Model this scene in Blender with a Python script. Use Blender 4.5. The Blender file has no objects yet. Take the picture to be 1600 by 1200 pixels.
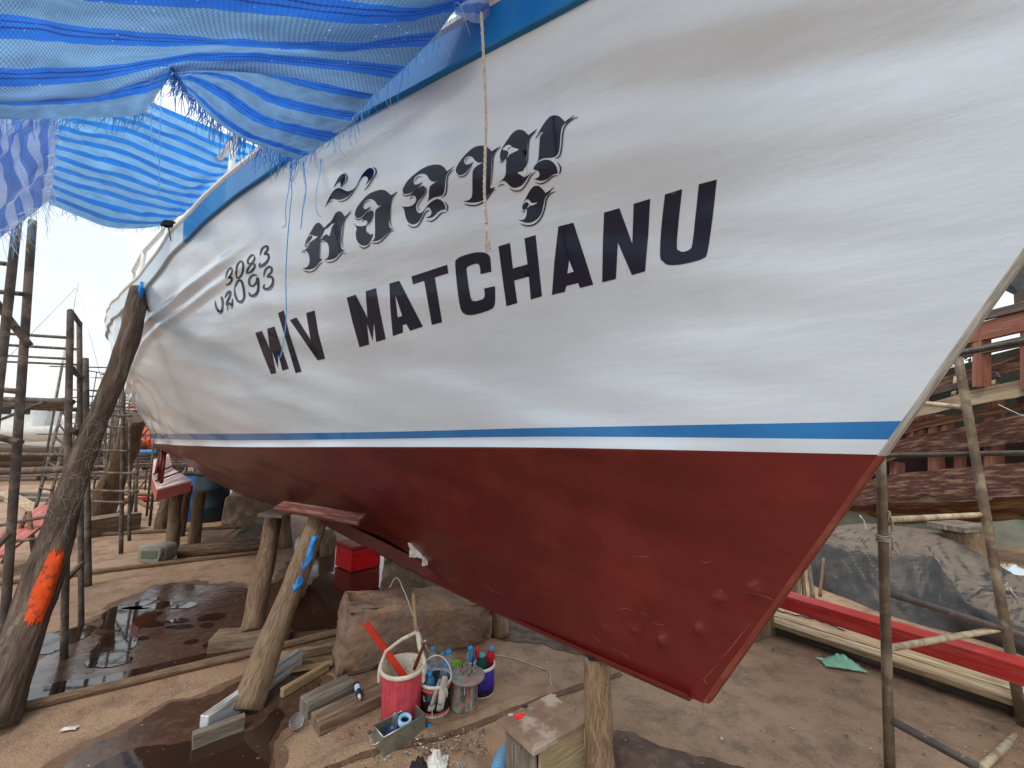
import bpy, bmesh, math, random
from math import radians as R, sin, cos, pi, sqrt
from mathutils import Vector, Matrix, noise
from mathutils.geometry import tessellate_polygon
from mathutils.bvhtree import BVHTree
random.seed(7)
C = bpy.context.scene
COL = C.collection

# ---------------------------------------------------------------- camera
F = 601.0; CP = R(8.5); EYE = 1.5
cam = bpy.data.cameras.new('camera'); camo = bpy.data.objects.new('camera', cam); COL.objects.link(camo)
cam.sensor_width = 36; cam.lens = 36*F/1600; cam.clip_end = 2000; cam.clip_start = .02
camo.location = (0, 0, EYE); camo.rotation_euler = (R(90)+CP, 0, 0)
C.camera = camo
# ---------------------------------------------------------------- exposure, sky, sun
C.view_settings.view_transform = 'Standard'; C.view_settings.look = 'None'
C.view_settings.exposure = 0.62; C.view_settings.gamma = 1.0; C.view_settings.use_curve_mapping = False
SUN_EL, SUN_AZ = R(58), R(215)
w = bpy.data.worlds.new('World'); C.world = w; w.use_nodes = True
nt = w.node_tree; nt.nodes.clear()
def wn(t): return nt.nodes.new(t)
out = wn('ShaderNodeOutputWorld'); bg = wn('ShaderNodeBackground'); bg.inputs[1].default_value = 0.1
sky = wn('ShaderNodeTexSky'); sky.sky_type = 'NISHITA'; sky.sun_disc = False
sky.sun_elevation = SUN_EL; sky.sun_rotation = SUN_AZ; sky.dust_density = 3
tc = wn('ShaderNodeTexCoord'); sep = wn('ShaderNodeSeparateXYZ')
nz = wn('ShaderNodeTexNoise'); nz.inputs['Scale'].default_value = 2.4; nz.inputs['Detail'].default_value = 7; nz.inputs['Roughness'].default_value = .55
cr = wn('ShaderNodeValToRGB'); cr.color_ramp.elements[0].position = .3; cr.color_ramp.elements[0].color = (5.9, 6.6, 7.2, 1)
cr.color_ramp.elements[1].position = .62; cr.color_ramp.elements[1].color = (8.6, 8.8, 8.8, 1)
gr = wn('ShaderNodeMapRange'); gr.inputs[1].default_value = 0; gr.inputs[2].default_value = 1; gr.inputs[3].default_value = .78; gr.inputs[4].default_value = 1.7
mul = wn('ShaderNodeVectorMath'); mul.operation = 'SCALE'
mx = wn('ShaderNodeMix'); mx.data_type = 'RGBA'
mf = wn('ShaderNodeMapRange'); mf.inputs[1].default_value = .1; mf.inputs[2].default_value = .9; mf.inputs[3].default_value = .93; mf.inputs[4].default_value = .62
L = nt.links.new
L(tc.outputs['Generated'], sep.inputs[0]); L(tc.outputs['Generated'], nz.inputs['Vector'])
L(nz.outputs[0], cr.inputs[0]); L(sep.outputs['Z'], gr.inputs[0]); L(sep.outputs['Z'], mf.inputs[0]); L(mf.outputs[0], mx.inputs[0])
L(cr.outputs[0], mul.inputs[0]); L(gr.outputs[0], mul.inputs['Scale'])
L(sky.outputs[0], mx.inputs[6]); L(mul.outputs[0], mx.inputs[7]); L(mx.outputs[2], bg.inputs[0]); L(bg.outputs[0], out.inputs[0])
sl = bpy.data.lights.new('sun', 'SUN'); sl.energy = 1.2; sl.angle = R(14); sl.color = (1, .96, .9)
so = bpy.data.objects.new('sun', sl); COL.objects.link(so)
so.rotation_euler = (R(90)-SUN_EL, 0, R(180)-SUN_AZ+0)
C.cycles.max_bounces = 8; C.cycles.transparent_max_bounces = 16
try: C.cycles.use_denoising = True
except Exception: pass

# ---------------------------------------------------------------- geometry helpers
def ray(u, v):
    dx = (u-800)/F; dv = (600-v)/F
    return Vector((dx, cos(CP)-dv*sin(CP), sin(CP)+dv*cos(CP)))
def P(u, v, t):
    return Vector((0, 0, EYE)) + ray(u, v)*t
def G(u, v, z=0.0):
    r = ray(u, v); return Vector((0, 0, EYE)) + r*((z-EYE)/r.z)
def GT(u, v, z=0.0):
    return (z-EYE)/ray(u, v).z
def Pz(u, v, z):
    r = ray(u, v); return Vector((0, 0, EYE)) + r*((z-EYE)/r.z)
def pix(p):
    y = p.y*cos(CP)+(p.z-EYE)*sin(CP); x = p.x; zz = -p.y*sin(CP)+(p.z-EYE)*cos(CP)
    return 800+F*x/y, 600-F*zz/y

def interp(xs, ys, x):
    if x <= xs[0]: return ys[0]+(ys[1]-ys[0])/(xs[1]-xs[0])*(x-xs[0])
    if x >= xs[-1]: return ys[-1]+(ys[-1]-ys[-2])/(xs[-1]-xs[-2])*(x-xs[-1])
    for i in range(len(xs)-1):
        if x <= xs[i+1]: break
    def m(j):
        if j == 0: return (ys[1]-ys[0])/(xs[1]-xs[0])
        if j == len(xs)-1: return (ys[-1]-ys[-2])/(xs[-1]-xs[-2])
        return .5*((ys[j+1]-ys[j])/(xs[j+1]-xs[j])+(ys[j]-ys[j-1])/(xs[j]-xs[j-1]))
    h = xs[i+1]-xs[i]; t = (x-xs[i])/h
    return ((2*t**3-3*t*t+1)*ys[i]+(t**3-2*t*t+t)*h*m(i)+(-2*t**3+3*t*t)*ys[i+1]+(t**3-t*t)*h*m(i+1))
def sstep(a, b, x):
    t = max(0, min(1, (x-a)/(b-a))); return t*t*(3-2*t)
def vcurve(pts, n):
    """smooth curve through 3-D points, n samples"""
    out = []
    k = len(pts)
    ts = list(range(k))
    for i in range(n):
        t = i/(n-1)*(k-1)
        out.append(Vector([interp(ts, [p[a] for p in pts], t) if k > 2 else pts[0][a]+(pts[1][a]-pts[0][a])*t for a in range(3)]))
    return out

class MB:
    def __init__(s): s.v = []; s.f = []; s.uv = []; s.sm = []; s.mi = []
    def face(s, idx, uv=None, sm=False, mi=0):
        s.f.append(tuple(idx)); s.uv.append(uv or [(0, 0)]*len(idx)); s.sm.append(sm); s.mi.append(mi)
    def grid(s, rows, closed=False, uvs=None, sm=True, mi=0):
        b = len(s.v); n = len(rows[0]); 
        for r in rows: s.v += [Vector(p) for p in r]
        for i in range(len(rows)-1):
            for j in range(n if closed else n-1):
                k = (j+1) % n
                q = (b+i*n+j, b+i*n+k, b+(i+1)*n+k, b+(i+1)*n+j)
                if uvs: uv = [uvs[i][j], uvs[i][k], uvs[i+1][k], uvs[i+1][j]]
                else: uv = None
                s.face(q, uv, sm, mi)
        return b
    def tube(s, pts, rad, n=8, caps=True, wob=0, seed=0, sq=1, mi=0, round_end=0):
        pts = [Vector(p) for p in pts]
        if not hasattr(rad, '__len__'): rad = [rad]*len(pts)
        b = len(s.v); up = None; ln = 0; prev = None
        for i, p in enumerate(pts):
            d = (pts[min(i+1, len(pts)-1)]-pts[max(i-1, 0)])
            if d.length < 1e-9: d = Vector((0, 0, 1))
            d.normalize()
            if up is None:
                up = Vector((0, 0, 1)) if abs(d.z) < .9 else Vector((1, 0, 0))
            x = (up-d*up.dot(d)); x.normalize(); y = d.cross(x); up = x
            if prev is not None: ln += (p-prev).length
            prev = p
            for j in range(n):
                a = 2*pi*j/n
                r = rad[i]
                if wob: r *= 1+wob*noise.noise(Vector((cos(a)*1.5+seed*7.3, sin(a)*1.5, ln*2.5)))+wob*.5*noise.noise(Vector((cos(a)*4+seed*3.3, sin(a)*4, ln*8)))
                s.v.append(p+x*(cos(a)*r)+y*(sin(a)*r*sq))
        L_ = [0]
        for i in range(1, len(pts)): L_.append(L_[-1]+(pts[i]-pts[i-1]).length)
        for i in range(len(pts)-1):
            for j in range(n):
                k = (j+1) % n; r = rad[i]
                uv = [(j/n*2*pi*r+seed, L_[i]), ((j+1)/n*2*pi*r+seed, L_[i]), ((j+1)/n*2*pi*r+seed, L_[i+1]), (j/n*2*pi*r+seed, L_[i+1])]
                s.face((b+i*n+j, b+i*n+k, b+(i+1)*n+k, b+(i+1)*n+j), uv, True, mi)
        if caps:
            s.face(tuple(b+n-1-j for j in range(n)), [(seed+cos(j)*.02, sin(j)*.02) for j in range(n)], False, mi)
            e = b+(len(pts)-1)*n
            s.face(tuple(e+j for j in range(n)), [(seed+cos(j)*.02, sin(j)*.02) for j in range(n)], False, mi)
        return s
    def box(s, c, dx, dy, dz, bev=0.0, mi=0, seed=0, jit=0):
        """c centre, dx/dy/dz half-extent vectors"""
        c = Vector(c); dx = Vector(dx); dy = Vector(dy); dz = Vector(dz)
        lx, ly, lz = dx.length, dy.length, dz.length
        bm = bmesh.new()
        vs = []
        for i in (-1, 1):
            for j in (-1, 1):
                for k in (-1, 1): vs.append(bm.verts.new((i*lx, j*ly, k*lz)))
        for q in ((0, 1, 3, 2), (4, 6, 7, 5), (0, 4, 5, 1), (2, 3, 7, 6), (0, 2, 6, 4), (1, 5, 7, 3)): bm.faces.new([vs[a] for a in q])
        if bev > 0: bmesh.ops.bevel(bm, geom=bm.edges[:], offset=bev, segments=2 if bev > .006 else 1, profile=.6, affect='EDGES')
        ex, ey, ez = dx/lx, dy/ly, dz/lz
        b = len(s.v)
        bm.verts.index_update(); bm.normal_update()
        for v in bm.verts:
            p = v.co.copy()
            if jit: p += Vector([(noise.noise(p*9+Vector((seed, q*5, 3))))*jit for q in range(3)])
            s.v.append(c+ex*p.x+ey*p.y+ez*p.z)
        order = sorted([(lx, 0), (ly, 1), (lz, 2)], reverse=True)
        la = order[0][1]; oth = [order[1][1], order[2][1]]
        for f in bm.faces:
            n_ = f.normal; k = max(range(3), key=lambda q: abs(n_[q]))
            if k == la: a1, a2 = oth[0], oth[1]
            else:
                a2 = la; a1 = [q for q in oth if q != k][0]
            s.face([b+v.index for v in f.verts], [(v.co[a1]+seed+k*.37, v.co[a2]+seed*.7) for v in f.verts], False, mi)
        bm.free(); return s
    def plank(s, a, b, wd, th, up=(0, 0, 1), bev=.003, seed=None, jit=0, mi=0):
        """a board from a to b (centre line), width wd, thickness th"""
        a = Vector(a); b = Vector(b); d = b-a; ln = d.length; d.normalize(); up = Vector(up)
        side = d.cross(up); side.normalize(); up = side.cross(d); up.normalize()
        return s.box((a+b)/2, d*ln/2, side*wd/2, up*th/2, bev, mi, random.random()*9 if seed is None else seed, jit)
    def lathe(s, c, prof, n=20, axis=(0, 0, 1), xa=None, mi=0, sm=True, capb=False, capt=False, sq=(1, 1)):
        c = Vector(c); ax = Vector(axis).normalized()
        x = Vector(xa) if xa else (Vector((1, 0, 0)) if abs(ax.x) < .9 else Vector((0, 1, 0)))
        x = (x-ax*x.dot(ax)).normalized(); y = ax.cross(x)
        rows = [[c+ax*h+x*(cos(2*pi*j/n)*r*sq[0])+y*(sin(2*pi*j/n)*r*sq[1]) for j in range(n)] for r, h in prof]
        uvs = [[(j/n*2*pi*max(prof[0][0], .01), h) for j in range(n+1)] for r, h in prof]
        b = len(s.v); s.grid(rows, True, None, sm, mi)
        k = 0
        for i in range(len(rows)-1):
            for j in range(n):
                s.uv[len(s.uv)-(len(rows)-1)*n+k] = [uvs[i][j], uvs[i][j+1], uvs[i+1][j+1], uvs[i+1][j]]; k += 1
        if capb: s.face(tuple(b+n-1-j for j in range(n)), None, False, mi)
        e = b+(len(rows)-1)*n
        if capt: s.face(tuple(e+j for j in range(n)), None, False, mi)
        return s
    def build(s, name, mats, parent=None, origin=None):
        me = bpy.data.meshes.new(name)
        if parent is not None:
            o0 = Vector((0, 0, 0)); q = parent
            while q is not None: o0 += q.location; q = q.parent
            if origin is not None: loc = Vector(origin)-o0; o0 = Vector(origin)
            else: loc = Vector((0, 0, 0))
        else:
            if origin is None:
                n = len(s.v); zmin = min(v.z for v in s.v)
                o0 = Vector((sum(v.x for v in s.v)/n, sum(v.y for v in s.v)/n, zmin))
            else: o0 = Vector(origin)
            loc = o0.copy()
        me.from_pydata([tuple(Vector(v)-o0) for v in s.v], [], s.f)
        ul = me.uv_layers.new(name='UVMap')
        k = 0
        for uv in s.uv:
            for q in uv: ul.data[k].uv = q; k += 1
        me.polygons.foreach_set('use_smooth', s.sm)
        me.polygons.foreach_set('material_index', s.mi)
        if not isinstance(mats, (list, tuple)): mats = [mats]
        for m in mats: me.materials.append(m)
        me.update()
        o = bpy.data.objects.new(name, me); COL.objects.link(o); o.location = loc
        if parent is not None: o.parent = parent
        return o

def tag(o, label, cat, group=None):
    o['label'] = label; o['category'] = cat
    if group: o['group'] = group
    return o
def empty(name, loc, label, cat, group=None):
    o = bpy.data.objects.new(name, None); COL.objects.link(o); o.location = loc; o.empty_display_size = .1
    return tag(o, label, cat, group)
def struct(o, kind='structure'): o['kind'] = kind; return o
def dup(o, loc=None, parent=None):
    c = o.copy(); COL.objects.link(c)
    if parent is not None: c.parent = parent
    if loc is not None: c.location = loc
    for ch in list(o.children): dup(ch, None, c)
    return c

# ---------------------------------------------------------------- materials
def srgb(r, g, b):
    f = lambda c: (c/255/12.92) if c/255 <= .04045 else ((c/255+.055)/1.055)**2.4
    return (f(r), f(g), f(b), 1)
MATS = {}
def mat(name, c1, c2=None, rough=.6, scale=8, bump=.2, stretch=(1, 1, 1), uv=False, c3=None, scale3=2, amt3=.5,
        metal=0, coat=0, trans=0, rough2=None, bdist=.01, detail=6, spec=.22, edge=(.35, .65), alpha=1, c3edge=(.5, .6), ior=1.45, bscale=None):
    m = bpy.data.materials.new(name); m.use_nodes = True; t = m.node_tree; N = t.nodes; K = t.links.new
    b = N['Principled BSDF']; MATS[name] = m
    tcn = N.new('ShaderNodeTexCoord'); mp = N.new('ShaderNodeMapping'); mp.inputs['Scale'].default_value = stretch
    if uv: K(tcn.outputs['UV'], mp.inputs[0])
    else:
        g = N.new('ShaderNodeNewGeometry'); K(g.outputs['Position'], mp.inputs[0])
    n1 = N.new('ShaderNodeTexNoise'); n1.inputs['Scale'].default_value = scale; n1.inputs['Detail'].default_value = detail; n1.inputs['Roughness'].default_value = .6
    K(mp.outputs[0], n1.inputs['Vector'])
    r1 = N.new('ShaderNodeMapRange'); r1.inputs[1].default_value = edge[0]; r1.inputs[2].default_value = edge[1]; K(n1.outputs[0], r1.inputs[0])
    mix = N.new('ShaderNodeMix'); mix.data_type = 'RGBA'; mix.inputs[6].default_value = c1; mix.inputs[7].default_value = c2 or c1
    K(r1.outputs[0], mix.inputs[0]); col = mix.outputs[2]
    if c3:
        n3 = N.new('ShaderNodeTexNoise'); n3.inputs['Scale'].default_value = scale3; n3.inputs['Detail'].default_value = 8; n3.inputs['Roughness'].default_value = .65
        K(mp.outputs[0] if uv else g.outputs['Position'], n3.inputs['Vector'])
        r3 = N.new('ShaderNodeMapRange'); r3.inputs[1].default_value = c3edge[0]; r3.inputs[2].default_value = c3edge[1]; r3.inputs[4].default_value = amt3
        K(n3.outputs[0], r3.inputs[0])
        m3 = N.new('ShaderNodeMix'); m3.data_type = 'RGBA'; m3.inputs[7].default_value = c3; K(col, m3.inputs[6]); K(r3.outputs[0], m3.inputs[0]); col = m3.outputs[2]
    K(col, b.inputs['Base Color'])
    b.inputs['Roughness'].default_value = rough; b.inputs['Metallic'].default_value = metal
    b.inputs['Coat Weight'].default_value = coat; b.inputs['Coat Roughness'].default_value = .05
    b.inputs['Transmission Weight'].default_value = trans; b.inputs['IOR'].default_value = ior
    b.inputs['Specular IOR Level'].default_value = spec; b.inputs['Alpha'].default_value = alpha
    if rough2 is not None:
        rr = N.new('ShaderNodeMapRange'); rr.inputs[3].default_value = rough; rr.inputs[4].default_value = rough2
        K(n1.outputs[0], rr.inputs[0]); rr.inputs[1].default_value = .3; rr.inputs[2].default_value = .7; K(rr.outputs[0], b.inputs['Roughness'])
    if bump:
        nb = N.new('ShaderNodeTexNoise'); nb.inputs['Scale'].default_value = bscale or scale*2.5; nb.inputs['Detail'].default_value = 8
        K(mp.outputs[0], nb.inputs['Vector'])
        bp = N.new('ShaderNodeBump'); bp.inputs['Strength'].default_value = bump; bp.inputs['Distance'].default_value = bdist
        K(nb.outputs[0], bp.inputs['Height']); K(bp.outputs[0], b.inputs['Normal'])
    return m
def wood(name, c1, c2, c3=None, rough=.75, k=1, bump=.5, amt3=.5):
    return mat(name, c1, c2, rough, 30*k, bump, (2.2, .22, 1), True, c3, 12*k, amt3, bdist=.006, detail=8)
# ================================================================ the white boat
C0 = Vector((1.07, 1.10, 0)); AX = Vector((-.65, .76, 0)).normalized(); NN = Vector((-AX.y, AX.x, 0))  # NN points to the viewer's side
ZW = 1.49
def s0(z):  # raked stem profile, distance along the keel line
    return (1.5-z)*.62 + .08*max(0, 1.1-z)**2*0
def send(z): return 9.4+(z-1.5)*.7
T0 = ([0, .5, 1, 2, 3, 4, 5, 6, 7, 8, 9, 9.6], [0, .17, .33, .62, .89, 1.16, 1.42, 1.63, 1.70, 1.55, 1.15, .8])
T1 = ([0, .45, .9, 1.45, 2.45, 3.25, 4.45, 5.45, 6.45, 7.45, 8.5, 9.5, 10.2], [0, .14, .28, .48, .83, 1.1, 1.45, 1.75, 1.95, 2.0, 1.85, 1.45, 1.1])
T2 = ([0, .4, 1.1, 1.6, 2.1, 3.1, 4.1, 5.1, 6.1, 7.1, 8.1, 9, 10, 10.8], [0, .22, .5, .66, .83, 1.17, 1.5, 1.8, 2.08, 2.26, 2.28, 2.1, 1.6, 1.1])
W1 = .42
def btop(w, d):
    a, b, c = interp(*T0, d), interp(*T1, d), interp(*T2, d)
    return a*(w-W1)*(w-1)/W1 + b*w*(w-1)/(W1*(W1-1)) + c*w*(w-W1)/(1-W1)
RS = ([-1.25, .3, 1.2, 2.1, 3.1, 4, 4.6, 5.2, 6, 8, 10.8], [3.12, 2.97, 3.03, 3.075, 3.03, 2.94, 2.83, 2.785, 2.78, 2.82, 2.95])
KS = ([.3, .56, 1.05, 2.33, 4.4, 9.5], [.6, .58, .55, .50, .47, .42])
def world(s, b, z): p = C0+AX*s+NN*b; p.z = z; return p

paint_white = mat('white_gloss_paint', (.53, .62, .71, 1), (.48, .57, .65, 1), .20, 2.2, .22, (.7, .7, 3.0), coat=.35, bdist=.03, c3=(.47, .53, .60, 1), scale3=3.5, amt3=.25, bscale=2.2, ior=1.8, spec=.5)
paint_white.node_tree.nodes['Principled BSDF'].inputs['Coat Roughness'].default_value = .09
paint_red = mat('oxide_red_paint', (.112, .010, .008, 1), (.090, .0075, .0065, 1), .36, 3, .14, (1, 1, 2.4), c3=(.145, .018, .013, 1), scale3=2.6, amt3=.45, bdist=.012, bscale=9, spec=.4, coat=.12)
paint_blue = mat('blue_stripe_paint', (.012, .16, .42, 1), (.01, .13, .37, 1), .25, 4, .04, coat=.6)
paint_navy = mat('navy_lettering_paint', (.002, .005, .022, 1), (.003, .007, .03, 1), .10, 4, .0, spec=.38)
paint_navy.node_tree.nodes['Principled BSDF'].inputs['Coat Roughness'].default_value = .06
weathered = wood('weathered_grey_timber', (.36, .34, .30, 1), (.17, .155, .135, 1), (.5, .49, .46, 1), amt3=.6)
stem_red = mat('worn_red_timber', (.15, .032, .022, 1), (.11, .022, .015, 1), .6, 20, .3, c3=(.24, .085, .045, 1), scale3=10, amt3=.4)

def stripe_h(s):  # heights of the lower edge of the blue band, and its upper edge, above the red
    return interp([-.1, 1, 2, 4, 6, 10], [.042, .045, .045, .055, .06, .06], s), interp([-.1, 1, 2, 4, 6, 10], [.094, .082, .084, .112, .12, .12], s)
def zred(s): return interp([0, 1, 2, 4, 6.5, 10], [1.463, 1.475, 1.470, 1.455, 1.475, 1.50], s)

DENTS = [(945, 986, .013, .016), (993, 988, .013, .016), (1034, 1004, .020, .019), (1093, 986, .017, .020), (1124, 940, .014, .017), (1178, 924, .016, .020)]
DP = []
NA = 400; NB = 92; NTW = 110
rows = []; zones = []
ks = [j/NB for j in range(NB+1)]; kt = [j/NTW for j in range(1, NTW+1)]
def hull_pt(a, kind, w, side=1):
    ap = a**1.35
    if kind == 0:
        s = .5+ap*8; 
        for _ in range(4):
            zk = interp(*KS, min(s, 9.5)); zr = zk + .17*sstep(1.7, 3.4, s)
            zz = zr + w*(zred(s)-zr)
            s = s0(zz)+ap*(send(zz)-s0(zz))
        d = s-s0(zz); bw = interp(*T0, d)
        p = interp([0, 1.5, 3, 4.2, 5.5, 7, 9], [.98, .9, .72, .52, .46, .6, 1.3], d)
        p = max(.42, min(1.4, p))
        b = .022+.022*sstep(.1, 1.5, d) + bw*(w**p)
        b += .0
        return s, max(b, .02), zz
    else:
        s = 1+ap*8
        for _ in range(5):
            zb, zt = stripe_h(s); z0 = zred(s)
            zr = interp(*RS, s)
            if w <= .02: zz = z0+zb*w/.02
            elif w <= .05: zz = z0+zb+(zt-zb)*(w-.02)/.03
            else: zz = z0+zt+(zr-z0-zt)*(w-.05)/.95
            s = s0(zz)+ap*(send(zz)-s0(zz))
        d = s-s0(zz)
        b = .022+btop(max(0, (zz-z0)/(zr-z0)), d)
        return s, b, zz
def wob(s, z, top):
    v = .019*noise.noise(Vector((s*.55, z*3.2-s*.35, 3.1)))+.015*noise.noise(Vector((s*1.1, z*6.5-s*1.5, 8.1)))
    q = sstep(4.2, 6, s)
    v += q*(.06*noise.noise(Vector((s*1.1, z*2.2, 1.7)))+.05*abs(noise.noise(Vector((s*1.9, z*3.6, 5.7)))))
    return v*sstep(0, .5, s+.62*(z-1.5)+.0)*sstep(.55, 1.0, z)*.8
def build_rows(side):
    R_ = []
    for kind, w in [(0, w) for w in ks]+[(1, w) for w in kt_all]:
        r = []
        for i in range(NA+1):
            s, b, z = hull_pt(i/NA, kind, w, side)
            bb = b+wob(s, z, kind)*(1 if side > 0 else .6)
            # a spray knuckle that fades in towards the quarter
            zk_ = interp([2.4, 3.3, 4.2, 5, 6, 8], [2.80, 2.72, 2.63, 2.50, 2.18, 2.1], s)
            am = .028*sstep(2.5, 3.6, s)
            bb += am*max(0, 1-abs(z-zk_)/.06)**1.3+am*.7*max(0, 1-abs(z-zk_+.10)/.05)**1.3-am*1.1*sstep(zk_-.02, zk_+.2, z)*0
            p = world(s, max(.02, bb)*side, z)
            r.append(p)
        R_.append(r)
    return R_
kt_all = [.01, .02, .035, .05]+[.05+.95*j/NTW for j in range(1, NTW+1)]
near = build_rows(1)
# raised bolt heads under the paint, near the forefoot
def hit_rows(u, v):
    best = None
    for j in range(0, NB+1):
        for i in range(0, 140):
            x, y = pix(near[j][i]); d = (x-u)**2+(y-v)**2
            if best is None or d < best[0]: best = (d, near[j][i].copy())
    return best[1]
for u, v, hgt, rad in DENTS:
    c = hit_rows(u, v); DP.append(c)
    for j in range(0, NB+1):
        for i in range(0, 200):
            q = near[j][i]-c; d = q.length
            if d < rad*4:
                dd = sqrt(q.z*q.z*(1.0 if q.z < 0 else .45)+(d*d-q.z*q.z)*.8)
                near[j][i] = near[j][i]+NN*hgt*.75*(1+.5*noise.noise(near[j][i]*60))*(math.exp(-(dd/rad)**2*1.3)+.18*math.exp(-(dd/rad/2.2)**2))

def row_normals(rows):
    n = []
    for j in range(len(rows)):
        r = []
        for i in range(len(rows[0])):
            a = rows[j][min(i+1, NA)]-rows[j][max(i-1, 0)]; b = rows[min(j+1, len(rows)-1)][i]-rows[max(j-1, 0)][i]
            q = a.cross(b); q.normalize(); r.append(q)
        n.append(r)
    return n
NN_ = row_normals(near)
FLIP = NN_[80][100].dot(NN) < 0   # row order that makes the faces look outwards
if FLIP: NN_ = [[-q for q in r] for r in NN_]
boat = empty('wooden_boat', world(4.4, 0, 0), 'big white vessel with dark red bottom, blue stripe and dark name lettering, propped on logs', 'boat')
i_red = NB; i_b0 = NB+2; i_b1 = NB+4
def strip(j0, j1, name, m, label=None, parent=boat, rows=near, flip=False, norms=NN_):
    mb = MB(); rr = list(reversed(rows[j0:j1+1])) if FLIP else rows[j0:j1+1]
    mb.grid(rr)
    # close the transom edge only through the shared far side; faces are single skin with real planking behind
    o = mb.build(name, m, parent)
    if norms:
        nn = [tuple(q) for r in (list(reversed(norms[j0:j1+1])) if FLIP else norms[j0:j1+1]) for q in r]
        o.data.normals_split_custom_set_from_vertices(nn)
    if label: o['label'] = label
    return o
o_red = strip(0, i_red, 'bottom_planking', paint_red, 'dark red painted underbody')
o_sw = strip(i_red, i_b0, 'white_waterline_band', paint_white)
o_bl = strip(i_b0, i_b1, 'blue_waterline_stripe', paint_blue)
o_top = strip(i_b1, len(near)-1, 'topside_planking', paint_white, 'glossy white rippled topsides')
print('NORMAL', o_top.data.polygons[5000].normal.dot(NN), FLIP, NN_[80][100].dot(NN))
# far side, coarser
NA_ = NA; NA = 110; kt_sv = kt_all; kt_all = [.01, .02, .035, .05]+[.05+.95*j/30 for j in range(1, 31)]; ks_sv = ks; ks = [j/16 for j in range(17)]
far = build_rows(-1)
mb = MB(); mb.grid(far[0:17]); mb.build('bottom_planking', paint_red, boat)
mb = MB(); mb.grid(far[16:19]); mb.build('white_waterline_band', paint_white, boat)
mb = MB(); mb.grid(far[18:21]); mb.build('blue_waterline_stripe', paint_blue, boat)
mb = MB(); mb.grid(far[20:]); mb.build('topside_planking', paint_white, boat)
NA = NA_; kt_all = kt_sv; ks = ks_sv
# transom
mb = MB()
a_, b_ = [r[-1] for r in near], [r[-1] for r in far]
nj = 40
def samp(col, t):
    x = t*(len(col)-1); i = min(int(x), len(col)-2); return col[i].lerp(col[i+1], x-i)
mb.grid([[samp(a_, t/nj).lerp(samp(b_, t/nj), q/10)+AX*.12*sin(q/10*pi) for q in range(11)] for t in range(nj+1)])
mb.build('transom', paint_white, boat)
# keel
mb = MB(); kr = []
for i in range(0, 41):
    s = .62+i*.215
    top = min(near[0][NA].z, interp(*KS, s)+.015+.20*sstep(1.7, 3.4, s)); bot = interp(*KS, s)-.01
    if s > 8.6: top = interp(*KS, s)+.7
    kr.append([world(s, .05, top+.01), world(s, .048, bot+.02), world(s, .03, bot), world(s, -.03, bot), world(s, -.048, bot+.02), world(s, -.05, top+.01)])
mb.grid(kr, sm=False); mb.face([0, 1, 2, 3, 4, 5]); mb.build('keel', paint_red, boat)
# stem
def stem_strip(z0, z1, m, nm):
    mb = MB(); rr = []
    for i in range(41):
        z = z0+(z1-z0)*i/40; s = s0(z); k = .003*noise.noise(Vector((z*9, 1, 2)))
        rr.append([world(s+.012, .020, z), world(s+.002, .0245+k*.5, z), world(s-.010+k, .023, z), world(s-.014, .016+k, z), world(s-.014, -.016, z), world(s-.010, -.023, z), world(s, -.0245, z), world(s+.012, -.020, z)])
    uv = [[(j*.015, i/40*(z1-z0)*1.2) for j in range(8)] for i in range(41)]
    mb.grid(rr, uvs=uv, sm=False); mb.face(list(range(8))); mb.face([40*8+j for j in range(8)]); mb.build(nm, m, boat)
stem_strip(.585, 1.46, stem_red, 'stem_post')
stem_strip(1.46, 3.2, weathered, 'stem_post')
# sheer strake: the blue rubbing board, cap rail, deck and coaming
def edge_pts(side, nseg=120):
    src = near if side > 0 else far; r = src[-1]; n = len(r)-1; out = []
    for i in range(nseg+1):
        x = i/nseg*n; k = min(int(x), n-1); out.append(r[k].lerp(r[k+1], x-k))
    return out
rail_blue = mat('blue_rail_paint', (.008, .14, .42, 1), (.012, .19, .48, 1), .35, 3, .06, coat=.3)
pale_blue = mat('pale_blue_rail_paint', (.50, .62, .68, 1), (.44, .57, .63, 1), .35, 3, .05, coat=.3)
cap_white = mat('white_cap_paint', (.72, .72, .70, 1), (.6, .6, .57, 1), .5, 6, .1)
def prof_sweep(side, prof, i0, i1, name, m):
    e = edge_pts(side); mb = MB(); rr = []
    for i in range(i0, i1+1):
        p = e[i]; s_ = (p-C0).dot(AX)
        d = (e[min(i+1, 120)]-e[max(i-1, 0)]); d.z = 0; d.normalize(); nn = Vector((-d.y, d.x, 0))
        if nn.dot(NN) < 0: nn = -nn
        nn *= side
        rr.append([p+nn*x+Vector((0, 0, y)) for x, y in prof])
    mb.grid(rr, True, sm=False); mb.face(range(len(prof))); mb.face([len(mb.v)-1-j for j in range(len(prof))])
    return mb.build(name, m, boat)
IPALE = min(i for i, p in enumerate(edge_pts(1)) if p.y > .5 and pix(p)[0] < 292)
for sd in (1, -1):
    prof_sweep(sd, [(-.03, -.006), (.018, -.006), (.022, .0), (.034, .150), (-.03, .150)], 0, IPALE, 'rubbing_strake', rail_blue)
    prof_sweep(sd, [(-.03, -.006), (.018, -.006), (.022, .0), (.034, .150), (-.03, .150)], IPALE, 120, 'rubbing_strake', pale_blue)
    prof_sweep(sd, [(-.10, .152), (.034, .152), (.044, .165), (.044, .188), (-.10, .188)], 0, 120, 'cap_rail', cap_white)
mb = MB(); e1, e2 = edge_pts(1), edge_pts(-1)
mb.grid([[e1[i].lerp(e2[i], q/6)+Vector((0, 0, .10+.05*sin(q/6*pi))) for q in range(7)] for i in range(121)], sm=False)
mb.build('deck', cap_white, boat)
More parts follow.
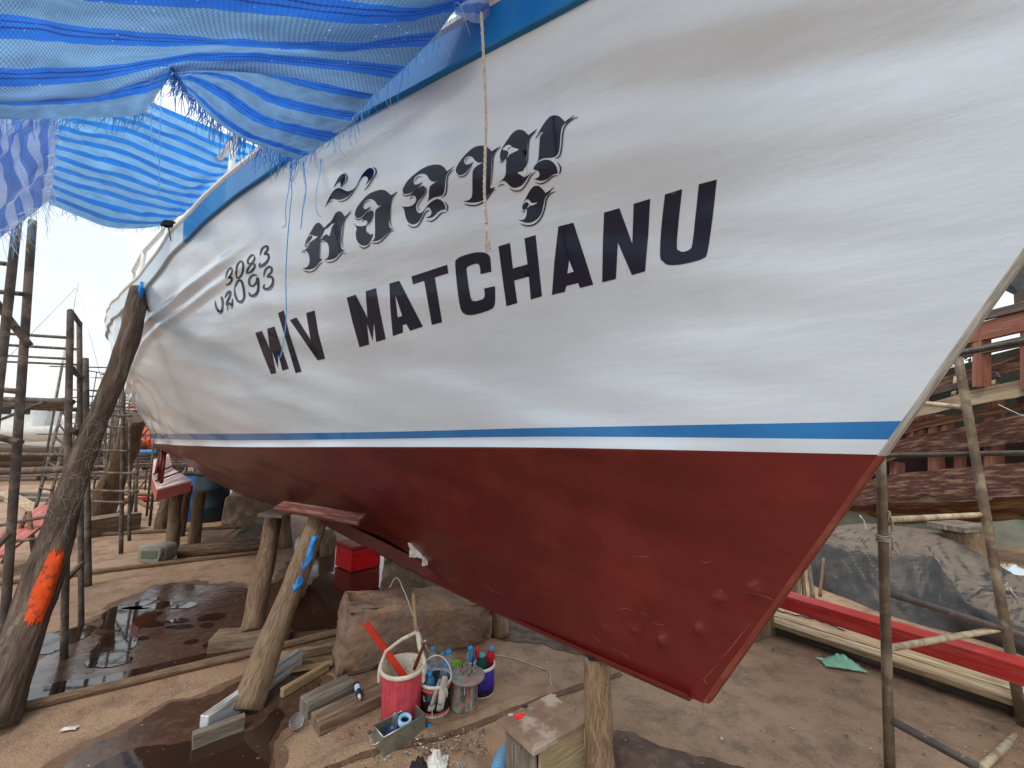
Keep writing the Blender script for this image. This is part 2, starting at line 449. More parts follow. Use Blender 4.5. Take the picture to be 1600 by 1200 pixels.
# railing of white posts and bars over the after deck
mb = MB(); rp = []
for i in range(50, 112, 7):
    p = e1[i]-NN*.12; mb.tube([p+Vector((0, 0, .18)), p+Vector((0, 0, .75))], .02, 8); rp.append(p+Vector((0, 0, .75)))
mb.tube(rp, .022, 8); mb.tube([p-Vector((0, 0, .28)) for p in rp], .016, 8)
mb.build('railing', cap_white, boat)
# wheelhouse aft
mb = MB(); cz = 3.05
wc = world(7.3, -.2, 0)
mb.box(wc+Vector((0, 0, cz+.95)), AX*1.5, NN*1.25, Vector((0, 0, .95)), .03); mb.build('wheelhouse', cap_white, boat)
mb = MB(); mb.box(wc+Vector((0, 0, cz+1.95)), AX*1.75, NN*1.45, Vector((0, 0, .05)), .02); mb.build('wheelhouse_roof', rail_blue, boat)
dk = mat('dark_window_glass', (.02, .025, .03, 1), None, .08, 5, 0)
for q in range(3):
    mb = MB(); mb.box(wc+AX*(-1.0+q*1.0)+NN*1.255+Vector((0, 0, cz+1.25)), AX*.36, NN*.012, Vector((0, 0, .3)), .01); mb.build('window', dk, boat)
BV = BVHTree.FromPolygons([tuple(v.co+boat.location) for v in o_top.data.vertices], [tuple(p.vertices) for p in o_top.data.polygons])
def on_hull(u, v, off=.002):
    r = ray(u, v).normalized(); h = BV.ray_cast(Vector((0, 0, EYE)), r, 30)
    if h[0] is None: return None
    n = h[1]; n = n if n.dot(r) < 0 else -n
    return h[0]+n*off
# ================================================================ ground
def ground_mat():
    m = bpy.data.materials.new('packed_earth'); m.use_nodes = True; t = m.node_tree; N = t.nodes; K = t.links.new; b = N['Principled BSDF']
    g = N.new('ShaderNodeNewGeometry')
    def nz(sc, d=8, ro=.6): n = N.new('ShaderNodeTexNoise'); n.inputs['Scale'].default_value = sc; n.inputs['Detail'].default_value = d; n.inputs['Roughness'].default_value = ro; K(g.outputs['Position'], n.inputs['Vector']); return n.outputs[0]
    def mr(x, a, c, lo=0, hi=1): r = N.new('ShaderNodeMapRange'); K(x, r.inputs[0]); r.inputs[1].default_value = a; r.inputs[2].default_value = c; r.inputs[3].default_value = lo; r.inputs[4].default_value = hi; return r.outputs[0]
    def mix(f, a, c):
        q = N.new('ShaderNodeMix'); q.data_type = 'RGBA'; K(f, q.inputs[0])
        for s, x in ((6, a), (7, c)):
            if isinstance(x, tuple): q.inputs[s].default_value = x
            else: K(x, q.inputs[s])
        return q.outputs[2]
    c = mix(mr(nz(1.3), .35, .65), (.31, .19, .112, 1), (.41, .27, .165, 1))
    c = mix(mr(nz(4.5, 12, .72), .46, .62, 0, .8), c, (.165, .098, .060, 1))
    c = mix(mr(nz(60, 6, .8), .5, .75, 0, .5), c, (.40, .29, .20, 1))
    c = mix(mr(nz(170, 3, .6), .62, .68, 0, .8), c, (.07, .045, .03, 1))
    v = N.new('ShaderNodeTexVoronoi'); v.inputs['Scale'].default_value = 26; K(g.outputs['Position'], v.inputs['Vector'])
    c = mix(mr(v.outputs['Distance'], .07, .04, 0, .6), c, (.45, .38, .30, 1))
    K(c, b.inputs['Base Color']); K(mr(nz(3), .3, .7, .62, .9), b.inputs['Roughness'])
    ad = N.new('ShaderNodeMath'); ad.operation = 'MULTIPLY_ADD'; K(nz(9, 10, .65), ad.inputs[0]); ad.inputs[1].default_value = 1.6; K(nz(80, 6, .7), ad.inputs[2])
    bp = N.new('ShaderNodeBump'); bp.inputs['Strength'].default_value = .75; bp.inputs['Distance'].default_value = .022; K(ad.outputs[0], bp.inputs['Height']); K(bp.outputs[0], b.inputs['Normal'])
    return m
earth = ground_mat()
me = bpy.data.meshes.new('ground')
me.from_pydata([(-400, -300, 0), (400, -300, 0), (400, 600, 0), (-400, 600, 0)], [], [(0, 1, 2, 3)]); me.materials.append(earth)
gobj = bpy.data.objects.new('ground', me); COL.objects.link(gobj); struct(gobj)
# ================================================================ painted lettering, laid on the planking
_TM = o_top.data; _TN = [Vector(q) for r in (list(reversed(NN_[i_b1:])) if FLIP else NN_[i_b1:]) for q in r]
def on_hull_n(u, v, off):
    r = ray(u, v).normalized(); h = BV.ray_cast(Vector((0, 0, EYE)), r, 30)
    if h[0] is None: return None
    n = Vector((0, 0, 0))
    for k in _TM.polygons[h[2]].vertices:
        n += _TN[k]/max(1e-4, (_TM.vertices[k].co+boat.location-h[0]).length)
    n.normalize()
    return (h[0]+n*off, n)
def decal(polys, name, m, label=None, off=.0015, step=9, parent=None):
    """polys: pixel outlines; each is cut finely and laid onto the hull surface"""
    mb = MB()
    flat = []
    for q in polys:
        if hasattr(q[0][0], '__len__'): flat += q
        else: flat.append(q)
    nrm = []
    for poly in flat:
        tr = tessellate_polygon([[Vector((x, y, 0)) for x, y in poly]])
        bm = bmesh.new(); vs = [bm.verts.new((x, y, 0)) for x, y in poly]
        for t in tr:
            try: bm.faces.new([vs[i] for i in t])
            except ValueError: pass
        xs = [p[0] for p in poly]; ys = [p[1] for p in poly]
        for ax, lo, hi in ((0, min(xs), max(xs)), (1, min(ys), max(ys))):
            k = math.ceil(lo/step)
            while k*step < hi:
                co = [0, 0, 0]; no = [0, 0, 0]; co[ax] = k*step; no[ax] = 1
                bmesh.ops.bisect_plane(bm, geom=bm.verts[:]+bm.edges[:]+bm.faces[:], plane_co=co, plane_no=no); k += 1
        b = len(mb.v); bm.verts.index_update(); ok = True; pv = []
        for v in bm.verts:
            h = on_hull_n(v.co.x, v.co.y, off)
            if h is None: h = on_hull_n(v.co.x+2, v.co.y+2, off)
            if h is None: ok = False; break
            pv.append(h)
        if ok:
            mb.v += [p[0] for p in pv]; nrm += [p[1] for p in pv]
            for f in bm.faces:
                idx = [b+v.index for v in f.verts]
                n = Vector((0, 0, 0)); v0_ = mb.v[idx[0]]
                for a_, b_ in zip(idx[1:-1], idx[2:]): n += (mb.v[a_]-v0_).cross(mb.v[b_]-v0_)
                if n.dot(NN) < 0: idx.reverse()
                mb.face(idx, None, True)
        bm.free()
    o = mb.build(name, m, parent or o_top)
    o.data.normals_split_custom_set_from_vertices([tuple(q) for q in nrm])
    if label: o['label'] = label
    return o
def stroke(pts, w0, closed=False, n=None):
    """ribbon outline around a smooth path; w0 may be a list of widths"""
    k = len(pts); n = n or (k-1)*5+1; out = []
    ws = w0 if hasattr(w0, '__len__') else [w0*.35]+[w0]*(k-2)+[w0*.35]
    ts = list(range(k))
    c = []
    for i in range(n):
        t = i/(n-1)*(k-1)
        c.append((interp(ts, [p[0] for p in pts], t) if k > 2 else pts[0][0]+(pts[1][0]-pts[0][0])*t, interp(ts, [p[1] for p in pts], t) if k > 2 else pts[0][1]+(pts[1][1]-pts[0][1])*t, max(.15, interp(ts, ws, t)) if k > 2 else ws[0]))
    l, r = [], []
    for i in range(n):
        a = c[max(i-1, 0)]; b = c[min(i+1, n-1)]; dx, dy = b[0]-a[0], b[1]-a[1]; q = math.hypot(dx, dy) or 1
        l.append((c[i][0]-dy/q*c[i][2]/2, c[i][1]+dx/q*c[i][2]/2)); r.append((c[i][0]+dy/q*c[i][2]/2, c[i][1]-dx/q*c[i][2]/2))
    return [[l[i], l[i+1], r[i+1], r[i]] for i in range(n-1)]
def smoothpoly(pts, n=4):
    """round a traced outline; points given twice in a row stay sharp"""
    out = []; k = len(pts)
    i = 0; P_ = []; sharp = []
    for p in pts:
        if P_ and P_[-1] == p: sharp[-1] = True
        else: P_.append(p); sharp.append(False)
    k = len(P_)
    for i in range(k):
        p0, p1, p2, p3 = P_[i-1], P_[i], P_[(i+1) % k], P_[(i+2) % k]
        if sharp[i]: p0 = p1
        if sharp[(i+1) % k]: p3 = p2
        for q in range(n):
            t = q/n
            out.append(tuple(.5*(2*p1[a]+(p2[a]-p0[a])*t+(2*p0[a]-5*p1[a]+4*p2[a]-p3[a])*t*t+(3*p1[a]-p0[a]-3*p2[a]+p3[a])*t**3) for a in (0, 1)))
    return out
def tf(x0, y0, sc, pts): return [(x0+x/sc, y0+y/sc) for x, y in pts]
# ---- Latin name

latin = {
 'M': [(399, 520), (409.5, 517), (421.5, 545), (417.8, 513.5), (429, 510), (440, 543), (451.5, 576), (441.5, 579), (434.8, 553), (434.5, 575), (434.5, 575), (424.5, 546), (431.8, 583), (423.8, 584.5), (411, 553)],
 '/': [(434.5, 489), (443.5, 485), (452, 520), (471.5, 580.5), (462, 583)],
 'V': [(453, 499.8), (463.5, 496), (485.5, 531), (478.6, 489), (491.6, 485), (497.5, 520), (508, 560.5), (496.5, 563)],
 'M2': [(542, 465), (556, 460.5), (574.5, 497), (571.5, 455.3), (587.5, 450), (594, 487), (603, 530), (588, 534.3), (584.5, 503), (582.5, 533), (573.5, 505), (577, 538.3), (562, 542.5), (551, 503)],
 'T': [(643, 432), (699, 413.6), (700.7, 427), (679.5, 433.5), (691, 503.6), (675, 507.6), (663, 438.7), (645.5, 444.5)],
 'H': [(779, 385), (797, 379.6), (801.5, 419.5), (824.5, 413), (819.5, 372.6), (837, 367.3), (847, 463), (829.5, 468), (826.5, 432), (803.5, 438.5), (808.5, 473.5), (791.5, 478.5), (785, 432)],
 'N': [(944, 332.3), (968, 325.4), (988, 381), (990.2, 318.6), (1016, 310.8), (1013, 366), (1008, 424), (987.5, 429.8), (965.5, 379), (962.5, 436), (941, 441.2), (942, 384)],
}
latin_smooth = {
 'C': [(711.5, 414), (714, 405), (724, 399.5), (743, 394.5), (758, 395), (765.5, 401), (767, 413), (768, 424.5), (768, 424.5), (751, 428.5), (751, 428.5), (750, 417), (746.5, 412.2), (737, 414), (730, 418), (729.5, 425), (732.5, 448), (736, 466), (740.5, 470.5), (750, 469), (756.5, 465.5), (757.5, 458), (756.3, 451), (756.3, 451), (773.5, 447), (773.5, 447), (774, 463), (773, 476), (768, 483), (752, 489), (737, 492.3), (726, 490.5), (719.5, 481), (715, 452)],
 'U': [(1039, 304), (1039, 304), (1066, 295.5), (1066, 295.5), (1061, 340), (1057.5, 384), (1061, 391.5), (1068, 393.5), (1078, 389.5), (1082, 380), (1086.5, 340), (1092, 288), (1092, 288), (1120, 280.6), (1120, 280.6), (1113.5, 340), (1105.5, 394), (1099, 403.5), (1086, 408.5), (1062, 413.5), (1044, 413.8), (1036, 408.5), (1031.5, 400), (1033, 360)],
}
AT = [(608.7, 443), (624, 438.7), (642, 472), (661, 510.3), (640.5, 517.3), (632, 501)]
def letter_a(a, b, c, d, e, f, apx, ipl, ipr, bl, br):
    return [a, b, c, d, br, bl, e, f]
A1o = [(608.7, 443), (624, 438.7), (661, 510.3), (641, 517), (635.2, 506.3), (629.3, 508), (629.8, 519.8), (614, 525), (610, 480)]
A2o = [(872.6, 354), (896, 348), (911, 394), (927, 444.8), (906.5, 450), (903.5, 442.2), (885, 446.8), (882.7, 456), (862.5, 461), (866.5, 408)]
named = [('letter M of M/V', latin['M']), ('slash of M/V', latin['/']), ('letter V', latin['V']), ('first letter M of the name', latin['M2']), ('letter T', latin['T']), ('letter H', latin['H']), ('letter N', latin['N']),
         ('letter C', smoothpoly(latin_smooth['C'], 3)), ('letter U', smoothpoly(latin_smooth['U'], 3)), ('first letter A', A1o), ('second letter A', A2o)]
for lb_, pl_ in named: decal([pl_], 'block_letter', paint_navy, 'navy block '+lb_)
# counters of the two As, in the hull white, and the bar notch of the first
holes = [[(618.5, 462), (629, 493.5), (622, 495.7)], [(889.8, 407), (896.6, 424.5), (887, 427.5)]]
for h_ in holes: decal([h_], 'letter_counter', paint_white, None, off=.0026, step=6)
# ---- Thai name, traced in four enlargements
t1 = lambda p: tf(460, 250, 6.667, p)
t2 = lambda p: tf(610, 240, 9.231, p)
t3 = lambda p: tf(700, 170, 6.0, p)
navy = []; fine = []; white = []
S_ = smoothpoly
# letter one (two stems joined by a bowl)
navy += [S_(t1([(115, 880), (118, 850), (160, 770), (205, 690), (240, 655), (270, 660), (305, 705), (305, 705), (330, 690), (365, 655), (365, 655), (395, 620), (430, 555), (465, 535), (495, 545), (525, 590), (525, 590), (560, 560), (598, 522), (560, 575), (520, 625), (500, 680), (490, 740), (482, 830), (488, 915), (512, 938), (530, 940), (500, 955), (470, 975), (440, 1010), (400, 1032), (345, 1040), (310, 1040), (310, 1040), (345, 1020), (360, 985), (362, 920), (350, 875), (320, 845), (285, 835), (265, 860), (258, 930), (262, 1020), (262, 1020), (290, 1040), (265, 1060), (225, 1110), (180, 1135), (130, 1140), (85, 1130), (85, 1130), (130, 1115), (155, 1080), (160, 1035), (150, 985), (125, 950), (75, 945), (75, 945), (120, 930), (160, 880), (150, 850), (130, 890), (118, 895)]), 3)]
white += [S_(t1([(120, 880), (150, 830), (160, 790), (180, 780), (200, 790), (245, 800), (215, 825), (180, 850), (150, 875), (130, 898)]), 3),
          S_(t1([(275, 830), (300, 780), (330, 720), (375, 690), (385, 670), (425, 660), (400, 690), (385, 730), (370, 790), (340, 775), (310, 790), (290, 815)]), 3)]
fine += [stroke(t1(p), w) for p, w in [
  ([(150, 835), (165, 805), (185, 795), (175, 820), (150, 850), (125, 885)], 2.2),
  ([(300, 765), (320, 720), (345, 685), (365, 660)], 1.2), ([(345, 720), (360, 695), (395, 665), (420, 662)], 1.0),
  ([(110, 885), (122, 902), (140, 895)], 1.3),
  ([(598, 550), (570, 565), (535, 615), (515, 680), (505, 760), (498, 840), (507, 912)], 1.5),
  ([(545, 975), (505, 970), (470, 1010), (425, 1050), (375, 1068), (320, 1058)], 1.6),
  ([(300, 1065), (265, 1090), (225, 1140), (180, 1165), (135, 1165), (98, 1150)], 1.6),
  ([(72, 965), (100, 958), (122, 975)], 1.3), ([(272, 1025), (270, 940), (275, 860), (300, 848), (325, 862)], 1.2)]]
# sign above the first letter
navy += [S_(t1([(320, 490), (345, 430), (375, 370), (410, 320), (455, 292), (495, 300), (545, 325), (590, 318), (635, 285), (670, 225), (710, 150), (755, 100), (795, 83), (825, 100), (828, 140), (805, 190), (775, 225), (740, 270), (740, 270), (765, 215), (765, 185), (735, 168), (705, 190), (665, 245), (620, 310), (570, 370), (520, 400), (460, 415), (395, 405), (350, 440)]), 3),
         S_(t1([(412, 285), (430, 240), (460, 185), (495, 150), (525, 145), (535, 170), (525, 215), (500, 262), (480, 285), (485, 250), (470, 228), (450, 235), (430, 265)]), 3)]
fine += [stroke(t1(p), w) for p, w in [
  ([(322, 492), (360, 440), (405, 425)], 1.4), ([(455, 435), (510, 430), (570, 395), (625, 325), (690, 225)], 1.6),
  ([(730, 320), (775, 270), (815, 205), (852, 145), (852, 100), (820, 75)], 1.8), ([(525, 135), (553, 165), (540, 225), (495, 290)], 1.5),
  ([(430, 275), (455, 240), (480, 250)], 1.0)]]
# letter two
navy += [S_(t1([(632, 560), (650, 500), (700, 430), (770, 360), (840, 325), (910, 310), (960, 325), (1005, 365), (1005, 365), (1040, 350), (1067, 330), (1067, 345), (1025, 375), (1005, 430), (992, 520), (985, 640), (990, 690), (1010, 712), (1045, 708), (1010, 725), (960, 770), (910, 820), (850, 845), (805, 845), (805, 845), (835, 820), (842, 740), (840, 600), (845, 530), (870, 500), (900, 480), (932, 462), (900, 475), (870, 470), (845, 435), (815, 410), (775, 408), (735, 430), (715, 470), (722, 505), (750, 510), (795, 480), (795, 480), (760, 530), (710, 585), (670, 605), (640, 592)]), 3),
         S_(t1([(725, 595), (770, 545), (805, 525), (825, 545), (822, 590), (790, 640), (755, 680), (748, 730), (765, 765), (795, 785), (820, 765), (815, 800), (795, 840), (765, 880), (725, 892), (680, 875), (650, 830), (640, 770), (650, 720), (640, 690), (615, 665), (650, 685), (700, 690), (745, 680), (762, 655), (755, 632), (725, 628), (705, 650), (712, 628)]), 3)]
fine += [stroke(t1(p), w) for p, w in [
  ([(628, 600), (660, 622), (705, 610), (755, 560), (800, 490)], 1.6), ([(725, 492), (735, 450), (770, 428), (795, 430)], 1.2),
  ([(1067, 355), (1030, 385), (1012, 440), (1002, 530), (1000, 640), (1020, 700)], 1.6), ([(1047, 735), (1005, 745), (960, 795), (905, 850), (850, 870), (800, 860)], 1.8),
  ([(800, 862), (770, 900), (725, 920), (680, 898)], 1.8), ([(760, 690), (795, 650), (825, 605)], 1.2), ([(765, 745), (785, 780), (805, 775)], 1.2)]]
# letter three
navy += [S_(t2([(178, 540), (200, 470), (260, 380), (350, 300), (450, 225), (560, 175), (680, 158), (760, 185), (815, 255), (815, 255), (870, 220), (925, 180), (880, 230), (820, 290), (795, 380), (785, 500), (765, 580), (720, 615), (640, 630), (590, 655), (530, 695), (530, 695), (555, 640), (560, 540), (575, 470), (630, 430), (680, 400), (712, 368), (660, 405), (600, 400), (560, 365), (525, 310), (470, 290), (400, 305), (350, 350), (335, 410), (355, 448), (400, 440), (470, 405), (470, 405), (400, 480), (320, 550), (250, 580), (200, 580)]), 3),
         S_(t2([(280, 630), (340, 560), (420, 490), (470, 465), (500, 490), (500, 560), (460, 620), (400, 690), (372, 760), (385, 830), (425, 860), (465, 840), (500, 800), (540, 745), (600, 690), (670, 655), (730, 670), (780, 730), (800, 805), (800, 805), (740, 815), (680, 850), (620, 910), (560, 930), (510, 920), (510, 920), (570, 900), (595, 850), (575, 795), (540, 775), (505, 810), (470, 870), (430, 950), (380, 1005), (320, 1020), (260, 990), (220, 910), (200, 810), (170, 770), (130, 760), (200, 768), (290, 758), (350, 720), (375, 670), (360, 620), (330, 608), (300, 615)]), 3)]
fine += [stroke(t2(p), w) for p, w in [
  ([(168, 580), (220, 612), (290, 595), (380, 520), (465, 425)], 1.6), ([(360, 420), (375, 370), (410, 338), (465, 335)], 1.3),
  ([(920, 232), (860, 280), (825, 350), (818, 480), (800, 580), (740, 640)], 1.8), ([(470, 465), (515, 500), (515, 570), (450, 670), (405, 750), (420, 840)], 1.3),
  ([(255, 1025), (320, 1065), (400, 1045), (455, 960), (500, 870), (545, 825), (570, 830)], 1.8), ([(525, 965), (590, 980), (660, 940), (740, 860), (815, 850)], 1.8),
  ([(785, 695), (825, 750), (825, 810), (812, 835)], 1.8), ([(285, 665), (310, 632), (340, 640)], 1.2)]]
# letter four
navy += [S_(t3([(75, 580), (85, 540), (130, 470), (190, 405), (250, 360), (320, 345), (370, 360), (410, 400), (410, 400), (450, 375), (495, 350), (445, 395), (415, 450), (405, 560), (400, 700), (400, 745), (445, 735), (400, 780), (350, 840), (300, 870), (220, 880), (140, 868), (140, 868), (195, 855), (225, 820), (230, 740), (230, 620), (240, 570), (280, 530), (340, 500), (290, 505), (260, 490), (235, 460), (205, 445), (170, 455), (150, 485), (165, 520), (200, 520), (240, 500), (210, 545), (165, 600), (120, 622), (90, 612)]), 3)]
fine += [stroke(t3(p), w) for p, w in [
  ([(85, 625), (130, 640), (180, 610), (230, 530)], 1.5), ([(168, 510), (172, 475), (205, 458)], 1.1),
  ([(495, 358), (455, 395), (428, 450), (418, 560), (410, 715)], 1.8), ([(452, 762), (420, 770), (385, 820), (340, 870), (270, 905), (200, 905), (152, 893)], 2.0)]]
# letter five with its tail, and the hooked sign under it
navy += [S_(t3([(495, 400), (520, 350), (560, 290), (610, 225), (660, 198), (710, 205), (755, 248), (755, 248), (800, 215), (838, 188), (790, 250), (760, 280), (745, 340), (738, 460), (728, 550), (700, 590), (655, 602), (690, 625), (715, 640), (750, 625), (785, 590), (745, 650), (700, 710), (640, 740), (590, 730), (550, 690), (515, 675), (465, 700), (465, 700), (510, 665), (540, 620), (545, 540), (545, 470), (520, 490), (500, 488), (488, 450)]), 3),
         S_(t3([(812, 530), (845, 480), (855, 380), (860, 300), (868, 255), (895, 228), (870, 217), (840, 240), (840, 240), (865, 195), (900, 140), (950, 80), (1000, 62), (1050, 75), (1095, 122), (1095, 122), (1140, 90), (1190, 58), (1130, 115), (1080, 155), (1060, 210), (1050, 320), (1040, 400), (1010, 445), (960, 460), (900, 462), (850, 488)]), 3),
         S_(t3([(810, 540), (850, 500), (910, 478), (970, 490), (1015, 540), (1030, 605), (1030, 605), (980, 620), (930, 660), (870, 675), (805, 657), (805, 657), (845, 645), (860, 610), (840, 580), (805, 570)]), 3),
         S_(t3([(697, 920), (720, 860), (760, 780), (800, 730), (840, 722), (880, 745), (915, 790), (915, 790), (960, 760), (1000, 730), (950, 790), (915, 830), (895, 900), (880, 970), (840, 1030), (780, 1065), (720, 1065), (655, 1038), (655, 1038), (710, 1040), (735, 1000), (740, 940), (720, 950), (703, 945)]), 3)]
white += [S_(t3([(515, 385), (545, 350), (580, 340), (610, 365), (665, 383), (620, 410), (580, 430), (555, 465), (570, 420), (555, 395)]), 3),
          S_(t3([(655, 600), (700, 585), (735, 545), (740, 610), (720, 640), (690, 625)]), 3),
          S_(t3([(712, 890), (735, 855), (762, 855), (790, 885), (840, 880), (800, 905), (770, 910), (745, 935), (760, 895), (740, 875)]), 3)]
fine += [stroke(t3(p), w) for p, w in [
  ([(483, 490), (505, 503), (530, 490)], 1.4), ([(565, 400), (575, 370), (600, 365)], 1.0),
  ([(828, 215), (785, 250), (762, 300), (752, 400), (745, 500), (700, 590)], 1.6), ([(470, 730), (505, 712), (535, 715)], 1.5),
  ([(580, 748), (630, 772), (690, 760), (740, 700), (780, 630), (825, 590)], 1.8), ([(820, 290), (845, 250), (895, 222)], 1.4),
  ([(1222, 80), (1160, 105), (1100, 165), (1078, 240), (1070, 340), (1050, 440), (1005, 468)], 2.0), ([(1030, 505), (1055, 545), (1055, 590), (1040, 612)], 2.0),
  ([(818, 690), (870, 705), (930, 680), (985, 635), (1035, 628)], 1.8), ([(693, 955), (710, 968), (730, 955)], 1.4),
  ([(1010, 775), (960, 800), (925, 850), (908, 940), (870, 1030), (810, 1085), (740, 1098), (682, 1078)], 2.0), ([(745, 880), (752, 905), (770, 900)], .9)]]
for q_ in navy: decal([q_], 'thai_letter', paint_navy, None, off=.0014, step=8)
for q_ in fine: decal([q_], 'letter_outline', paint_navy, None, off=.0036, step=8)
for q_ in white: decal([q_], 'letter_swirl', paint_white, None, off=.0026, step=8)  # white swirls painted inside the letters
# ---- registration numbers
t4 = lambda p: tf(320, 370, 9.231, p)
nums = {
 '3a': [[(300, 600), (320, 520), (350, 470), (385, 450), (395, 490), (375, 550), (345, 590), (390, 590), (385, 640), (350, 680), (305, 695)]],
 '0a': [[(460, 600), (455, 500), (475, 400), (520, 355), (550, 375), (555, 450), (535, 540), (500, 585), (465, 600)]],
 '8a': [[(720, 270), (680, 265), (630, 320), (625, 380), (680, 390), (725, 400), (710, 450), (660, 505), (610, 520), (625, 460), (675, 390), (715, 330), (720, 280)]],
 '3b': [[(800, 270), (820, 190), (860, 145), (905, 140), (905, 190), (865, 245), (910, 250), (925, 300), (890, 365), (830, 410), (790, 420), (800, 370)]],
 '0b': [[(150, 920), (165, 1010), (210, 1080), (245, 1060), (260, 980), (250, 890), (235, 860)]],
 '2b': [[(290, 880), (330, 810), (365, 790), (365, 850), (330, 930), (320, 980), (360, 960), (395, 990), (400, 890)], [(330, 960), (330, 1060)]],
 '0c': [[(430, 740), (440, 840), (480, 925), (530, 930), (570, 870), (560, 740), (530, 640), (490, 630), (455, 680), (430, 740)]],
 '9b': [[(755, 560), (700, 550), (650, 600), (645, 680), (690, 710), (745, 660), (765, 590), (775, 690), (765, 780), (715, 840), (660, 845), (640, 800)]],
 '3c': [[(850, 580), (870, 490), (920, 435), (965, 450), (960, 510), (905, 575), (970, 580), (985, 650), (950, 720), (890, 755), (850, 730), (865, 680)]],
}
reg = []; 
for k, sts in nums.items():
    for st in sts:
        reg.append(stroke(t4(st), ([1.2]+[3.6 if k[1] != 'a' else 3.0]*(len(st)-2)+[1.6]) if len(st) > 2 else [2, 2], n=len(st)*4))
        if k[1] != 'a': pass
sh = [[(180, 1110), (235, 1110), (275, 1060)], [(345, 1010), (390, 1030), (412, 985)], [(495, 955), (540, 955), (590, 875)], [(665, 870), (740, 860), (795, 770)], [(865, 770), (950, 765), (1010, 670)], [(600, 540), (680, 515), (735, 445)], [(770, 450), (850, 430), (930, 350)]]
for k_, q_ in enumerate(reg): decal([q_], 'registration_figure', paint_navy, None, off=.0014+.0003*(k_ % 3), step=7)
for p in sh: decal([stroke(t4(p), 1.0)], 'figure_outline', paint_navy, None, off=.0014, step=7)
# ================================================================ striped woven tarpaulins overhead
def tarp_mat(name, cA, cB, cLine, weave=170, transl=.62, hue2=None, band=.42):
    m = bpy.data.materials.new(name); m.use_nodes = True; t = m.node_tree; N = t.nodes; K = t.links.new
    for n in list(N): N.remove(n)
    out = N.new('ShaderNodeOutputMaterial'); tc = N.new('ShaderNodeTexCoord'); sp = N.new('ShaderNodeSeparateXYZ'); K(tc.outputs['UV'], sp.inputs[0])
    def M(op, a, b=None, c=None):
        q = N.new('ShaderNodeMath'); q.operation = op
        for i, x in enumerate((a, b, c)):
            if x is None: continue
            if isinstance(x, (int, float)): q.inputs[i].default_value = x
            else: K(x, q.inputs[i])
        return q.outputs[0]
    nz = N.new('ShaderNodeTexNoise'); nz.inputs['Scale'].default_value = 3; nz.inputs['Detail'].default_value = 5; K(tc.outputs['UV'], nz.inputs['Vector'])
    y = M('ADD', sp.outputs['Y'], M('MULTIPLY', M('SUBTRACT', nz.outputs[0], .5), .05))
    fr = M('FRACT', y)
    cr = N.new('ShaderNodeValToRGB'); K(fr, cr.inputs[0]); e = cr.color_ramp; e.interpolation = 'LINEAR'
    st = [(0, cA), (band*.22, cA), (band*.24, cLine), (band*.30, cLine), (band*.33, cA), (band*.48, cA), (band*.51, cLine), (band*.56, cLine), (band*.60, cA), (band*.95, cA), (band, cB), (.985, cB), (1, cA)]
    while len(e.elements) < len(st): e.elements.new(.5)
    for k, (p, c) in enumerate(st): e.elements[k].position = p; e.elements[k].color = c
    # weave
    wx = M('SINE', M('MULTIPLY', sp.outputs['X'], weave*2)); wy = M('SINE', M('MULTIPLY', M('ADD', sp.outputs['Y'], M('MULTIPLY', sp.outputs['X'], .25)), weave*.55))
    wv = M('MULTIPLY', wx, wy); wv = M('MULTIPLY_ADD', wv, .5, .5)
    isB = M('GREATER_THAN', fr, band)
    k = M('MULTIPLY', wv, M('MULTIPLY_ADD', isB, .42, .10))
    mx = N.new('ShaderNodeMix'); mx.data_type = 'RGBA'; K(k, mx.inputs[0]); K(cr.outputs[0], mx.inputs[6]); mx.inputs[7].default_value = hue2 or (.62, .78, .88, 1)
    n2 = N.new('ShaderNodeTexNoise'); n2.inputs['Scale'].default_value = 2.2; n2.inputs['Detail'].default_value = 6; K(tc.outputs['UV'], n2.inputs['Vector'])
    m2 = N.new('ShaderNodeMix'); m2.data_type = 'RGBA'; m2.blend_type = 'MULTIPLY'; m2.inputs[0].default_value = .6
    r2 = N.new('ShaderNodeMapRange'); K(n2.outputs[0], r2.inputs[0]); r2.inputs[1].default_value = .3; r2.inputs[2].default_value = .7; r2.inputs[3].default_value = .55; r2.inputs[4].default_value = 1.1
    K(mx.outputs[2], m2.inputs[6]); K(r2.outputs[0], m2.inputs[7])
    col = m2.outputs[2]
    bp = N.new('ShaderNodeBump'); bp.inputs['Strength'].default_value = .5; bp.inputs['Distance'].default_value = .004; K(wv, bp.inputs['Height'])
    d = N.new('ShaderNodeBsdfPrincipled'); K(col, d.inputs['Base Color']); d.inputs['Roughness'].default_value = .45; K(bp.outputs[0], d.inputs['Normal'])
    tr = N.new('ShaderNodeBsdfTranslucent'); K(col, tr.inputs['Color'])
    s = N.new('ShaderNodeMixShader'); s.inputs[0].default_value = transl; K(d.outputs[0], s.inputs[1]); K(tr.outputs[0], s.inputs[2])
    # pin holes of the loose weave let the sky through
    n3 = N.new('ShaderNodeTexNoise'); n3.inputs['Scale'].default_value = 26; n3.inputs['Detail'].default_value = 4; K(tc.outputs['UV'], n3.inputs['Vector'])
    hole = M('MULTIPLY', M('GREATER_THAN', n3.outputs[0], .715), .8)
    tp = N.new('ShaderNodeBsdfTransparent'); s2 = N.new('ShaderNodeMixShader'); K(hole, s2.inputs[0]); K(s.outputs[0], s2.inputs[1]); K(tp.outputs[0], s2.inputs[2])
    K(s2.outputs[0], out.inputs['Surface'])
    return m
tarp_main = tarp_mat('striped_woven_tarp', (.006, .15, .70, 1), (.075, .22, .47, 1), (.003, .045, .30, 1), weave=105, hue2=(.42, .64, .82, 1))
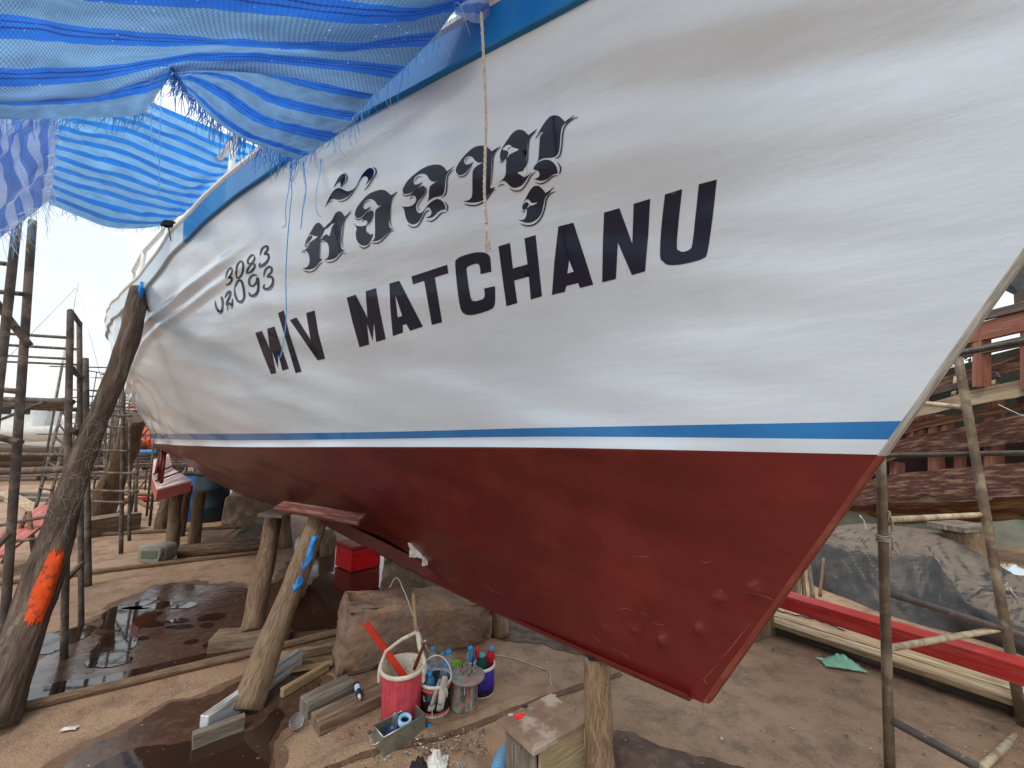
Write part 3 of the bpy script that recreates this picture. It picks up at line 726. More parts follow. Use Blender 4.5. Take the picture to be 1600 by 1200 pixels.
tarp_far = tarp_mat('striped_woven_tarp_pale', (.02, .26, .86, 1), (.20, .48, .86, 1), (.015, .2, .78, 1), weave=95, transl=.8, hue2=(.4, .68, .96, 1), band=.45)
tarp_mauve = tarp_mat('faded_mauve_tarp', (.14, .30, .78, 1), (.42, .58, .93, 1), (.14, .28, .74, 1), weave=60, transl=.75, hue2=(.85, .88, 1, 1), band=.5)
strand_blue = mat('blue_tarp_strand', (.04, .32, .90, 1), (.14, .50, .95, 1), .4, 20, 0)
strand_pale = mat('pale_tarp_strand', (.5, .6, .72, 1), (.7, .75, .8, 1), .4, 20, 0)

def sheet(name, rows, m, label, v0=0, ns=14, nc=90, fold=.03, seed=1, th=.0025, stretch=1.0):
    """rows: lists of (u, v, z) control points running along the stripes; row k is stripe coordinate v0+k"""
    ctrl = [vcurve([Pz(u, v, z) for u, v, z in r], nc) for r in rows]
    nr = (len(rows)-1)*ns+1; g = []; uv = []
    for i in range(nr):
        t = i/ns
        row = []; ru = []
        for j in range(nc):
            p = Vector([interp(list(range(len(rows))), [c[j][a] for c in ctrl], t) for a in range(3)])
            e = min(1, 6*min(j/(nc-1), 1-j/(nc-1), i/(nr-1), 1-i/(nr-1))+.15)
            p.z += e*fold*(noise.noise(Vector((j/nc*3+seed, t*.9, 2)))+.35*noise.noise(Vector((j/nc*9+seed, t*2.5, 5))))
            p.z += e*.006*noise.noise(Vector((j/nc*24+seed, t*7, 9)))
            row.append(p); ru.append((j/(nc-1)*4*stretch, v0+t))
        g.append(row); uv.append(ru)
    mb = MB(); mb.grid(g, uvs=uv)
    o = mb.build(name, m)
    tag(o, label, 'tarpaulin')
    return o, g
def fringe(parent, edge, n, ln, drop, spread=.4, m=strand_blue, r=.0011, seed=3, thick_from=None):
    rnd = random.Random(seed); mb = MB()
    k = len(edge)
    for i in range(n):
        t = rnd.random()*(k-1); a = int(t); p = edge[a].lerp(edge[min(a+1, k-1)], t-a)
        l = ln*rnd.uniform(.3, 1.3); d = Vector((rnd.gauss(0, spread), rnd.gauss(0, spread), -drop)).normalized()
        pts = [p]; q = p.copy()
        for s in range(5):
            d = (d+Vector((rnd.gauss(0, .22), rnd.gauss(0, .22), -.25))).normalized(); q = q+d*l/5; pts.append(q.copy())
        mb.tube(pts, [r]*5+[r*.6], 3, caps=False, seed=rnd.random()*3)
    return struct(mb.build('frayed_edge', m, parent), 'stuff')
# --- main sheet: from over the camera down to the rail
Z = 3.25
main_rows = [
 [(-700, -900, 3.5), (-100, -900, 3.5), (500, -900, 3.5), (1100, -900, 3.45), (1500, -800, 3.4), (1900, -760, 3.35)],
 [(-600, -480, 3.45), (-100, -480, 3.4), (350, -480, 3.4), (800, -480, 3.4), (1150, -430, 3.35), (1450, -400, 3.35)],
 [(-500, -260, 3.4), (-100, -260, 3.35), (300, -260, 3.35), (650, -260, 3.35), (920, -230, 3.35), (1150, -200, 3.33)],
 [(-400, -110, 3.35), (-50, -110, 3.3), (250, -110, 3.3), (520, -100, 3.3), (760, -70, 3.33), (850, -60, 3.32)],
 [(-300, -60, 3.3), (0, -50, 3.25), (150, -25, 3.2), (400, -12, 3.2), (620, 12, 3.2), (735, -5, 3.10)],
 [(-300, 20, 3.25), (0, 22, 3.2), (150, 38, 3.15), (330, 52, 3.12), (520, 60, 3.10), (685, 50, 3.02)],
 [(-300, 110, 3.2), (0, 110, 3.15), (160, 108, 3.1), (330, 86, 3.1), (480, 90, 3.06), (634, 104, 2.98)],
 [(-300, 152, 3.15), (0, 160, 3.1), (150, 152, 3.08), (275, 113, 3.1), (430, 118, 3.04), (586, 148, 2.96)],
]
tarp_a, ga = sheet('striped_tarp', main_rows, tarp_main, 'large blue striped tarpaulin stretched overhead to the boat rail', v0=0, ns=12, nc=100, fold=.035)
low_left = [
 [(-300, 142, 3.17), (0, 150, 3.12), (80, 147, 3.105), (150, 142, 3.10), (220, 122, 3.11), (276, 104, 3.12)],
 [(-300, 176, 3.1), (0, 186, 3.05), (80, 186, 3.05), (150, 184, 3.05), (205, 182, 3.05), (226, 176, 3.06)],
]
tb, gb = sheet('tarp_hem', low_left, tarp_main, '', v0=7, ns=12, nc=50, fold=.012, seed=4)
low_right = [
 [(268, 102, 3.12), (300, 98, 3.12), (370, 94, 3.10), (450, 110, 3.07), (520, 130, 3.03), (588, 140, 2.98)],
 [(272, 116, 3.1), (302, 112, 3.1), (362, 118, 3.08), (430, 148, 3.04), (500, 165, 3.0), (562, 176, 2.94)],
 [(274, 120, 3.1), (306, 122, 3.09), (356, 142, 3.06), (415, 180, 3.02), (480, 198, 2.98), (530, 208, 2.93)],
 [(277, 124, 3.1), (305, 145, 3.08), (345, 178, 3.05), (392, 208, 3.0), (440, 225, 2.96), (486, 238, 2.92)],
 [(280, 128, 3.1), (306, 158, 3.07), (338, 190, 3.04), (382, 218, 2.99), (428, 236, 2.95), (464, 250, 2.91)],
]
tc_, gc = sheet('tarp_hem', low_right, tarp_main, '', v0=7, ns=12, nc=60, fold=.012, seed=9)
for o in (tb, tc_):
    for k in ('label', 'category'): del o[k]
    loc = o.location.copy(); o.parent = tarp_a; o.location = loc-tarp_a.location
o_f = fringe(tarp_a, [r[-1] for r in ga[48:]]+[r[-1] for r in gc], 130, .085, .8, .6, seed=5)
fringe(tarp_a, [r[-1] for r in ga[48:]]+[r[-1] for r in gc], 26, .11, .5, .8, m=strand_pale, seed=6, r=.0009)
fringe(tarp_a, [r[0] for r in gc], 110, .09, .3, .7, seed=7)
fringe(tarp_a, gc[-1], 170, .12, 1.4, .25, seed=8, r=.0016)
fringe(tarp_a, gb[-1], 120, .09, 1.2, .3, seed=11)
fringe(tarp_a, [r[-1] for r in gb], 40, .10, .3, .7, m=strand_pale, seed=12)
# crumpled pale flap by the rail at the very top
flap = [[(690, -30, 3.22), (740, -40, 3.24), (800, -30, 3.25)], [(700, 5, 3.15), (745, 6, 3.15), (785, -4, 3.2)], [(712, 22, 3.13), (748, 36, 3.1), (776, 8, 3.15)]]
tf_, gf = sheet('tarp_corner', flap, tarp_mauve, '', v0=0, ns=10, nc=16, fold=.02, seed=14)
for k in ('label', 'category'): del tf_[k]
loc = tf_.location.copy(); tf_.parent = tarp_a; tf_.location = loc-tarp_a.location
# --- second sheet, hanging behind
L2 = lambda pts, t0, t1: [(u, v, (P(u, v, t0+(t1-t0)*i/(len(pts)-1))).z) for i, (u, v) in enumerate(pts)]
far_rows = []
TL = [(40, 100), (120, 120), (210, 135), (300, 170), (375, 205), (415, 228)]
BR = [(74, 318), (128, 340), (170, 353), (215, 357), (250, 353), (266, 348)]
LE = [(85, 100), (88, 190), (86, 240), (82, 290), (76, 318)]
NR = 12
top = [(86, 130), (150, 140), (215, 152), (285, 180), (350, 208), (408, 232)]
for i in range(NR+1):
    t = i/NR; row = []
    mid = [(86-10*t, 130+188*t), (150-22*t, 140+200*t), (215-45*t+10*t*(1-t), 152+201*t), (285-70*t+30*t*(1-t), 180+177*t+18*t*(1-t)), (350-100*t+40*t*(1-t), 208+145*t+26*t*(1-t)), (408-142*t, 232+116*t)]
    # stripes droop towards the middle in the upper part
    mid = [(u, v+[0, 2, 0, 0, 2, 0][k]) for k, (u, v) in enumerate(mid)]
    ts = [2.75+.25*k/5 + .35*t*(1-t) for k in range(6)]
    far_rows.append([(u, v, P(u, v, ts[k]).z) for k, (u, v) in enumerate(mid)])
def sheet_t(name, rows, m, label, cat=True, v0=0, ns=6, nc=60, amp=.02, seed=1, ust=4):
    ctrl = [vcurve([P(u, v, t) for u, v, t in r], nc) for r in rows]; nr = (len(rows)-1)*ns+1; g = []; uv = []
    for i in range(nr):
        t = i/ns; row = []; ru = []
        for j in range(nc):
            p = Vector([interp(list(range(len(rows))), [c[j][a] for c in ctrl], t) for a in range(3)])
            e = min(1, 6*min(j/(nc-1), 1-j/(nc-1), i/(nr-1), 1-i/(nr-1)))
            p.y += e*amp*(noise.noise(Vector((j/nc*4+seed, t*.5, 2)))+.4*noise.noise(Vector((j/nc*12+seed, t*1.6, 5))))
            row.append(p); ru.append((j/(nc-1)*ust, v0+t))
        g.append(row); uv.append(ru)
    mb = MB(); mb.grid(g, uvs=uv); o = mb.build(name, m)
    if cat: tag(o, label, 'tarpaulin')
    return o, g
rows_t = []
for i in range(NR+1):
    t = i/NR
    mid = [(86-10*t, 130+188*t), (150-22*t, 140+200*t), (215-45*t+10*t*(1-t), 152+203*t), (285-70*t+30*t*(1-t), 180+177*t+40*t*(1-t)), (350-100*t+40*t*(1-t), 208+145*t+50*t*(1-t)), (408-142*t, 232+116*t)]
    rows_t.append([(u, v, 2.75+.30*k/5+.4*t*(1-t)) for k, (u, v) in enumerate(mid)])
tarp_b, gB = sheet_t('striped_tarp', rows_t, tarp_far, 'pale blue narrow striped tarpaulin sagging behind the large one', v0=0, ns=6, nc=70, amp=.05)
fringe(tarp_b, gB[-1], 70, .05, .8, .6, seed=21)
fringe(tarp_b, [r[-1] for r in gB[:40]], 50, .07, .8, .5, seed=22)
# --- faded sheet at the left edge
rows_c = []
for i in range(9):
    t = i/8  # stripes run downwards here, so rows advance from left to right
    u0 = -110+200*t; vb = 430-118*t**1.4
    rows_c.append([(u0, 150, 2.2+.25*t), (u0-2, 150+(vb-150)*.25, 2.2+.25*t), (u0-4, 150+(vb-150)*.5, 2.2+.25*t), (u0-6, 150+(vb-150)*.76, 2.2+.2*t), (u0-12, vb, 2.2+.15*t)])
tarp_c, gC = sheet_t('striped_tarp', rows_c, tarp_mauve, 'faded mauve tarpaulin hanging in folds at the left edge', v0=0, ns=8, nc=40, amp=.07, seed=5, ust=3)
fringe(tarp_c, [r[-1] for r in gC], 120, .12, .5, .7, m=strand_pale, seed=31)
fringe(tarp_c, [r[-1] for r in gC], 60, .16, .9, .5, seed=32)
fringe(tarp_c, gC[-1], 60, .06, .5, .7, m=strand_pale, seed=33)
# dark cord knot that ties the corner of the second sheet
cord = mat('black_cord', (.012, .012, .013, 1), None, .6, 20, .2)
kp = P(262, 350, 3.0); e = empty('cord_knot', kp, 'dark knotted cord tying the corner of the pale striped tarpaulin', 'knot')
rnd = random.Random(77)
for k in range(4):
    mb = MB(); mb.tube([kp+Vector((cos(a)*.035+rnd.gauss(0, .008), sin(a)*.02, sin(a+k)*.018)) for a in [2*pi*i/10 for i in range(11)]], .007, 6); mb.build('loop', cord, e)
mb = MB(); mb.tube([kp, kp+Vector((.02, 0, -.06)), kp+Vector((.045, 0, -.14))], .004, 5); mb.build('tail', cord, e)
# long loose strands
def strand(name, pts, r, m, label, cat='strand', group=None, n=30, wob=.004, seed=0):
    c = vcurve([P(*p) for p in pts], n)
    for i, p in enumerate(c):
        p.x += wob*noise.noise(Vector((i*.35, seed, 0))); p.y += wob*noise.noise(Vector((i*.35, seed, 4)))
    mb = MB(); mb.tube(c, [r]*(n-1)+[r*.5], 5, seed=seed); o = mb.build(name, m); tag(o, label, cat, group); return o
gp = 'loose blue strands hanging from the tarpaulin'
T_ = 2.05
strand('tarp_strand', [(452, 248, T_), (456, 300, T_), (452, 340, T_), (447, 420, T_), (447, 500, T_), (441, 545, T_), (437, 560, T_)], .0026, strand_blue, 'longest blue strand, hanging down across the letters M/V', 'strand', gp)
strand('tarp_strand', [(459, 250, T_), (450, 300, T_), (446, 330, T_), (447, 350, T_), (441, 356, T_)], .0022, strand_blue, 'blue strand with hooked end just left of the longest strand', 'strand', gp, seed=1)
strand('tarp_strand', [(472, 246, T_), (478, 290, T_), (474, 320, T_), (470, 358, T_)], .0026, strand_blue, 'thick short blue strand just right of the longest strand', 'strand', gp, seed=2)
strand('tarp_strand', [(502, 235, T_), (500, 270, T_), (494, 300, T_), (495, 330, T_), (502, 340, T_)], .0016, strand_blue, 'thin curved blue strand above the first Thai letter', 'strand', gp, seed=3)
strand('tarp_strand', [(478, 246, T_), (474, 268, T_), (478, 300, T_), (475, 322, T_)], .0014, strand_blue, 'thin blue strand between the thick short one and the thin curved one', 'strand', gp, seed=4)
strand('tarp_strand', [(244, 130, 2.3), (236, 190, 2.3), (240, 230, 2.3), (250, 255, 2.3)], .0024, strand_blue, 'kinked dark strand hanging before the pale striped tarpaulin', 'strand', gp, seed=5)
strand('tarp_strand', [(252, 138, 2.3), (250, 220, 2.3), (248, 312, 2.3)], .0022, strand_blue, 'straight dark strand hanging before the pale striped tarpaulin', 'strand', gp, seed=6)
strand('tarp_strand', [(622, 128, 2.0), (620, 160, 2.0), (625, 186, 2.0)], .0014, strand_pale, 'short white strand hanging over the blue rail', 'strand', gp, seed=7)
strand('tarp_strand', [(520, 210, 2.05), (535, 225, 2.02), (552, 244, 2.0)], .0018, strand_pale, 'stiff white strand slanting down below the tarpaulin edge', 'strand', gp, seed=8)
# hanging rope with a frayed end
rope_m = mat('pale_rope', (.55, .52, .45, 1), (.38, .35, .29, 1), .85, 60, .6, bdist=.003)
rp_ = [P(*p) for p in [(752, 20, 1.22), (756, 100, 1.22), (759, 180, 1.22), (758, 245, 1.22), (757, 300, 1.22), (760, 350, 1.22)]]
c = vcurve(rp_, 130); rope = empty('hanging_rope', c[0], 'twisted pale rope with a frayed end hanging from the rail across the Thai letters', 'rope')
for ph in range(3):
    mb = MB(); pts = []
    for i, p in enumerate(c):
        a = i*.52+ph*2*pi/3; pts.append(p+Vector((cos(a)*.0026, sin(a)*.0026, 0)))
    mb.tube(pts, .0027, 6, seed=ph); mb.build('strand', rope_m, rope)
mb = MB(); rnd = random.Random(4)
for i in range(9):
    p = c[-1]; q = [p, p+Vector((rnd.gauss(0, .004), rnd.gauss(0, .004), -.03)), p+Vector((rnd.gauss(.004, .007), rnd.gauss(0, .006), -.06)), p+Vector((rnd.gauss(.008, .008), rnd.gauss(0, .008), -.09+rnd.gauss(0, .012)))]
    mb.tube(q, [.0016, .0014, .0011, .0008], 4, seed=i)
mb.build('frayed_end', rope_m, rope)
# ================================================================ wet ground, rails and loose dirt
def PY(u, v, Y): r = ray(u, v); return Vector((0, 0, EYE))+r*(Y/r.y)
wet = mat('wet_earth', (.050, .026, .017, 1), (.080, .044, .029, 1), .30, 6, .22, rough2=.015, bdist=.008, c3=(.12, .07, .046, 1), scale3=14, amt3=.5, spec=1, bscale=18)
damp = mat('damp_earth', (.115, .066, .042, 1), (.15, .09, .058, 1), .8, 7, .6, rough2=.5, bdist=.012, c3=(.20, .125, .08, 1), scale3=9, amt3=.6)
water = mat('puddle_water', (.022, .012, .008, 1), (.03, .017, .011, 1), .03, 3, .05, bdist=.004, bscale=14, spec=.8)
dank = mat('damp_or_shaded_earth', (.058, .030, .020, 1), (.085, .048, .032, 1), .8, 7, .6, rough2=.5, bdist=.012, c3=(.13, .08, .052, 1), scale3=14, amt3=.5, spec=.3)
def patch(name, px, m, z, jag=.05, n=14, seed=0, grow=0):
    pts = [G(u, v) for u, v in px]; out = []
    if name == 'wet_or_shaded_ground' and m is wet: patch('damp_ground', px, damp, .002+.0005*(seed % 3), jag*1.3, n, seed+50, grow=.055)
    if grow:
        ar = sum(pts[i-1].x*pts[i].y-pts[i].x*pts[i-1].y for i in range(len(pts))); sg = 1 if ar > 0 else -1
        new = []
        for i in range(len(pts)):
            t_ = (pts[(i+1) % len(pts)]-pts[i-1]).normalized(); new.append(pts[i]+Vector((t_.y, -t_.x, 0))*sg*grow*(.4+pts[i].length*.2))
        pts = new
    k = len(pts)
    for i in range(k):
        p0, p1, p2, p3 = pts[i-1], pts[i], pts[(i+1) % k], pts[(i+2) % k]
        for q in range(n):
            t = q/n
            p = .5*(2*p1+(p2-p0)*t+(2*p0-5*p1+4*p2-p3)*t*t+(3*p1-p0-3*p2+p3)*t**3)
            f = jag*(1+p.length*.15)
            p = p+Vector((noise.noise(p*4+Vector((seed, 0, 0))), noise.noise(p*4+Vector((0, seed, 5))), 0))*f+Vector((noise.noise(p*15+Vector((seed, 0, 0))), noise.noise(p*15+Vector((0, seed, 5))), 0))*f*.5
            p.z = z; out.append(p)
    tr = tessellate_polygon([[Vector((p.x, p.y, 0)) for p in out]])
    mb = MB(); mb.v = out
    for t in tr:
        a, b, c = [out[i] for i in t]
        mb.face(t if (b-a).cross(c-a).z > 0 else (t[0], t[2], t[1]))
    return struct(mb.build(name, m, None, (0, 0, 0)))
patch('wet_or_shaded_ground', [(30, 1105), (70, 1030), (140, 975), (200, 940), (240, 918), (300, 912), (350, 915), (400, 922), (440, 900), (470, 875), (520, 855), (600, 850), (640, 900), (630, 960), (560, 985), (470, 1003), (330, 1032), (200, 1062), (90, 1090)], wet, .004, .05, seed=3)
patch('wet_or_shaded_ground', [(100, 1225), (135, 1170), (200, 1140), (260, 1105), (320, 1090), (380, 1062), (430, 1040), (480, 1045), (505, 1075), (475, 1100), (460, 1130), (430, 1160), (410, 1225)], wet, .004, .03, seed=8)
patch('wet_or_shaded_ground', [(760, 990), (800, 965), (850, 950), (920, 980), (980, 1000), (940, 1022), (890, 1020), (850, 1008), (800, 1002)], dank, .004, .03, seed=12)
patch('wet_or_shaded_ground', [(955, 1150), (985, 1148), (1030, 1165), (1080, 1175), (1130, 1190), (1180, 1215), (1150, 1250), (955, 1250)], dank, .004, .025, seed=15)  # damp earth with the post's shadow painted into the same dark patch
patch('wet_or_shaded_ground', [(640, 850), (700, 830), (800, 880), (860, 930), (800, 960), (700, 940)], dank, .004, .06, seed=17)
patch('puddle', [(22, 1108), (44, 1082), (90, 1068), (150, 1060), (215, 1046), (330, 1020), (430, 1000), (436, 1008), (330, 1034), (200, 1064), (100, 1090)], water, .008, .012, seed=21)
patch('puddle', [(140, 1040), (148, 1005), (160, 972), (178, 950), (222, 950), (246, 960), (224, 985), (208, 1008), (196, 1040)], water, .008, .03, seed=22)
patch('puddle', [(40, 1022), (60, 1000), (100, 986), (150, 978), (140, 992), (112, 1005), (80, 1022)], water, .008, .02, seed=23)
patch('puddle', [(210, 945), (232, 936), (250, 935), (240, 942), (222, 950)], water, .008, .015, seed=24)
patch('puddle', [(455, 985), (470, 940), (500, 900), (545, 895), (610, 900), (625, 940), (600, 965), (540, 978)], water, .008, .03, seed=25)
patch('puddle', [(150, 1215), (190, 1180), (260, 1165), (330, 1155), (400, 1140), (430, 1110), (445, 1120), (420, 1160), (395, 1215)], water, .008, .02, seed=26)
rnd = random.Random(44)
for k in range(12):  # small puddles added at random for bright glints on the wet earth
    u = rnd.uniform(200, 400); v = rnd.uniform(945, 1010)
    if v > 1075-.19*u: v = 1060-.19*u-20
    w_ = rnd.uniform(8, 26); h_ = rnd.uniform(3, 8)
    patch('puddle', [(u-w_, v+h_*.4), (u-w_*.3, v-h_*.6), (u+w_*.6, v-h_), (u+w_, v-h_*.2), (u+w_*.2, v+h_*.6)], water, .0075+.0001*k, .02, n=8, seed=60+k)
log_bark = wood('bark_brown_log', (.15, .095, .06, 1), (.075, .048, .032, 1), (.26, .19, .13, 1), amt3=.5, bump=.9, k=1.5)
log_grey = wood('grey_brown_log', (.215, .138, .082, 1), (.09, .055, .034, 1), (.30, .215, .145, 1), amt3=.4, bump=.9, k=1.5)
log_dark = wood('dark_weathered_log', (.115, .078, .054, 1), (.052, .036, .027, 1), (.22, .17, .13, 1), amt3=.5, bump=.8)
post_wood = wood('split_post_timber', (.29, .195, .115, 1), (.12, .075, .045, 1), (.38, .29, .20, 1), amt3=.4, bump=1, k=2.0)
plank_wood = wood('brown_plank', (.21, .14, .09, 1), (.11, .07, .045, 1), (.33, .26, .19, 1), amt3=.5)
plank_new = wood('yellow_plank', (.42, .29, .15, 1), (.27, .17, .09, 1), (.5, .4, .27, 1), amt3=.5)
plank_grey = wood('grey_plank', (.20, .165, .13, 1), (.095, .075, .058, 1), (.32, .28, .23, 1), amt3=.5)
white_board = wood('white_painted_board', (.58, .61, .62, 1), (.42, .44, .44, 1), (.16, .14, .11, 1), amt3=.9, rough=.5)
red_beam = wood('red_painted_beam', (.40, .035, .03, 1), (.33, .022, .02, 1), (.50, .12, .10, 1), amt3=.35, rough=.45, bump=.15)
dirt_seam = mat('dark_soil_seam', (.09, .048, .03, 1), (.15, .09, .058, 1), .8, 12, .8, bdist=.012)
def log_thing(name, a, b, r0, r1, m, label, cat='log', group=None, wobble=.16, seed=1, n=26, bend=.03, segs=18, build=True, sq=1):
    a = Vector(a); b = Vector(b); d = b-a; s = d.cross(Vector((0, 0, 1))); 
    s = s.normalized() if s.length > 1e-4 else Vector((1, 0, 0))
    pts = []; rr = []
    for i in range(n):
        t = i/(n-1); pts.append(a+d*t+s*bend*d.length*(noise.noise(Vector((t*2.2, seed, 0))))*sin(pi*t)); rr.append((r0+(r1-r0)*t)*(1+.10*noise.noise(Vector((t*5, seed, 3)))))
    mb = MB(); mb.tube(pts, rr, segs, wob=wobble, seed=seed, sq=sq)
    # knots
    if not build: return mb, pts
    o = mb.build(name, m, None, a); tag(o, label, cat, group); return o, pts
# ---- long round timbers lying on the ground
gr_rail = 'long round timbers lying on the yard floor'
log_thing('ground_rail', G(-60, 1128, .022), G(560, 980, .022), .028, .024, log_grey, 'thin round timber lying in front of the big puddle', 'timber rail', gr_rail, seed=2, n=50, bend=.006)
log_thing('ground_rail', G(-20, 914, .022), G(420, 861, .022), .03, .026, log_grey, 'round timber lying behind the grey jerrycan and puddle', 'timber rail', gr_rail, seed=3, n=50, bend=.006)
log_thing('ground_rail', G(110, 838, .022), G(400, 822, .022), .035, .035, log_bark, 'dark round timber lying beyond the jerrycan', 'timber rail', gr_rail, seed=4, n=50, bend=.006)
# raised seam of packed soil
mb = MB(); c = vcurve([G(430, 1230), G(560, 1168), (G(700, 1135)), G(820, 1090), G(960, 1045)], 60); rows = []
for i, p in enumerate(c):
    d = (c[min(i+1, 59)]-c[max(i-1, 0)]).normalized(); s = Vector((-d.y, d.x, 0)); h = .018*(1+.5*noise.noise(Vector((i*.3, 0, 0)))); w_ = .035*(1+.5*noise.noise(Vector((i*.2, 4, 0))))
    rows.append([p+s*(w_*(-1.5))+Vector((0, 0, .002)), p+s*(w_*-.5)+Vector((0, 0, h*.7)), p+Vector((0, 0, h)), p+s*(w_*.5)+Vector((0, 0, h*.5)), p+s*w_*1.3+Vector((0, 0, .002))])
mb.grid(rows); struct(mb.build('soil_ridge', earth))
mb = MB(); rows = []
for i, p in enumerate(c):
    d = (c[min(i+1, 59)]-c[max(i-1, 0)]).normalized(); s = Vector((-d.y, d.x, 0)); w_ = .03*(1+.6*noise.noise(Vector((i*.4, 4, 7))))
    q = p-s*.055; rows.append([q-s*w_+Vector((0, 0, .0045)), q+s*w_+Vector((0, 0, .0045))])
mb.grid(rows, sm=False); struct(mb.build('soil_groove', dirt_seam))
# ---- litter of wood chips, shell and paint flakes (uncountable)
chip = mat('pale_chips', (.42, .34, .25, 1), (.62, .56, .47, 1), .8, 30, 0)
chip_d = mat('dark_chips', (.07, .045, .03, 1), (.14, .1, .07, 1), .8, 30, 0)
def litter(name, n, m, smin, smax, regions, seed):
    rnd = random.Random(seed); mb = MB()
    for i in range(n):
        u0, u1, v0, v1 = rnd.choice(regions)
        p = G(rnd.uniform(u0, u1), rnd.uniform(v0, v1), 0); p.z = .009
        s = rnd.uniform(smin, smax)*(1 if rnd.random() < .9 else 2); a = rnd.random()*pi; e = rnd.uniform(.25, .9)
        x = Vector((cos(a), sin(a), rnd.uniform(-.2, .2)))*s; y = Vector((-sin(a), cos(a), rnd.uniform(-.2, .2)))*s*e; z = Vector((0, 0, s*.25))
        b = len(mb.v); mb.v += [p-x-y, p+x-y*.6, p+x*.7+y, p-x*.8+y*.8, p+z]
        for q in ((0, 1, 4), (1, 2, 4), (2, 3, 4), (3, 0, 4)): mb.face([b+k for k in q])
    o = mb.build(name, m, None, (0, 0, 0)); struct(o, 'stuff'); return o
regs = [(0, 1600, 1000, 1230), (0, 1600, 900, 1100), (850, 1600, 1000, 1200), (640, 760, 1140, 1180), (500, 700, 1120, 1220)]
litter('wood_chips', 420, chip, .0015, .0045, regs, 5)
litter('dark_debris', 700, chip_d, .002, .007, regs, 6)
litter('shavings', 60, chip, .002, .007, [(650, 760, 1140, 1175), (1340, 1600, 1150, 1200), (590, 720, 1170, 1200)], 7)

# ================================================================ props under the boat
BVR = BVHTree.FromPolygons([tuple(v.co+boat.location) for v in o_red.data.vertices], [tuple(p.vertices) for p in o_red.data.polygons])
def on_red(u, v, off=0):
    r = ray(u, v).normalized(); h = BVR.ray_cast(Vector((0, 0, EYE)), r, 30)
    if h[0] is None: return None
    n = h[1]; n = n if n.dot(r) < 0 else -n
    return h[0]+n*off
gp = 'round log props wedged under the hull'
tp = on_red(492, 783) or P(492, 783, 3.2)
tl = (tp.y*cos(CP)+(tp.z-EYE)*sin(CP)); print('PROP hull depth', tl, tp)
TOPA = P(500, 803, 3.05); 
prop1 = empty('prop_log', G(384, 1128), 'thick split log prop with blue rag, leaning up to the hull nearest the camera', 'log prop', gp)
mb, ppts = log_thing('x', G(384, 1112, .0), TOPA, .082, .068, post_wood, '', build=False, seed=6, bend=.012, wobble=.14, segs=22)
mb.build('log', post_wood, prop1)
blue_rag = mat('blue_rag', (.02, .20, .62, 1), (.05, .33, .75, 1), .75, 14, .6, bdist=.01)
def rag(parent, pts, ws, m, name='rag', seed=0, label=None, cat=None, thick=.006):
    mb = MB(); rr = []
    for i, (p, w_) in enumerate(zip(pts, ws)):
        r = []
        for j in range(7):
            x = (j/6-.5)*w_; r.append(Vector(p)+Vector((x, -.016+.03*(j/6-.5)**2*4+.018*noise.noise(Vector((i*.9+seed, j*.8, 2))), .02*noise.noise(Vector((i*.7+seed, j*.9, 7))))))
        rr.append(r)
    # smooth resample
    cols = [vcurve([r[j] for r in rr], 24) for j in range(7)]
    g = [[cols[j][i] for j in range(7)] for i in range(24)]; mb.grid(g)
    mb.grid([[p+Vector((0, thick, 0)) for p in reversed(r)] for r in g])
    o = mb.build(name, m, parent)
    if label: tag(o, label, cat)
    return o
def along(pts, t): x = t*(len(pts)-1); i = min(int(x), len(pts)-2); return pts[i].lerp(pts[i+1], x-i)
q = [along(ppts, t)+Vector((.045, -.06, 0)) for t in (.86, .80, .74, .69, .66)]
o = rag(None, q, [.05, .035, .06, .055, .03], blue_rag, 'blue_rag', 3, 'crumpled blue rag snagged on the thick split log prop, the upper one', 'rag')
q = [along(ppts, t)+Vector((.05, -.07, 0)) for t in (.62, .595, .57, .55)]
o = rag(None, q, [.02, .05, .05, .02], blue_rag, 'blue_rag', 8, 'small blue rag scrap below the larger one on the split log prop', 'rag')
log_thing('prop_log', G(392, 992, .05), P(428, 806, 3.85), .082, .07, log_grey, 'round log prop standing on a timber wedge behind the split log prop', 'log prop', gp, seed=9, bend=.02)
# boards between props and hull
o = MB().plank(P(436, 790, 3.02), P(566, 812, 2.72), .10, .032, up=(.3, -.55, .8), jit=.006, seed=2).build('pad_board', red_pad if 'red_pad' in globals() else wood('red_stained_board', (.16, .05, .038, 1), (.09, .032, .025, 1), (.30, .19, .16, 1), amt3=.6)); tag(o, 'red stained board clamped between hull and the split log prop', 'board')
o = MB().plank(P(414, 801, 3.7), P(452, 804, 3.6), .16, .025, up=(.1, -.2, 1), jit=.004, seed=3).build('pad_board', plank_grey); tag(o, 'small board on top of the rear log prop', 'board')
# wedge under rear prop
mb = MB(); mb.box((G(330, 1028)+G(412, 1005))/2+Vector((.03, .09, .045)), Vector((.24, .07, 0)), Vector((-.028, .085, 0)), Vector((0, 0, .045)), .008, jit=.01, seed=4); o = mb.build('timber_wedge', plank_wood); tag(o, 'brown timber block under the foot of the rear log prop', 'timber block')
# white painted board and wedge under near prop
o = MB().plank(G(318, 1136, .05), G(468, 1027, .05), .055, .10, seed=4, jit=.004).build('white_board', white_board); tag(o, 'long white painted board lying behind the foot of the split log prop', 'board')
o = MB().plank(G(300, 1158, .035), G(382, 1127, .035), .05, .07, seed=6, jit=.006).build('timber_wedge', plank_grey); tag(o, 'grey timber off-cut at the foot of the split log prop', 'timber block')
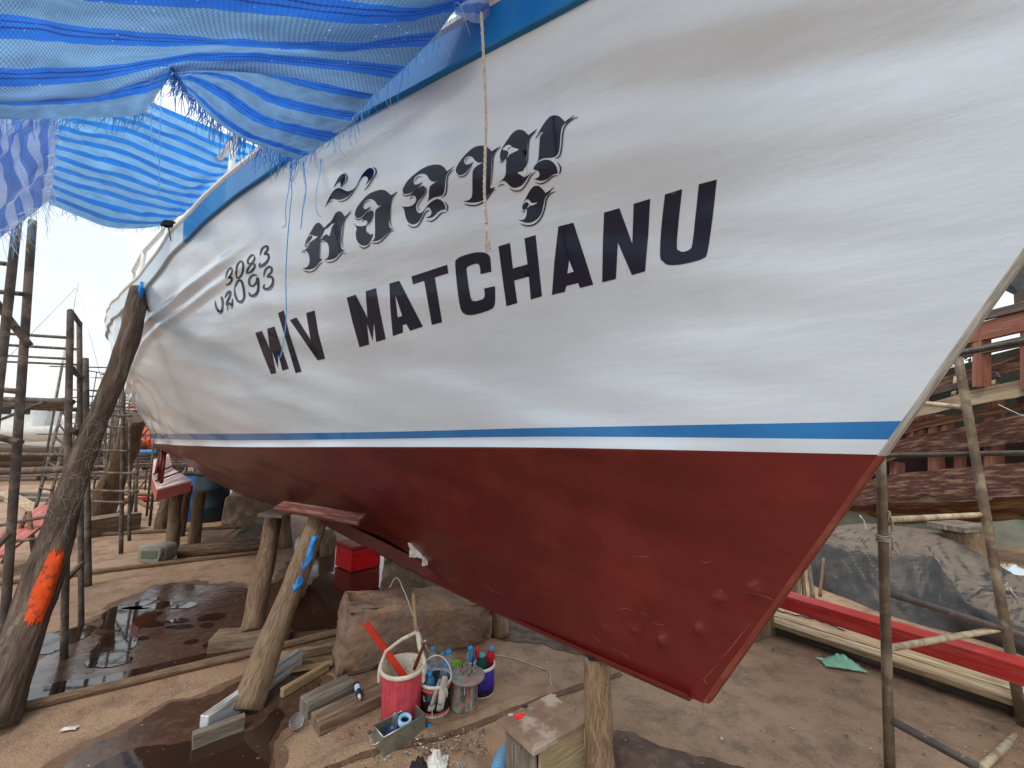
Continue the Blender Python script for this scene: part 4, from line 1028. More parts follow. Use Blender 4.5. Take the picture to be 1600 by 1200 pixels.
# centre post under the forefoot
cpst = empty('support_post', (.395, 1.94, 0), 'upright weathered post carrying the keel near the bow, beside the small bench', 'post')
mb, _ = log_thing('x', (.395, 1.94, 0), (.385, 1.93, .535), .064, .058, post_wood, '', build=False, seed=12, bend=.01, wobble=.10, segs=26); mb.build('post', post_wood, cpst)
blk = mat('black_rubber', (.012, .012, .013, 1), (.025, .025, .026, 1), .6, 20, .2)
mb = MB(); mb.box((.39, 1.915, .548), (.05, 0, 0), (0, .045, 0), (0, 0, .012), .004); mb.build('rubber_pad', blk, cpst)
# ---- concrete blocks
concrete = mat('stained_concrete', (.20, .14, .105, 1), (.12, .08, .06, 1), .9, 6, 1.0, c3=(.33, .27, .20, 1), scale3=5, amt3=.6, bdist=.02, bscale=22)
moss_conc = mat('mossy_orange_concrete', (.28, .19, .135, 1), (.17, .11, .078, 1), .9, 7, 1.0, c3=(.36, .19, .09, 1), scale3=3, amt3=.55, bdist=.02, bscale=24)
def hexa(name, cs, m, label, cat, group=None, sub=14, amp=.02, seed=0, chip_=.03, parent=None):
    """8 corners: bottom 4 then top 4, both anticlockwise"""
    cs = [Vector(c) for c in cs]; bm = bmesh.new(); vs = [bm.verts.new(c) for c in cs]
    for f in ((3, 2, 1, 0), (4, 5, 6, 7), (0, 1, 5, 4), (1, 2, 6, 5), (2, 3, 7, 6), (3, 0, 4, 7)): bm.faces.new([vs[i] for i in f])
    bmesh.ops.bevel(bm, geom=bm.edges[:], offset=chip_, segments=2, profile=.5, affect='EDGES')
    bmesh.ops.subdivide_edges(bm, edges=bm.edges[:], cuts=sub, use_grid_fill=True)
    bm.normal_update()
    cen = sum(cs, Vector())/8
    mv = []
    for v in bm.verts:
        d = noise.fractal(v.co*4+Vector((seed, 0, 0)), .8, 2.2, 5)*amp + .5*amp*noise.noise(v.co*14+Vector((seed, 3, 0)))
        mv.append(v.co+v.normal*d)
    for v, c in zip(bm.verts, mv):
        v.co = c
        if v.co.z < .0: v.co.z = .0
    mb = MB(); mb.v = [v.co.copy() for v in bm.verts]; bm.verts.index_update()
    for f in bm.faces: mb.face([v.index for v in f.verts], [(v.co.x, v.co.z) for v in f.verts], True)
    bm.free(); o = mb.build(name, m, parent)
    if parent is None: tag(o, label, cat, group)
    return o
a = G(524, 1066); b = G(768, 1003); d = (b-a).normalized(); bk = Vector((-d.y, d.x, 0))
ftl = Pz(541, 950, .40); ftr = Pz(772, 940, .36)
hexa('concrete_block', [a, b, b+bk*.42, a+bk*.45, ftl, ftr, ftr+bk*.36, ftl+bk*.38], moss_conc, 'large rough concrete block with orange and mossy stains under the keel', 'concrete block', sub=11, amp=.036, chip_=.032)
hexa('concrete_block', [Vector((-1.12, 3.42, 0)), Vector((-.25, 3.75, 0)), Vector((-.42, 4.2, 0)), Vector((-1.25, 3.9, 0)), Vector((-1.08, 3.45, .47)), Vector((-.25, 3.76, .46)), Vector((-.4, 4.15, .46)), Vector((-1.2, 3.85, .47))], concrete, 'smaller squared concrete block directly behind the large mossy one', 'concrete block', sub=7, amp=.02, seed=5, chip_=.02)
log_thing('short_stump', G(783, 992, 0), G(783, 992, 0)+Vector((-.05, .02, .30)), .07, .065, post_wood, 'short leaning wooden stump right of the mossy concrete block', 'stump', seed=14, n=10)
# batten and wire on the block
o = MB().plank(Pz(646, 928, .5), Pz(650, 990, .27), .022, .012, up=(0, -1, .2), seed=4).build('batten', plank_new); tag(o, 'thin upright batten leaning on the mossy concrete block', 'batten')
wire_m = mat('pale_cable', (.42, .36, .30, 1), (.55, .5, .44, 1), .6, 20, 0)
def wire(name, pts, r, m, label, cat='cable', n=60, wob=.006, seed=0, group=None):
    c = vcurve(pts, n)
    for i, p in enumerate(c): c[i] = p+Vector((noise.noise(Vector((i*.22, seed, 0))), noise.noise(Vector((i*.22, seed, 3))), noise.noise(Vector((i*.22, seed, 6)))))*wob
    mb = MB(); mb.tube(c, r, 6); o = mb.build(name, m); tag(o, label, cat, group); return o
wire('cable', [Pz(608, 918, .43), Pz(620, 903, .50), Pz(632, 925, .46), Pz(645, 960, .36), Pz(660, 1000, .22), Pz(672, 1020, .14)], .0035, wire_m, 'thin pale cable draped down the mossy concrete block')
wire('cable', [G(770, 1023, .006), G(800, 1028, .006), G(835, 1040, .006), G(856, 1048, .006), G(860, 1062, .006), G(862, 1076, .006)], .003, wire_m, 'bent wire lying on the earth right of the paint tins', seed=3)
# ---- timber scraps left of the cooler
sc = 'timber scraps beside the concrete block'
def plk(name, a, b, w_, th, m, label, z=None, seed=1, up=(0, 0, 1), group=sc, jit=.004, cat='timber'):
    o = MB().plank(a, b, w_, th, up=up, seed=seed, jit=jit).build(name, m); tag(o, label, cat, group); return o
plk('timber_plank', G(492, 1132, .03), G(596, 1083, .03), .13, .06, plank_wood, 'broad brown plank lying left of the pink cooler', seed=7)
plk('timber_plank', G(474, 1106, .04), G(548, 1070, .04), .12, .08, plank_grey, 'short thick grey off-cut behind the broad brown plank', seed=8)
plk('timber_plank', G(440, 1083, .03), G(512, 1040, .03), .035, .05, plank_new, 'orange-brown batten end beside the white board', seed=9)
plk('timber_plank', G(448, 1048, .02), G(520, 1036, .02), .05, .014, plank_new, 'thin yellowish lath lying against the concrete block', seed=10)
plk('timber_plank', G(455, 1026, .02), G(530, 1012, .02), .06, .03, plank_wood, 'brown board lying just behind the yellowish lath', seed=11)
# ================================================================ painters' kit
def at(u, v, r=0): p = G(u, v); return p+Vector((0, r, 0))   # v = front foot of a round thing
pink = mat('faded_pink_plastic', (.62, .085, .105, 1), (.46, .05, .07, 1), .5, 16, .3, (5, 5, .3), c3=(.24, .06, .06, 1), scale3=26, amt3=.55, bdist=.004)
cream = mat('cream_plastic', (.70, .65, .52, 1), (.52, .46, .36, 1), .5, 14, .1, c3=(.28, .2, .14, 1), scale3=30, amt3=.6, c3edge=(.58, .68))
# pink cooler
c = at(617, 1142, .115)
ck = empty('drink_cooler', c, 'pink round drink cooler with cream rim and raised handle, lid off', 'cooler')
mb = MB(); n = 40
prof = [(.098, 0), (.103, .01), (.112, .14), (.118, .238)]
rows = []
for r, h in prof:
    rows.append([c+Vector((cos(2*pi*j/n)*(r*(1+.008*cos(j*pi))), sin(2*pi*j/n)*(r*(1+.008*cos(j*pi))), h)) for j in range(n)])
mb.grid(rows, True); mb.face([n-1-j for j in range(n)]); mb.build('body', pink, ck)
mb = MB(); mb.lathe(c, [(.118, .236), (.124, .240), (.125, .254), (.119, .260), (.110, .256), (.106, .20), (.098, .05), (.0001, .045)], 40); mb.build('liner', cream, ck)
mb = MB(); hp = [c+Vector((-.126, -.02, .20)), c+Vector((-.124, -.012, .255)), c+Vector((-.105, .02, .315)), c+Vector((-.03, .055, .36)), c+Vector((.050, .065, .395)), c+Vector((.062, .066, .388)), c+Vector((.078, .05, .33)), c+Vector((.112, .02, .27)), c+Vector((.126, -.01, .215))]
mb.tube(hp, [.010]*9, 8, sq=1.5); mb.build('handle', cream, ck)
for sx in (-1, 1):
    mb = MB(); mb.box(c+Vector((sx*.122, -.02, .215)), (.009, 0, 0), (0, .018, 0), (0, 0, .035), .006); mb.build('handle_lug', cream, ck)
org = mat('orange_red_paint', (.55, .035, .012, 1), (.42, .025, .01, 1), .5, 14, .1)
mb = MB(); mb.plank(c+Vector((.03, .0, .17)), Pz(571, 973, .46), .036, .008, up=(.1, -1, .3), seed=2); o = mb.build('paint_paddle', org); tag(o, 'orange-red flat stick standing in the pink cooler', 'stick')
brn = mat('reddish_brush_wood', (.16, .03, .02, 1), (.10, .02, .015, 1), .4, 14, .1)
bristle = mat('bristles', (.3, .26, .2, 1), (.12, .1, .08, 1), .9, 60, .5)
metal = mat('dull_metal', (.45, .45, .43, 1), (.33, .33, .32, 1), .35, 10, .1, metal=.8)
b_ = empty('paint_brush', c+Vector((.07, .0, .24)), 'red-brown brush handle sticking out of the pink cooler', 'brush')
mb = MB(); q0 = c+Vector((.058, .02, .22)); q1 = c+Vector((.112, .03, .36)); mb.tube([q0, q0.lerp(q1, .3), q0.lerp(q1, .6), q1], [.009, .012, .009, .006], 8); mb.build('handle', brn, b_)
mb = MB(); mb.tube([q1, q1+(q1-q0)*.07], [.006, .005], 8); mb.build('cap', cream, b_)
# bottles
pet = mat('clear_pet_plastic', (.75, .86, .95, 1), None, .08, 10, 0, trans=.9, ior=1.12)
pet_blue = mat('blue_pet_plastic', (.10, .32, .62, 1), None, .1, 10, 0, trans=.6, ior=1.15)
pet_green = mat('dark_green_pet', (.012, .07, .05, 1), None, .12, 10, 0, trans=.3, ior=1.2)
pet_red = mat('red_drink_bottle', (.5, .02, .03, 1), None, .15, 10, 0, trans=.3, ior=1.2)
dark_liq = mat('dark_liquid', (.012, .015, .03, 1), None, .1, 10, 0)
cap_blue = mat('blue_cap', (.03, .25, .55, 1), None, .4, 10, 0); cap_teal = mat('teal_cap', (.05, .28, .33, 1), None, .4, 10, 0); cap_red = mat('red_cap', (.6, .02, .02, 1), None, .4, 10, 0)
label_w = mat('paper_label', (.35, .55, .75, 1), (.7, .75, .8, 1), .5, 30, 0)
def bottle(base, m, cap, label, lean=(0, 0), h=.205, r=.030, lab=None, group='plastic bottles in and behind the paint tins'):
    base = Vector(base); ax = Vector((lean[0], lean[1], 1)).normalized()
    e = empty('plastic_bottle', base, label, 'bottle', group)
    pr = [(.0001, .0), (r*.85, 0), (r, .008)]
    for k in range(1, 6): pr += [(r, h*.12*k), (r*.93, h*.12*k+.006), (r, h*.12*k+.012)]
    pr += [(r, h*.68), (r*.85, h*.78), (r*.5, h*.87), (r*.40, h*.90), (r*.40, h*.93)]
    mb = MB(); mb.lathe(base, pr, 18, ax, (1, 0, 0)); mb.build('bottle_body', m, e)
    mb = MB(); mb.lathe(base+ax*(h*.925), [(r*.5, 0), (r*.5, .014), (r*.42, .017), (.0001, .017)], 14, ax, (1, 0, 0)); mb.build('cap', cap, e)
    if lab: mb = MB(); mb.lathe(base, [(r*1.02, h*.36), (r*1.02, h*.58)], 18, ax, (1, 0, 0)); mb.build('paper_label', lab, e)
    return e
# black bucket
blackp = mat('black_glossy_plastic', (.008, .008, .010, 1), (.02, .02, .022, 1), .25, 10, .05, coat=.3)
whitep = mat('white_plastic', (.66, .65, .62, 1), (.42, .40, .36, 1), .5, 18, .1, c3=(.2, .15, .11, 1), scale3=35, amt3=.6, c3edge=(.58, .68))
redp = mat('pinkish_red_band', (.6, .1, .09, 1), (.5, .06, .06, 1), .5, 14, .05)
def bucket(cc, r, h, mbody, bands, label, cat='bucket', wall=.003, handle=None, rim=whitep, taper=.92, group=None):
    e = empty('paint_bucket', cc, label, cat, group)
    mb = MB(); R_ = lambda t: r*(taper+(1-taper)*t)
    mb.lathe(cc, [(.0001, .003), (R_(0), .0), (R_(0)+.001, .004), (R_(1), h*.97), (R_(1)-wall, h*.97), (R_(0)-wall, .008), (.0001, .008)], 36); mb.build('body', mbody, e)
    for (t0, t1, m, nm) in bands:
        mb = MB(); mb.lathe(cc, [(R_(t0)+.0035, h*t0), (R_(t1)+.0035, h*t1)], 36); mb.build(nm, m, e)
    mb = MB(); mb.lathe(cc, [(R_(1)+.001, h*.9), (R_(1)+.006, h*.905), (R_(1)+.006, h*.96), (R_(1)+.003, h), (R_(1)-.004, h), (R_(1)-.004, h*.95)], 36); mb.build('rim', rim, e)
    return e
c2 = at(675, 1125, .085); r2, h2 = .086, .165
bb = bucket(c2, r2, h2, blackp, [(.02, .10, whitep, 'base_band'), (.10, .17, redp, 'red_band'), (.78, .88, redp, 'red_band')], 'black paint bucket with white rim, wire handle and grey gloves hung on it')
mb = MB(); hp = [c2+Vector((cos(a)*.092*(1), -.01+.02*sin(a), .15+sin(a)*.125)) for a in [pi*k/16 for k in range(17)]]
mb.tube(hp, .0035, 8); mb.build('handle', whitep, bb)
# short marks on the black bucket
def patch_cyl(cc, r, a0, a1, z0, z1, m, e, nm, n=6):
    mb = MB(); mb.grid([[cc+Vector((cos(a0+(a1-a0)*i/n)*r, sin(a0+(a1-a0)*i/n)*r, z)) for i in range(n+1)] for z in (z0, z1)]); mb.build(nm, m, e)
patch_cyl(c2, r2+.0005, R(-92), R(-88), .02, .055, whitep, bb, 'paint_mark'); patch_cyl(c2, r2+.0005, R(-128), R(-124), .085, .11, whitep, bb, 'paint_mark')
patch_cyl(c2, r2+.0005, R(-124), R(-118), .085, .09, whitep, bb, 'paint_mark')
# gloves on the rim
glove_m = mat('dirty_glove_cotton', (.42, .39, .33, 1), (.26, .24, .20, 1), .95, 25, .7, bdist=.004)
def glove(base, tip, w_, label, seed):
    base = Vector(base); tip = Vector(tip); d = tip-base; s = Vector((1, 0, .15)).normalized()
    e = empty('work_glove', tip, label, 'glove', 'grey work gloves on the black bucket')
    mb = MB(); pts = [base, base+d*.18, base+d*.55, tip]; mb.tube(vcurve(pts, 14), [w_*.34, w_*.40, w_*.43, w_*.45, w_*.47, w_*.5, w_*.52, w_*.53, w_*.54, w_*.54, w_*.53, w_*.52, w_*.5, w_*.46], 14, wob=.25, seed=seed, sq=.45); mb.build('palm', glove_m, e)
    for k in range(4):
        f0 = tip+s*(k-1.5)*w_*.25+d*-.02; mb = MB(); mb.tube([f0, f0+d*.14+Vector((0, -.002, 0)), f0+d*(.25-.03*abs(k-1.3))], [w_*.13, w_*.125, w_*.09], 8, wob=.15, seed=seed+k); mb.build('finger', glove_m, e)
    f0 = base+d*.45+s*w_*.45; mb = MB(); mb.tube([f0, f0+d*.16+s*.010, f0+d*.32+s*.012], [w_*.14, w_*.13, w_*.09], 8); mb.build('thumb', glove_m, e)
fr = c2+Vector((0, -.108, 0))
glove(fr+Vector((.035, .055, .185)), fr+Vector((.002, .0, .085)), .036, 'left grey work glove draped over the rim of the black bucket', 2)
glove(fr+Vector((.062, .045, .205)), fr+Vector((.048, .005, .085)), .038, 'right grey work glove draped over the rim of the black bucket', 5)
bottle(c2+Vector((-.022, -.02, .045)), pet_blue, cap_blue, 'dark water bottle with blue cap inside the black bucket, front', (-.05, -.12), h=.17)
bottle(c2+Vector((.03, .028, .045)), pet, cap_blue, 'clear bottle with blue cap inside the black bucket, back right', (.12, .1), h=.17)
bottle(c2+Vector((-.04, .035, .03)), pet, cap_teal, 'clear bottle leaning in the black bucket, back left', (-.12, .12), h=.2)
bottle(c2+Vector((-.055, .17, .0)), pet, cap_blue, 'tall clear bottle behind the pink cooler and black bucket', (0, .05), h=.235, lab=label_w)
bottle(c2+Vector((.045, .16, .0)), pet, cap_blue, 'clear bottle with blue cap standing behind the black bucket', (0, 0), h=.23, r=.034)
bottle(c2+Vector((-.0, .19, .0)), pet, cap_teal, 'short clear bottle between the two taller ones behind the bucket', (0, .1), h=.19)
# green cup
cg = at(712, 1070, .04); mb = MB(); mb.lathe(cg, [(.0001, .002), (.028, 0), (.038, .105), (.036, .105), (.027, .006), (.0001, .006)], 24); o = mb.build('green_cup', mat('green_cup_plastic', (.16, .50, .02, 1), None, .4, 10, 0)); tag(o, 'bright green plastic cup behind the grey paint tin', 'cup')
# grey spattered tin
tin = mat('spattered_tin', (.30, .29, .26, 1), (.07, .085, .085, 1), .6, 30, .6, (1, 1, .22), c3=(.40, .15, .10, 1), scale3=34, amt3=.8, metal=.1, edge=(.42, .58), bdist=.004)
tin2 = mat('grey_dried_paint', (.24, .235, .22, 1), (.15, .145, .14, 1), .8, 18, .6, c3=(.4, .15, .1, 1), scale3=9, amt3=.4)
c3_ = at(722, 1117, .085); pt = empty('paint_tin', c3_, 'grey paint-spattered tin with an oversized lid and brushes standing on it', 'tin')
mb = MB(); mb.lathe(c3_, [(.0001, .002), (.078, 0), (.08, .004), (.078, .008), (.078, .14), (.082, .145), (.082, .15), (.0001, .15)], 36); mb.build('body', tin, pt)
for k in range(8):
    a = R(-165+k*19+random.random()*14); z0 = random.uniform(.05, .14)
    patch_cyl(c3_, .0795, a, a+R(1.5+random.random()*6), z0-.03, .14, [whitep, mat('dried_red_%d' % k, (.30, .08, .06, 1), None, .7, 9, 0), tin2, tin2][k % 4], pt, 'paint_drip', 2)
mb = MB(); mb.lathe(c3_+Vector((.012, .004, 0)), [(.0001, .151), (.098, .151), (.102, .154), (.101, .160), (.09, .162), (.0001, .162)], 36, (.03, -.04, 1)); mb.build('lid', tin2, pt)
bset = 'small brushes standing on the grey tin'
for k, (x, y, l, lx) in enumerate([(-.02, -.01, .085, -.1), (.0, .02, .10, .05), (.018, -.02, .075, .0), (.03, .01, .11, .1), (.045, -.015, .08, .15), (-.035, .015, .06, -.2)]):
    q0 = c3_+Vector((x+.01, y, .163)); e = empty('small_brush', q0, ['thin brush on the grey tin lid, far left of the bunch', 'tall brush with pale tip in the bunch on the tin lid', 'short front brush in the bunch on the tin lid', 'tallest brush right of centre on the tin lid', 'rightmost brush of the bunch on the tin lid', 'shortest tilted brush at the left of the tin lid'][k], 'brush', bset)
    ax = Vector((lx, .1, 1)).normalized()
    mb = MB(); mb.tube([q0+ax*.028, q0+ax*l], [.0045, .003], 7); mb.build('handle', [brn, plank_new, tin2, blackp, cap_teal, plank_grey][k], e)
    mb = MB(); mb.tube([q0, q0+ax*.03], [.006, .005], 7); mb.build('bristles', bristle, e)
# purple bucket
purp = mat('purple_blue_plastic', (.035, .018, .28, 1), (.018, .012, .16, 1), .45, 14, .1, c3=(.18, .13, .12, 1), scale3=40, amt3=.6, c3edge=(.58, .68))
c4 = at(749, 1093, .085); pb = bucket(c4, .084, .155, purp, [(.01, .05, whitep, 'base_band'), (.05, .26, blackp, 'dark_band')], 'purple-blue bucket with white rim full of coloured bottles', taper=.95)
patch_cyl(c4, .0845, R(-150), R(-140), .03, .06, whitep, pb, 'paint_mark')
bottle(c4+Vector((.01, -.02, .05)), pet_green, cap_teal, 'dark green bottle with teal cap in the purple bucket', (0, -.1), h=.17, r=.032)
bottle(c4+Vector((.045, .03, .05)), pet_red, cap_blue, 'red bottle with blue cap at the right in the purple bucket', (.1, .1), h=.17)
bottle(c4+Vector((-.03, .035, .05)), pet_red, cap_red, 'red-capped bottle in the middle of the purple bucket', (0, .1), h=.16, r=.024)
bottle(c4+Vector((-.055, .01, .055)), pet_blue, cap_blue, 'pale blue labelled bottle at the left of the purple bucket', (-.08, .05), h=.18, lab=label_w)
# metal tray
a = G(598, 1184); b = G(664, 1145); d = (b-a); L_ = d.length; d.normalize(); s = Vector((-d.y, d.x, 0)); 
glass = mat('tarnished_tray_metal', (.30, .32, .27, 1), (.20, .22, .18, 1), .30, 9, .15, metal=.6, c3=(.36, .33, .25, 1), scale3=12, amt3=.6)
ty = empty('paint_tray', (a+b)/2+s*.055, 'small galvanised box tray holding a roll of blue tape and a jar', 'tray')
def quadbox(p, ex, ey, h, th, m, e, nm):
    mb = MB(); z = Vector((0, 0, 1))
    for (o0, x, y) in ((p, ex, s*th), (p+ey-s*th, ex, s*th), (p+s*th, d*th, ey-s*2*th), (p+ex-d*th+s*th, d*th, ey-s*2*th)):
        mb.box(o0+x/2+y/2+z*h/2, x/2, y/2, z*h/2, 0)
    mb.box(p+ex/2+ey/2+z*.002, ex*.495, ey*.495, z*.002, 0); mb.build(nm, m, e)
quadbox(a, d*L_, s*.11, .085, .0025, glass, ty, 'box')
mb = MB(); zt = Vector((0, 0, .086)); cr_ = [a, a+d*L_, a+d*L_+s*.11, a+s*.11]
mb.tube([p+zt for p in cr_+[cr_[0]]], .0035, 6); mb.build('rolled_edge', metal, ty)
mb = MB(); mb.tube([a+d*-.002+s*.015+Vector((0, 0, .07)), a-d*.028+s*.02+Vector((0, 0, .06)), a-d*.034+s*.05+Vector((0, 0, .045)), a-d*.028+s*.09+Vector((0, 0, .06)), a-d*.002+s*.095+Vector((0, 0, .07))], .004, 6); mb.build('handle', metal, ty)
mb = MB(); mb.lathe(a+d*L_*.62+s*.058+Vector((0, 0, .062)), [(.034, 0), (.034, .022), (.022, .022), (.022, 0), (.034, 0)], 28, (.15, -.2, 1)); o = mb.build('tape_roll', mat('pale_blue_tape', (.22, .48, .68, 1), (.35, .6, .78, 1), .6, 20, .1)); tag(o, 'roll of pale blue masking tape in the galvanised tray', 'tape roll')
mb = MB(); mb.lathe(a+d*L_*.62+s*.058+Vector((0, 0, .004)), [(.0001, 0), (.033, 0), (.033, .056), (.0001, .056)], 20); o = mb.build('paint_can', blackp); tag(o, 'black can under the tape roll in the galvanised tray', 'can')
mb = MB(); mb.lathe(a+d*L_*.26+s*.055+Vector((0, 0, .004)), [(.0001, 0), (.038, 0), (.04, .05), (.037, .062), (.033, .064), (.033, .05), (.0001, .048)], 28); o = mb.build('paint_jar', mat('dark_blue_jar', (.02, .03, .09, 1), (.03, .05, .12, 1), .2, 10, 0)); tag(o, 'dark blue open jar at the left in the galvanised tray', 'jar')
mb = MB(); mb.lathe(a+d*L_*.48+s*.095+Vector((0, 0, .004)), [(.0001, 0), (.016, 0), (.016, .085), (.010, .095), (.0001, .097)], 16); o = mb.build('clear_vial', pet); tag(o, 'narrow clear vial at the back of the galvanised tray', 'vial')
# glue tube, plastic cup, bottle cap, scraps
e = empty('glue_bottle', G(558, 1102), 'small dark bottle with white label lying on the broad plank', 'bottle')
zq = Vector((0, 0, .078)); g0 = G(556, 1092)+zq; g1 = G(560, 1110)+zq
mb = MB(); mb.tube([g0, g1], [.016, .016], 14); mb.build('bottle_body', mat('dark_blue_plastic', (.02, .025, .06, 1), None, .4, 10, 0), e)
mb = MB(); mb.tube([g0.lerp(g1, .2), g0.lerp(g1, .65)], .0165, 14, caps=False); mb.build('paper_label', label_w, e)
mb = MB(); mb.tube([g1, g1+(g1-g0)*.25], [.010, .007], 12); mb.build('cap', whitep, e)
mb = MB(); p = G(462, 1137); mb.lathe(p+Vector((0, 0, .012)), [(.0001, 0), (.022, .002), (.034, .03), (.036, .045), (.037, .046), (.035, .03), (.024, .006)], 20, (.3, -.5, .8)); o = mb.build('clear_cup', pet); tag(o, 'clear plastic cup lying on the wet ground left of the planks', 'cup')
mb = MB(); mb.lathe(G(670, 1136)+Vector((0, 0, .004)), [(.0001, .012), (.014, .012), (.015, 0)], 14); o = mb.build('bottle_cap', cap_blue); tag(o, 'blue bottle cap on the earth right of the galvanised tray', 'bottle cap')
def crumple(name, cu, cv, w_, h_, m, label, cat, amp=.02, seed=1, n=22, z=.012, th=0, peak=.0, rot=0):
    p = G(cu, cv); mb = MB(); rows = []
    for i in range(n+1):
        r = []
        for j in range(n+1):
            x = (j/n-.5)*w_; y = (i/n-.5)*h_; a = math.atan2(y/h_, x/w_); ed = 1+.25*noise.noise(Vector((cos(a)*2+seed, sin(a)*2, 1)))
            x *= ed; y *= ed; q = Vector((x*cos(rot)-y*sin(rot), x*sin(rot)+y*cos(rot), 0))
            rr = min(1, sqrt((x/w_)**2+(y/h_)**2)*2)
            k = abs(noise.noise(Vector((x/w_*4+seed, y/h_*4, 2))))+.5*abs(noise.noise(Vector((x/w_*9+seed, y/h_*9, 5))))
            q.z = z+amp*k*2*(1.1-rr)+peak*(1-rr)
            r.append(p+q)
        rows.append(r)
    mb.grid(rows, sm=True); o = mb.build(name, m); tag(o, label, cat); return o
gbag = mat('mint_plastic_bag', (.25, .62, .42, 1), (.40, .75, .58, 1), .3, 8, .3, trans=.25, bdist=.01)
crumple('plastic_bag', 1315, 1042, .22, .10, gbag, 'crumpled mint green plastic bag lying on the brown earth', 'plastic bag', .03, 3, peak=.05, rot=-.30)
crumple('foil_scrap', 682, 1196, .10, .08, whitep, 'crumpled white scrap on the ground below the galvanised tray', 'scrap', .03, 7, peak=.03)
crumple('rag_scrap', 655, 1203, .09, .06, blk, 'crumpled black scrap beside the white one at the bottom edge', 'scrap', .03, 9, peak=.02)
crumple('paper_scrap', 108, 1142, .07, .03, whitep, 'dirty paper scrap on the earth at the lower left', 'scrap', .006, 10, rot=.2)
crumple('plastic_scrap', 720, 1199, .04, .03, pet, 'clear plastic scrap at the bottom edge near the slipper', 'scrap', .01, 12)
crumple('plastic_scrap', 1592, 1118, .08, .06, mat('blue_film', (.25, .5, .8, 1), (.7, .75, .8, 1), .3, 9, .2), 'blue and clear plastic scrap by the scaffold leg at the right edge', 'scrap', .02, 13)
# shoe
sh_m = mat('light_blue_shoe_cloth', (.20, .42, .58, 1), (.02, .10, .22, 1), .7, 1, 0)
t = sh_m.node_tree; wv = t.nodes.new('ShaderNodeTexWave'); wv.inputs['Scale'].default_value = 34; wv.bands_direction = 'Y'; wv.inputs['Distortion'].default_value = 1.5
gg = t.nodes.new('ShaderNodeNewGeometry'); t.links.new(gg.outputs['Position'], wv.inputs['Vector'])
for n_ in t.nodes:
    if n_.type == 'MIX': t.links.new(wv.outputs['Fac'], n_.inputs[0]); break
p = G(783, 1203); e = empty('slipper', p, 'light blue striped cloth shoe on the ground left of the small bench', 'shoe')
mb = MB(); d = Vector((.25, 1, 0)).normalized(); x = Vector((d.y, -d.x, 0)); n = 14; rows = []
for i in range(n+1):
    t_ = i/n; w_ = .040*sin(pi*min(1, .16+t_*.80))**.5*(1 if t_ < .97 else .8); h = .028+.030*sin(pi*(t_*.75+.2)); 
    rows.append([p+d*(t_*.20-.10)+x*(cos(a)*w_)+Vector((0, 0, .016+max(0, sin(a))*h)) for a in [pi*k/12 for k in range(13)]])
mb.grid(rows); mb.face([n*13+k for k in range(13)]); mb.build('upper', sh_m, e)
mb = MB(); rows = []
for i in range(n+1):
    t_ = i/n; w_ = .043*sin(pi*min(1, .16+t_*.80))**.5
    rows.append([p+d*(t_*.205-.1025)+x*sx*w_+Vector((0, 0, z)) for sx, z in ((-1, .0), (-1, .018), (1, .018), (1, 0))])
mb.grid(rows, True, sm=False); mb.face(list(range(4))); mb.face([n*4+k for k in range(4)]); mb.build('sole', blackp, e)
# small bench
bt = [Pz(777, 1124, .24), Pz(834, 1175, .24), Pz(916, 1128, .24), Pz(862, 1083, .24)]
cen = sum(bt, Vector())/4
bench = empty('work_bench', Vector((cen.x, cen.y, 0)), 'small low bench of old boards with red and dark paint blots on top', 'bench')
ply = mat('muddy_plywood', (.24, .16, .11, 1), (.16, .10, .07, 1), .8, 10, .4, c3=(.42, .36, .30, 1), scale3=7, amt3=.6)
ex = (bt[2]-bt[1]); ey = (bt[0]-bt[1]); 
mb = MB(); b0 = len(mb.v)
lo = [p-Vector((0, 0, .016)) for p in bt]; mb.v += lo+bt
for f in ((3, 2, 1, 0), (4, 5, 6, 7), (0, 1, 5, 4), (1, 2, 6, 5), (2, 3, 7, 6), (3, 0, 4, 7)): mb.face(f, [(mb.v[i].x, mb.v[i].y+mb.v[i].z) for i in f])
mb.build('top_board', ply, bench)
leg_m = wood('pale_bench_leg', (.33, .26, .15, 1), (.21, .16, .09, 1), (.42, .36, .25, 1), amt3=.5)
def panel(p0, p1, th, m, nm, zt=.222):
    mb = MB(); q = (p0+p1)/2; q.z = zt/2; dd = (p1-p0); dd.z = 0; ss = Vector((-dd.y, dd.x, 0)).normalized(); mb.box(q, dd/2, ss*th/2, Vector((0, 0, zt/2)), .002, seed=3); mb.build(nm, m, bench)
panel(bt[1].lerp(bt[2], .12)+ey*.04, bt[1].lerp(bt[2], .98)+ey*.06, .016, leg_m, 'side_panel')
panel(bt[0].lerp(bt[3], .1)-ey*.12, bt[0].lerp(bt[3], .95)-ey*.12, .016, leg_m, 'side_panel')
panel(bt[1]+ex*.1+ey*.10, bt[1]+ex*.1+ey*.88, .018, plank_grey, 'end_panel', .20)
panel(bt[1]+ex*.9+ey*.10, bt[1]+ex*.9+ey*.86, .018, plank_grey, 'end_panel', .20)
red_blot = mat('fresh_red_paint', (.75, .01, .005, 1), None, .3, 8, .2)
def blot(u, v, r, m, nm, e, z, seed):
    p = Pz(u, v, z); mb = MB(); n = 26; mb.v.append(p+Vector((0, 0, .003))); 
    for k in range(n): a = 2*pi*k/n; q = r*(1+.5*noise.noise(Vector((cos(a)*2+seed, sin(a)*2, 0)))); mb.v.append(p+Vector((cos(a)*q, sin(a)*q*.8, .0012)))
    for k in range(n): mb.face((0, 1+k, 1+(k+1) % n), None, True)
    mb.build(nm, m, e)
blot(810, 1120, .020, red_blot, 'paint_blot', bench, .241, 2); blot(817, 1116, .012, red_blot, 'paint_blot', bench, .2415, 5)
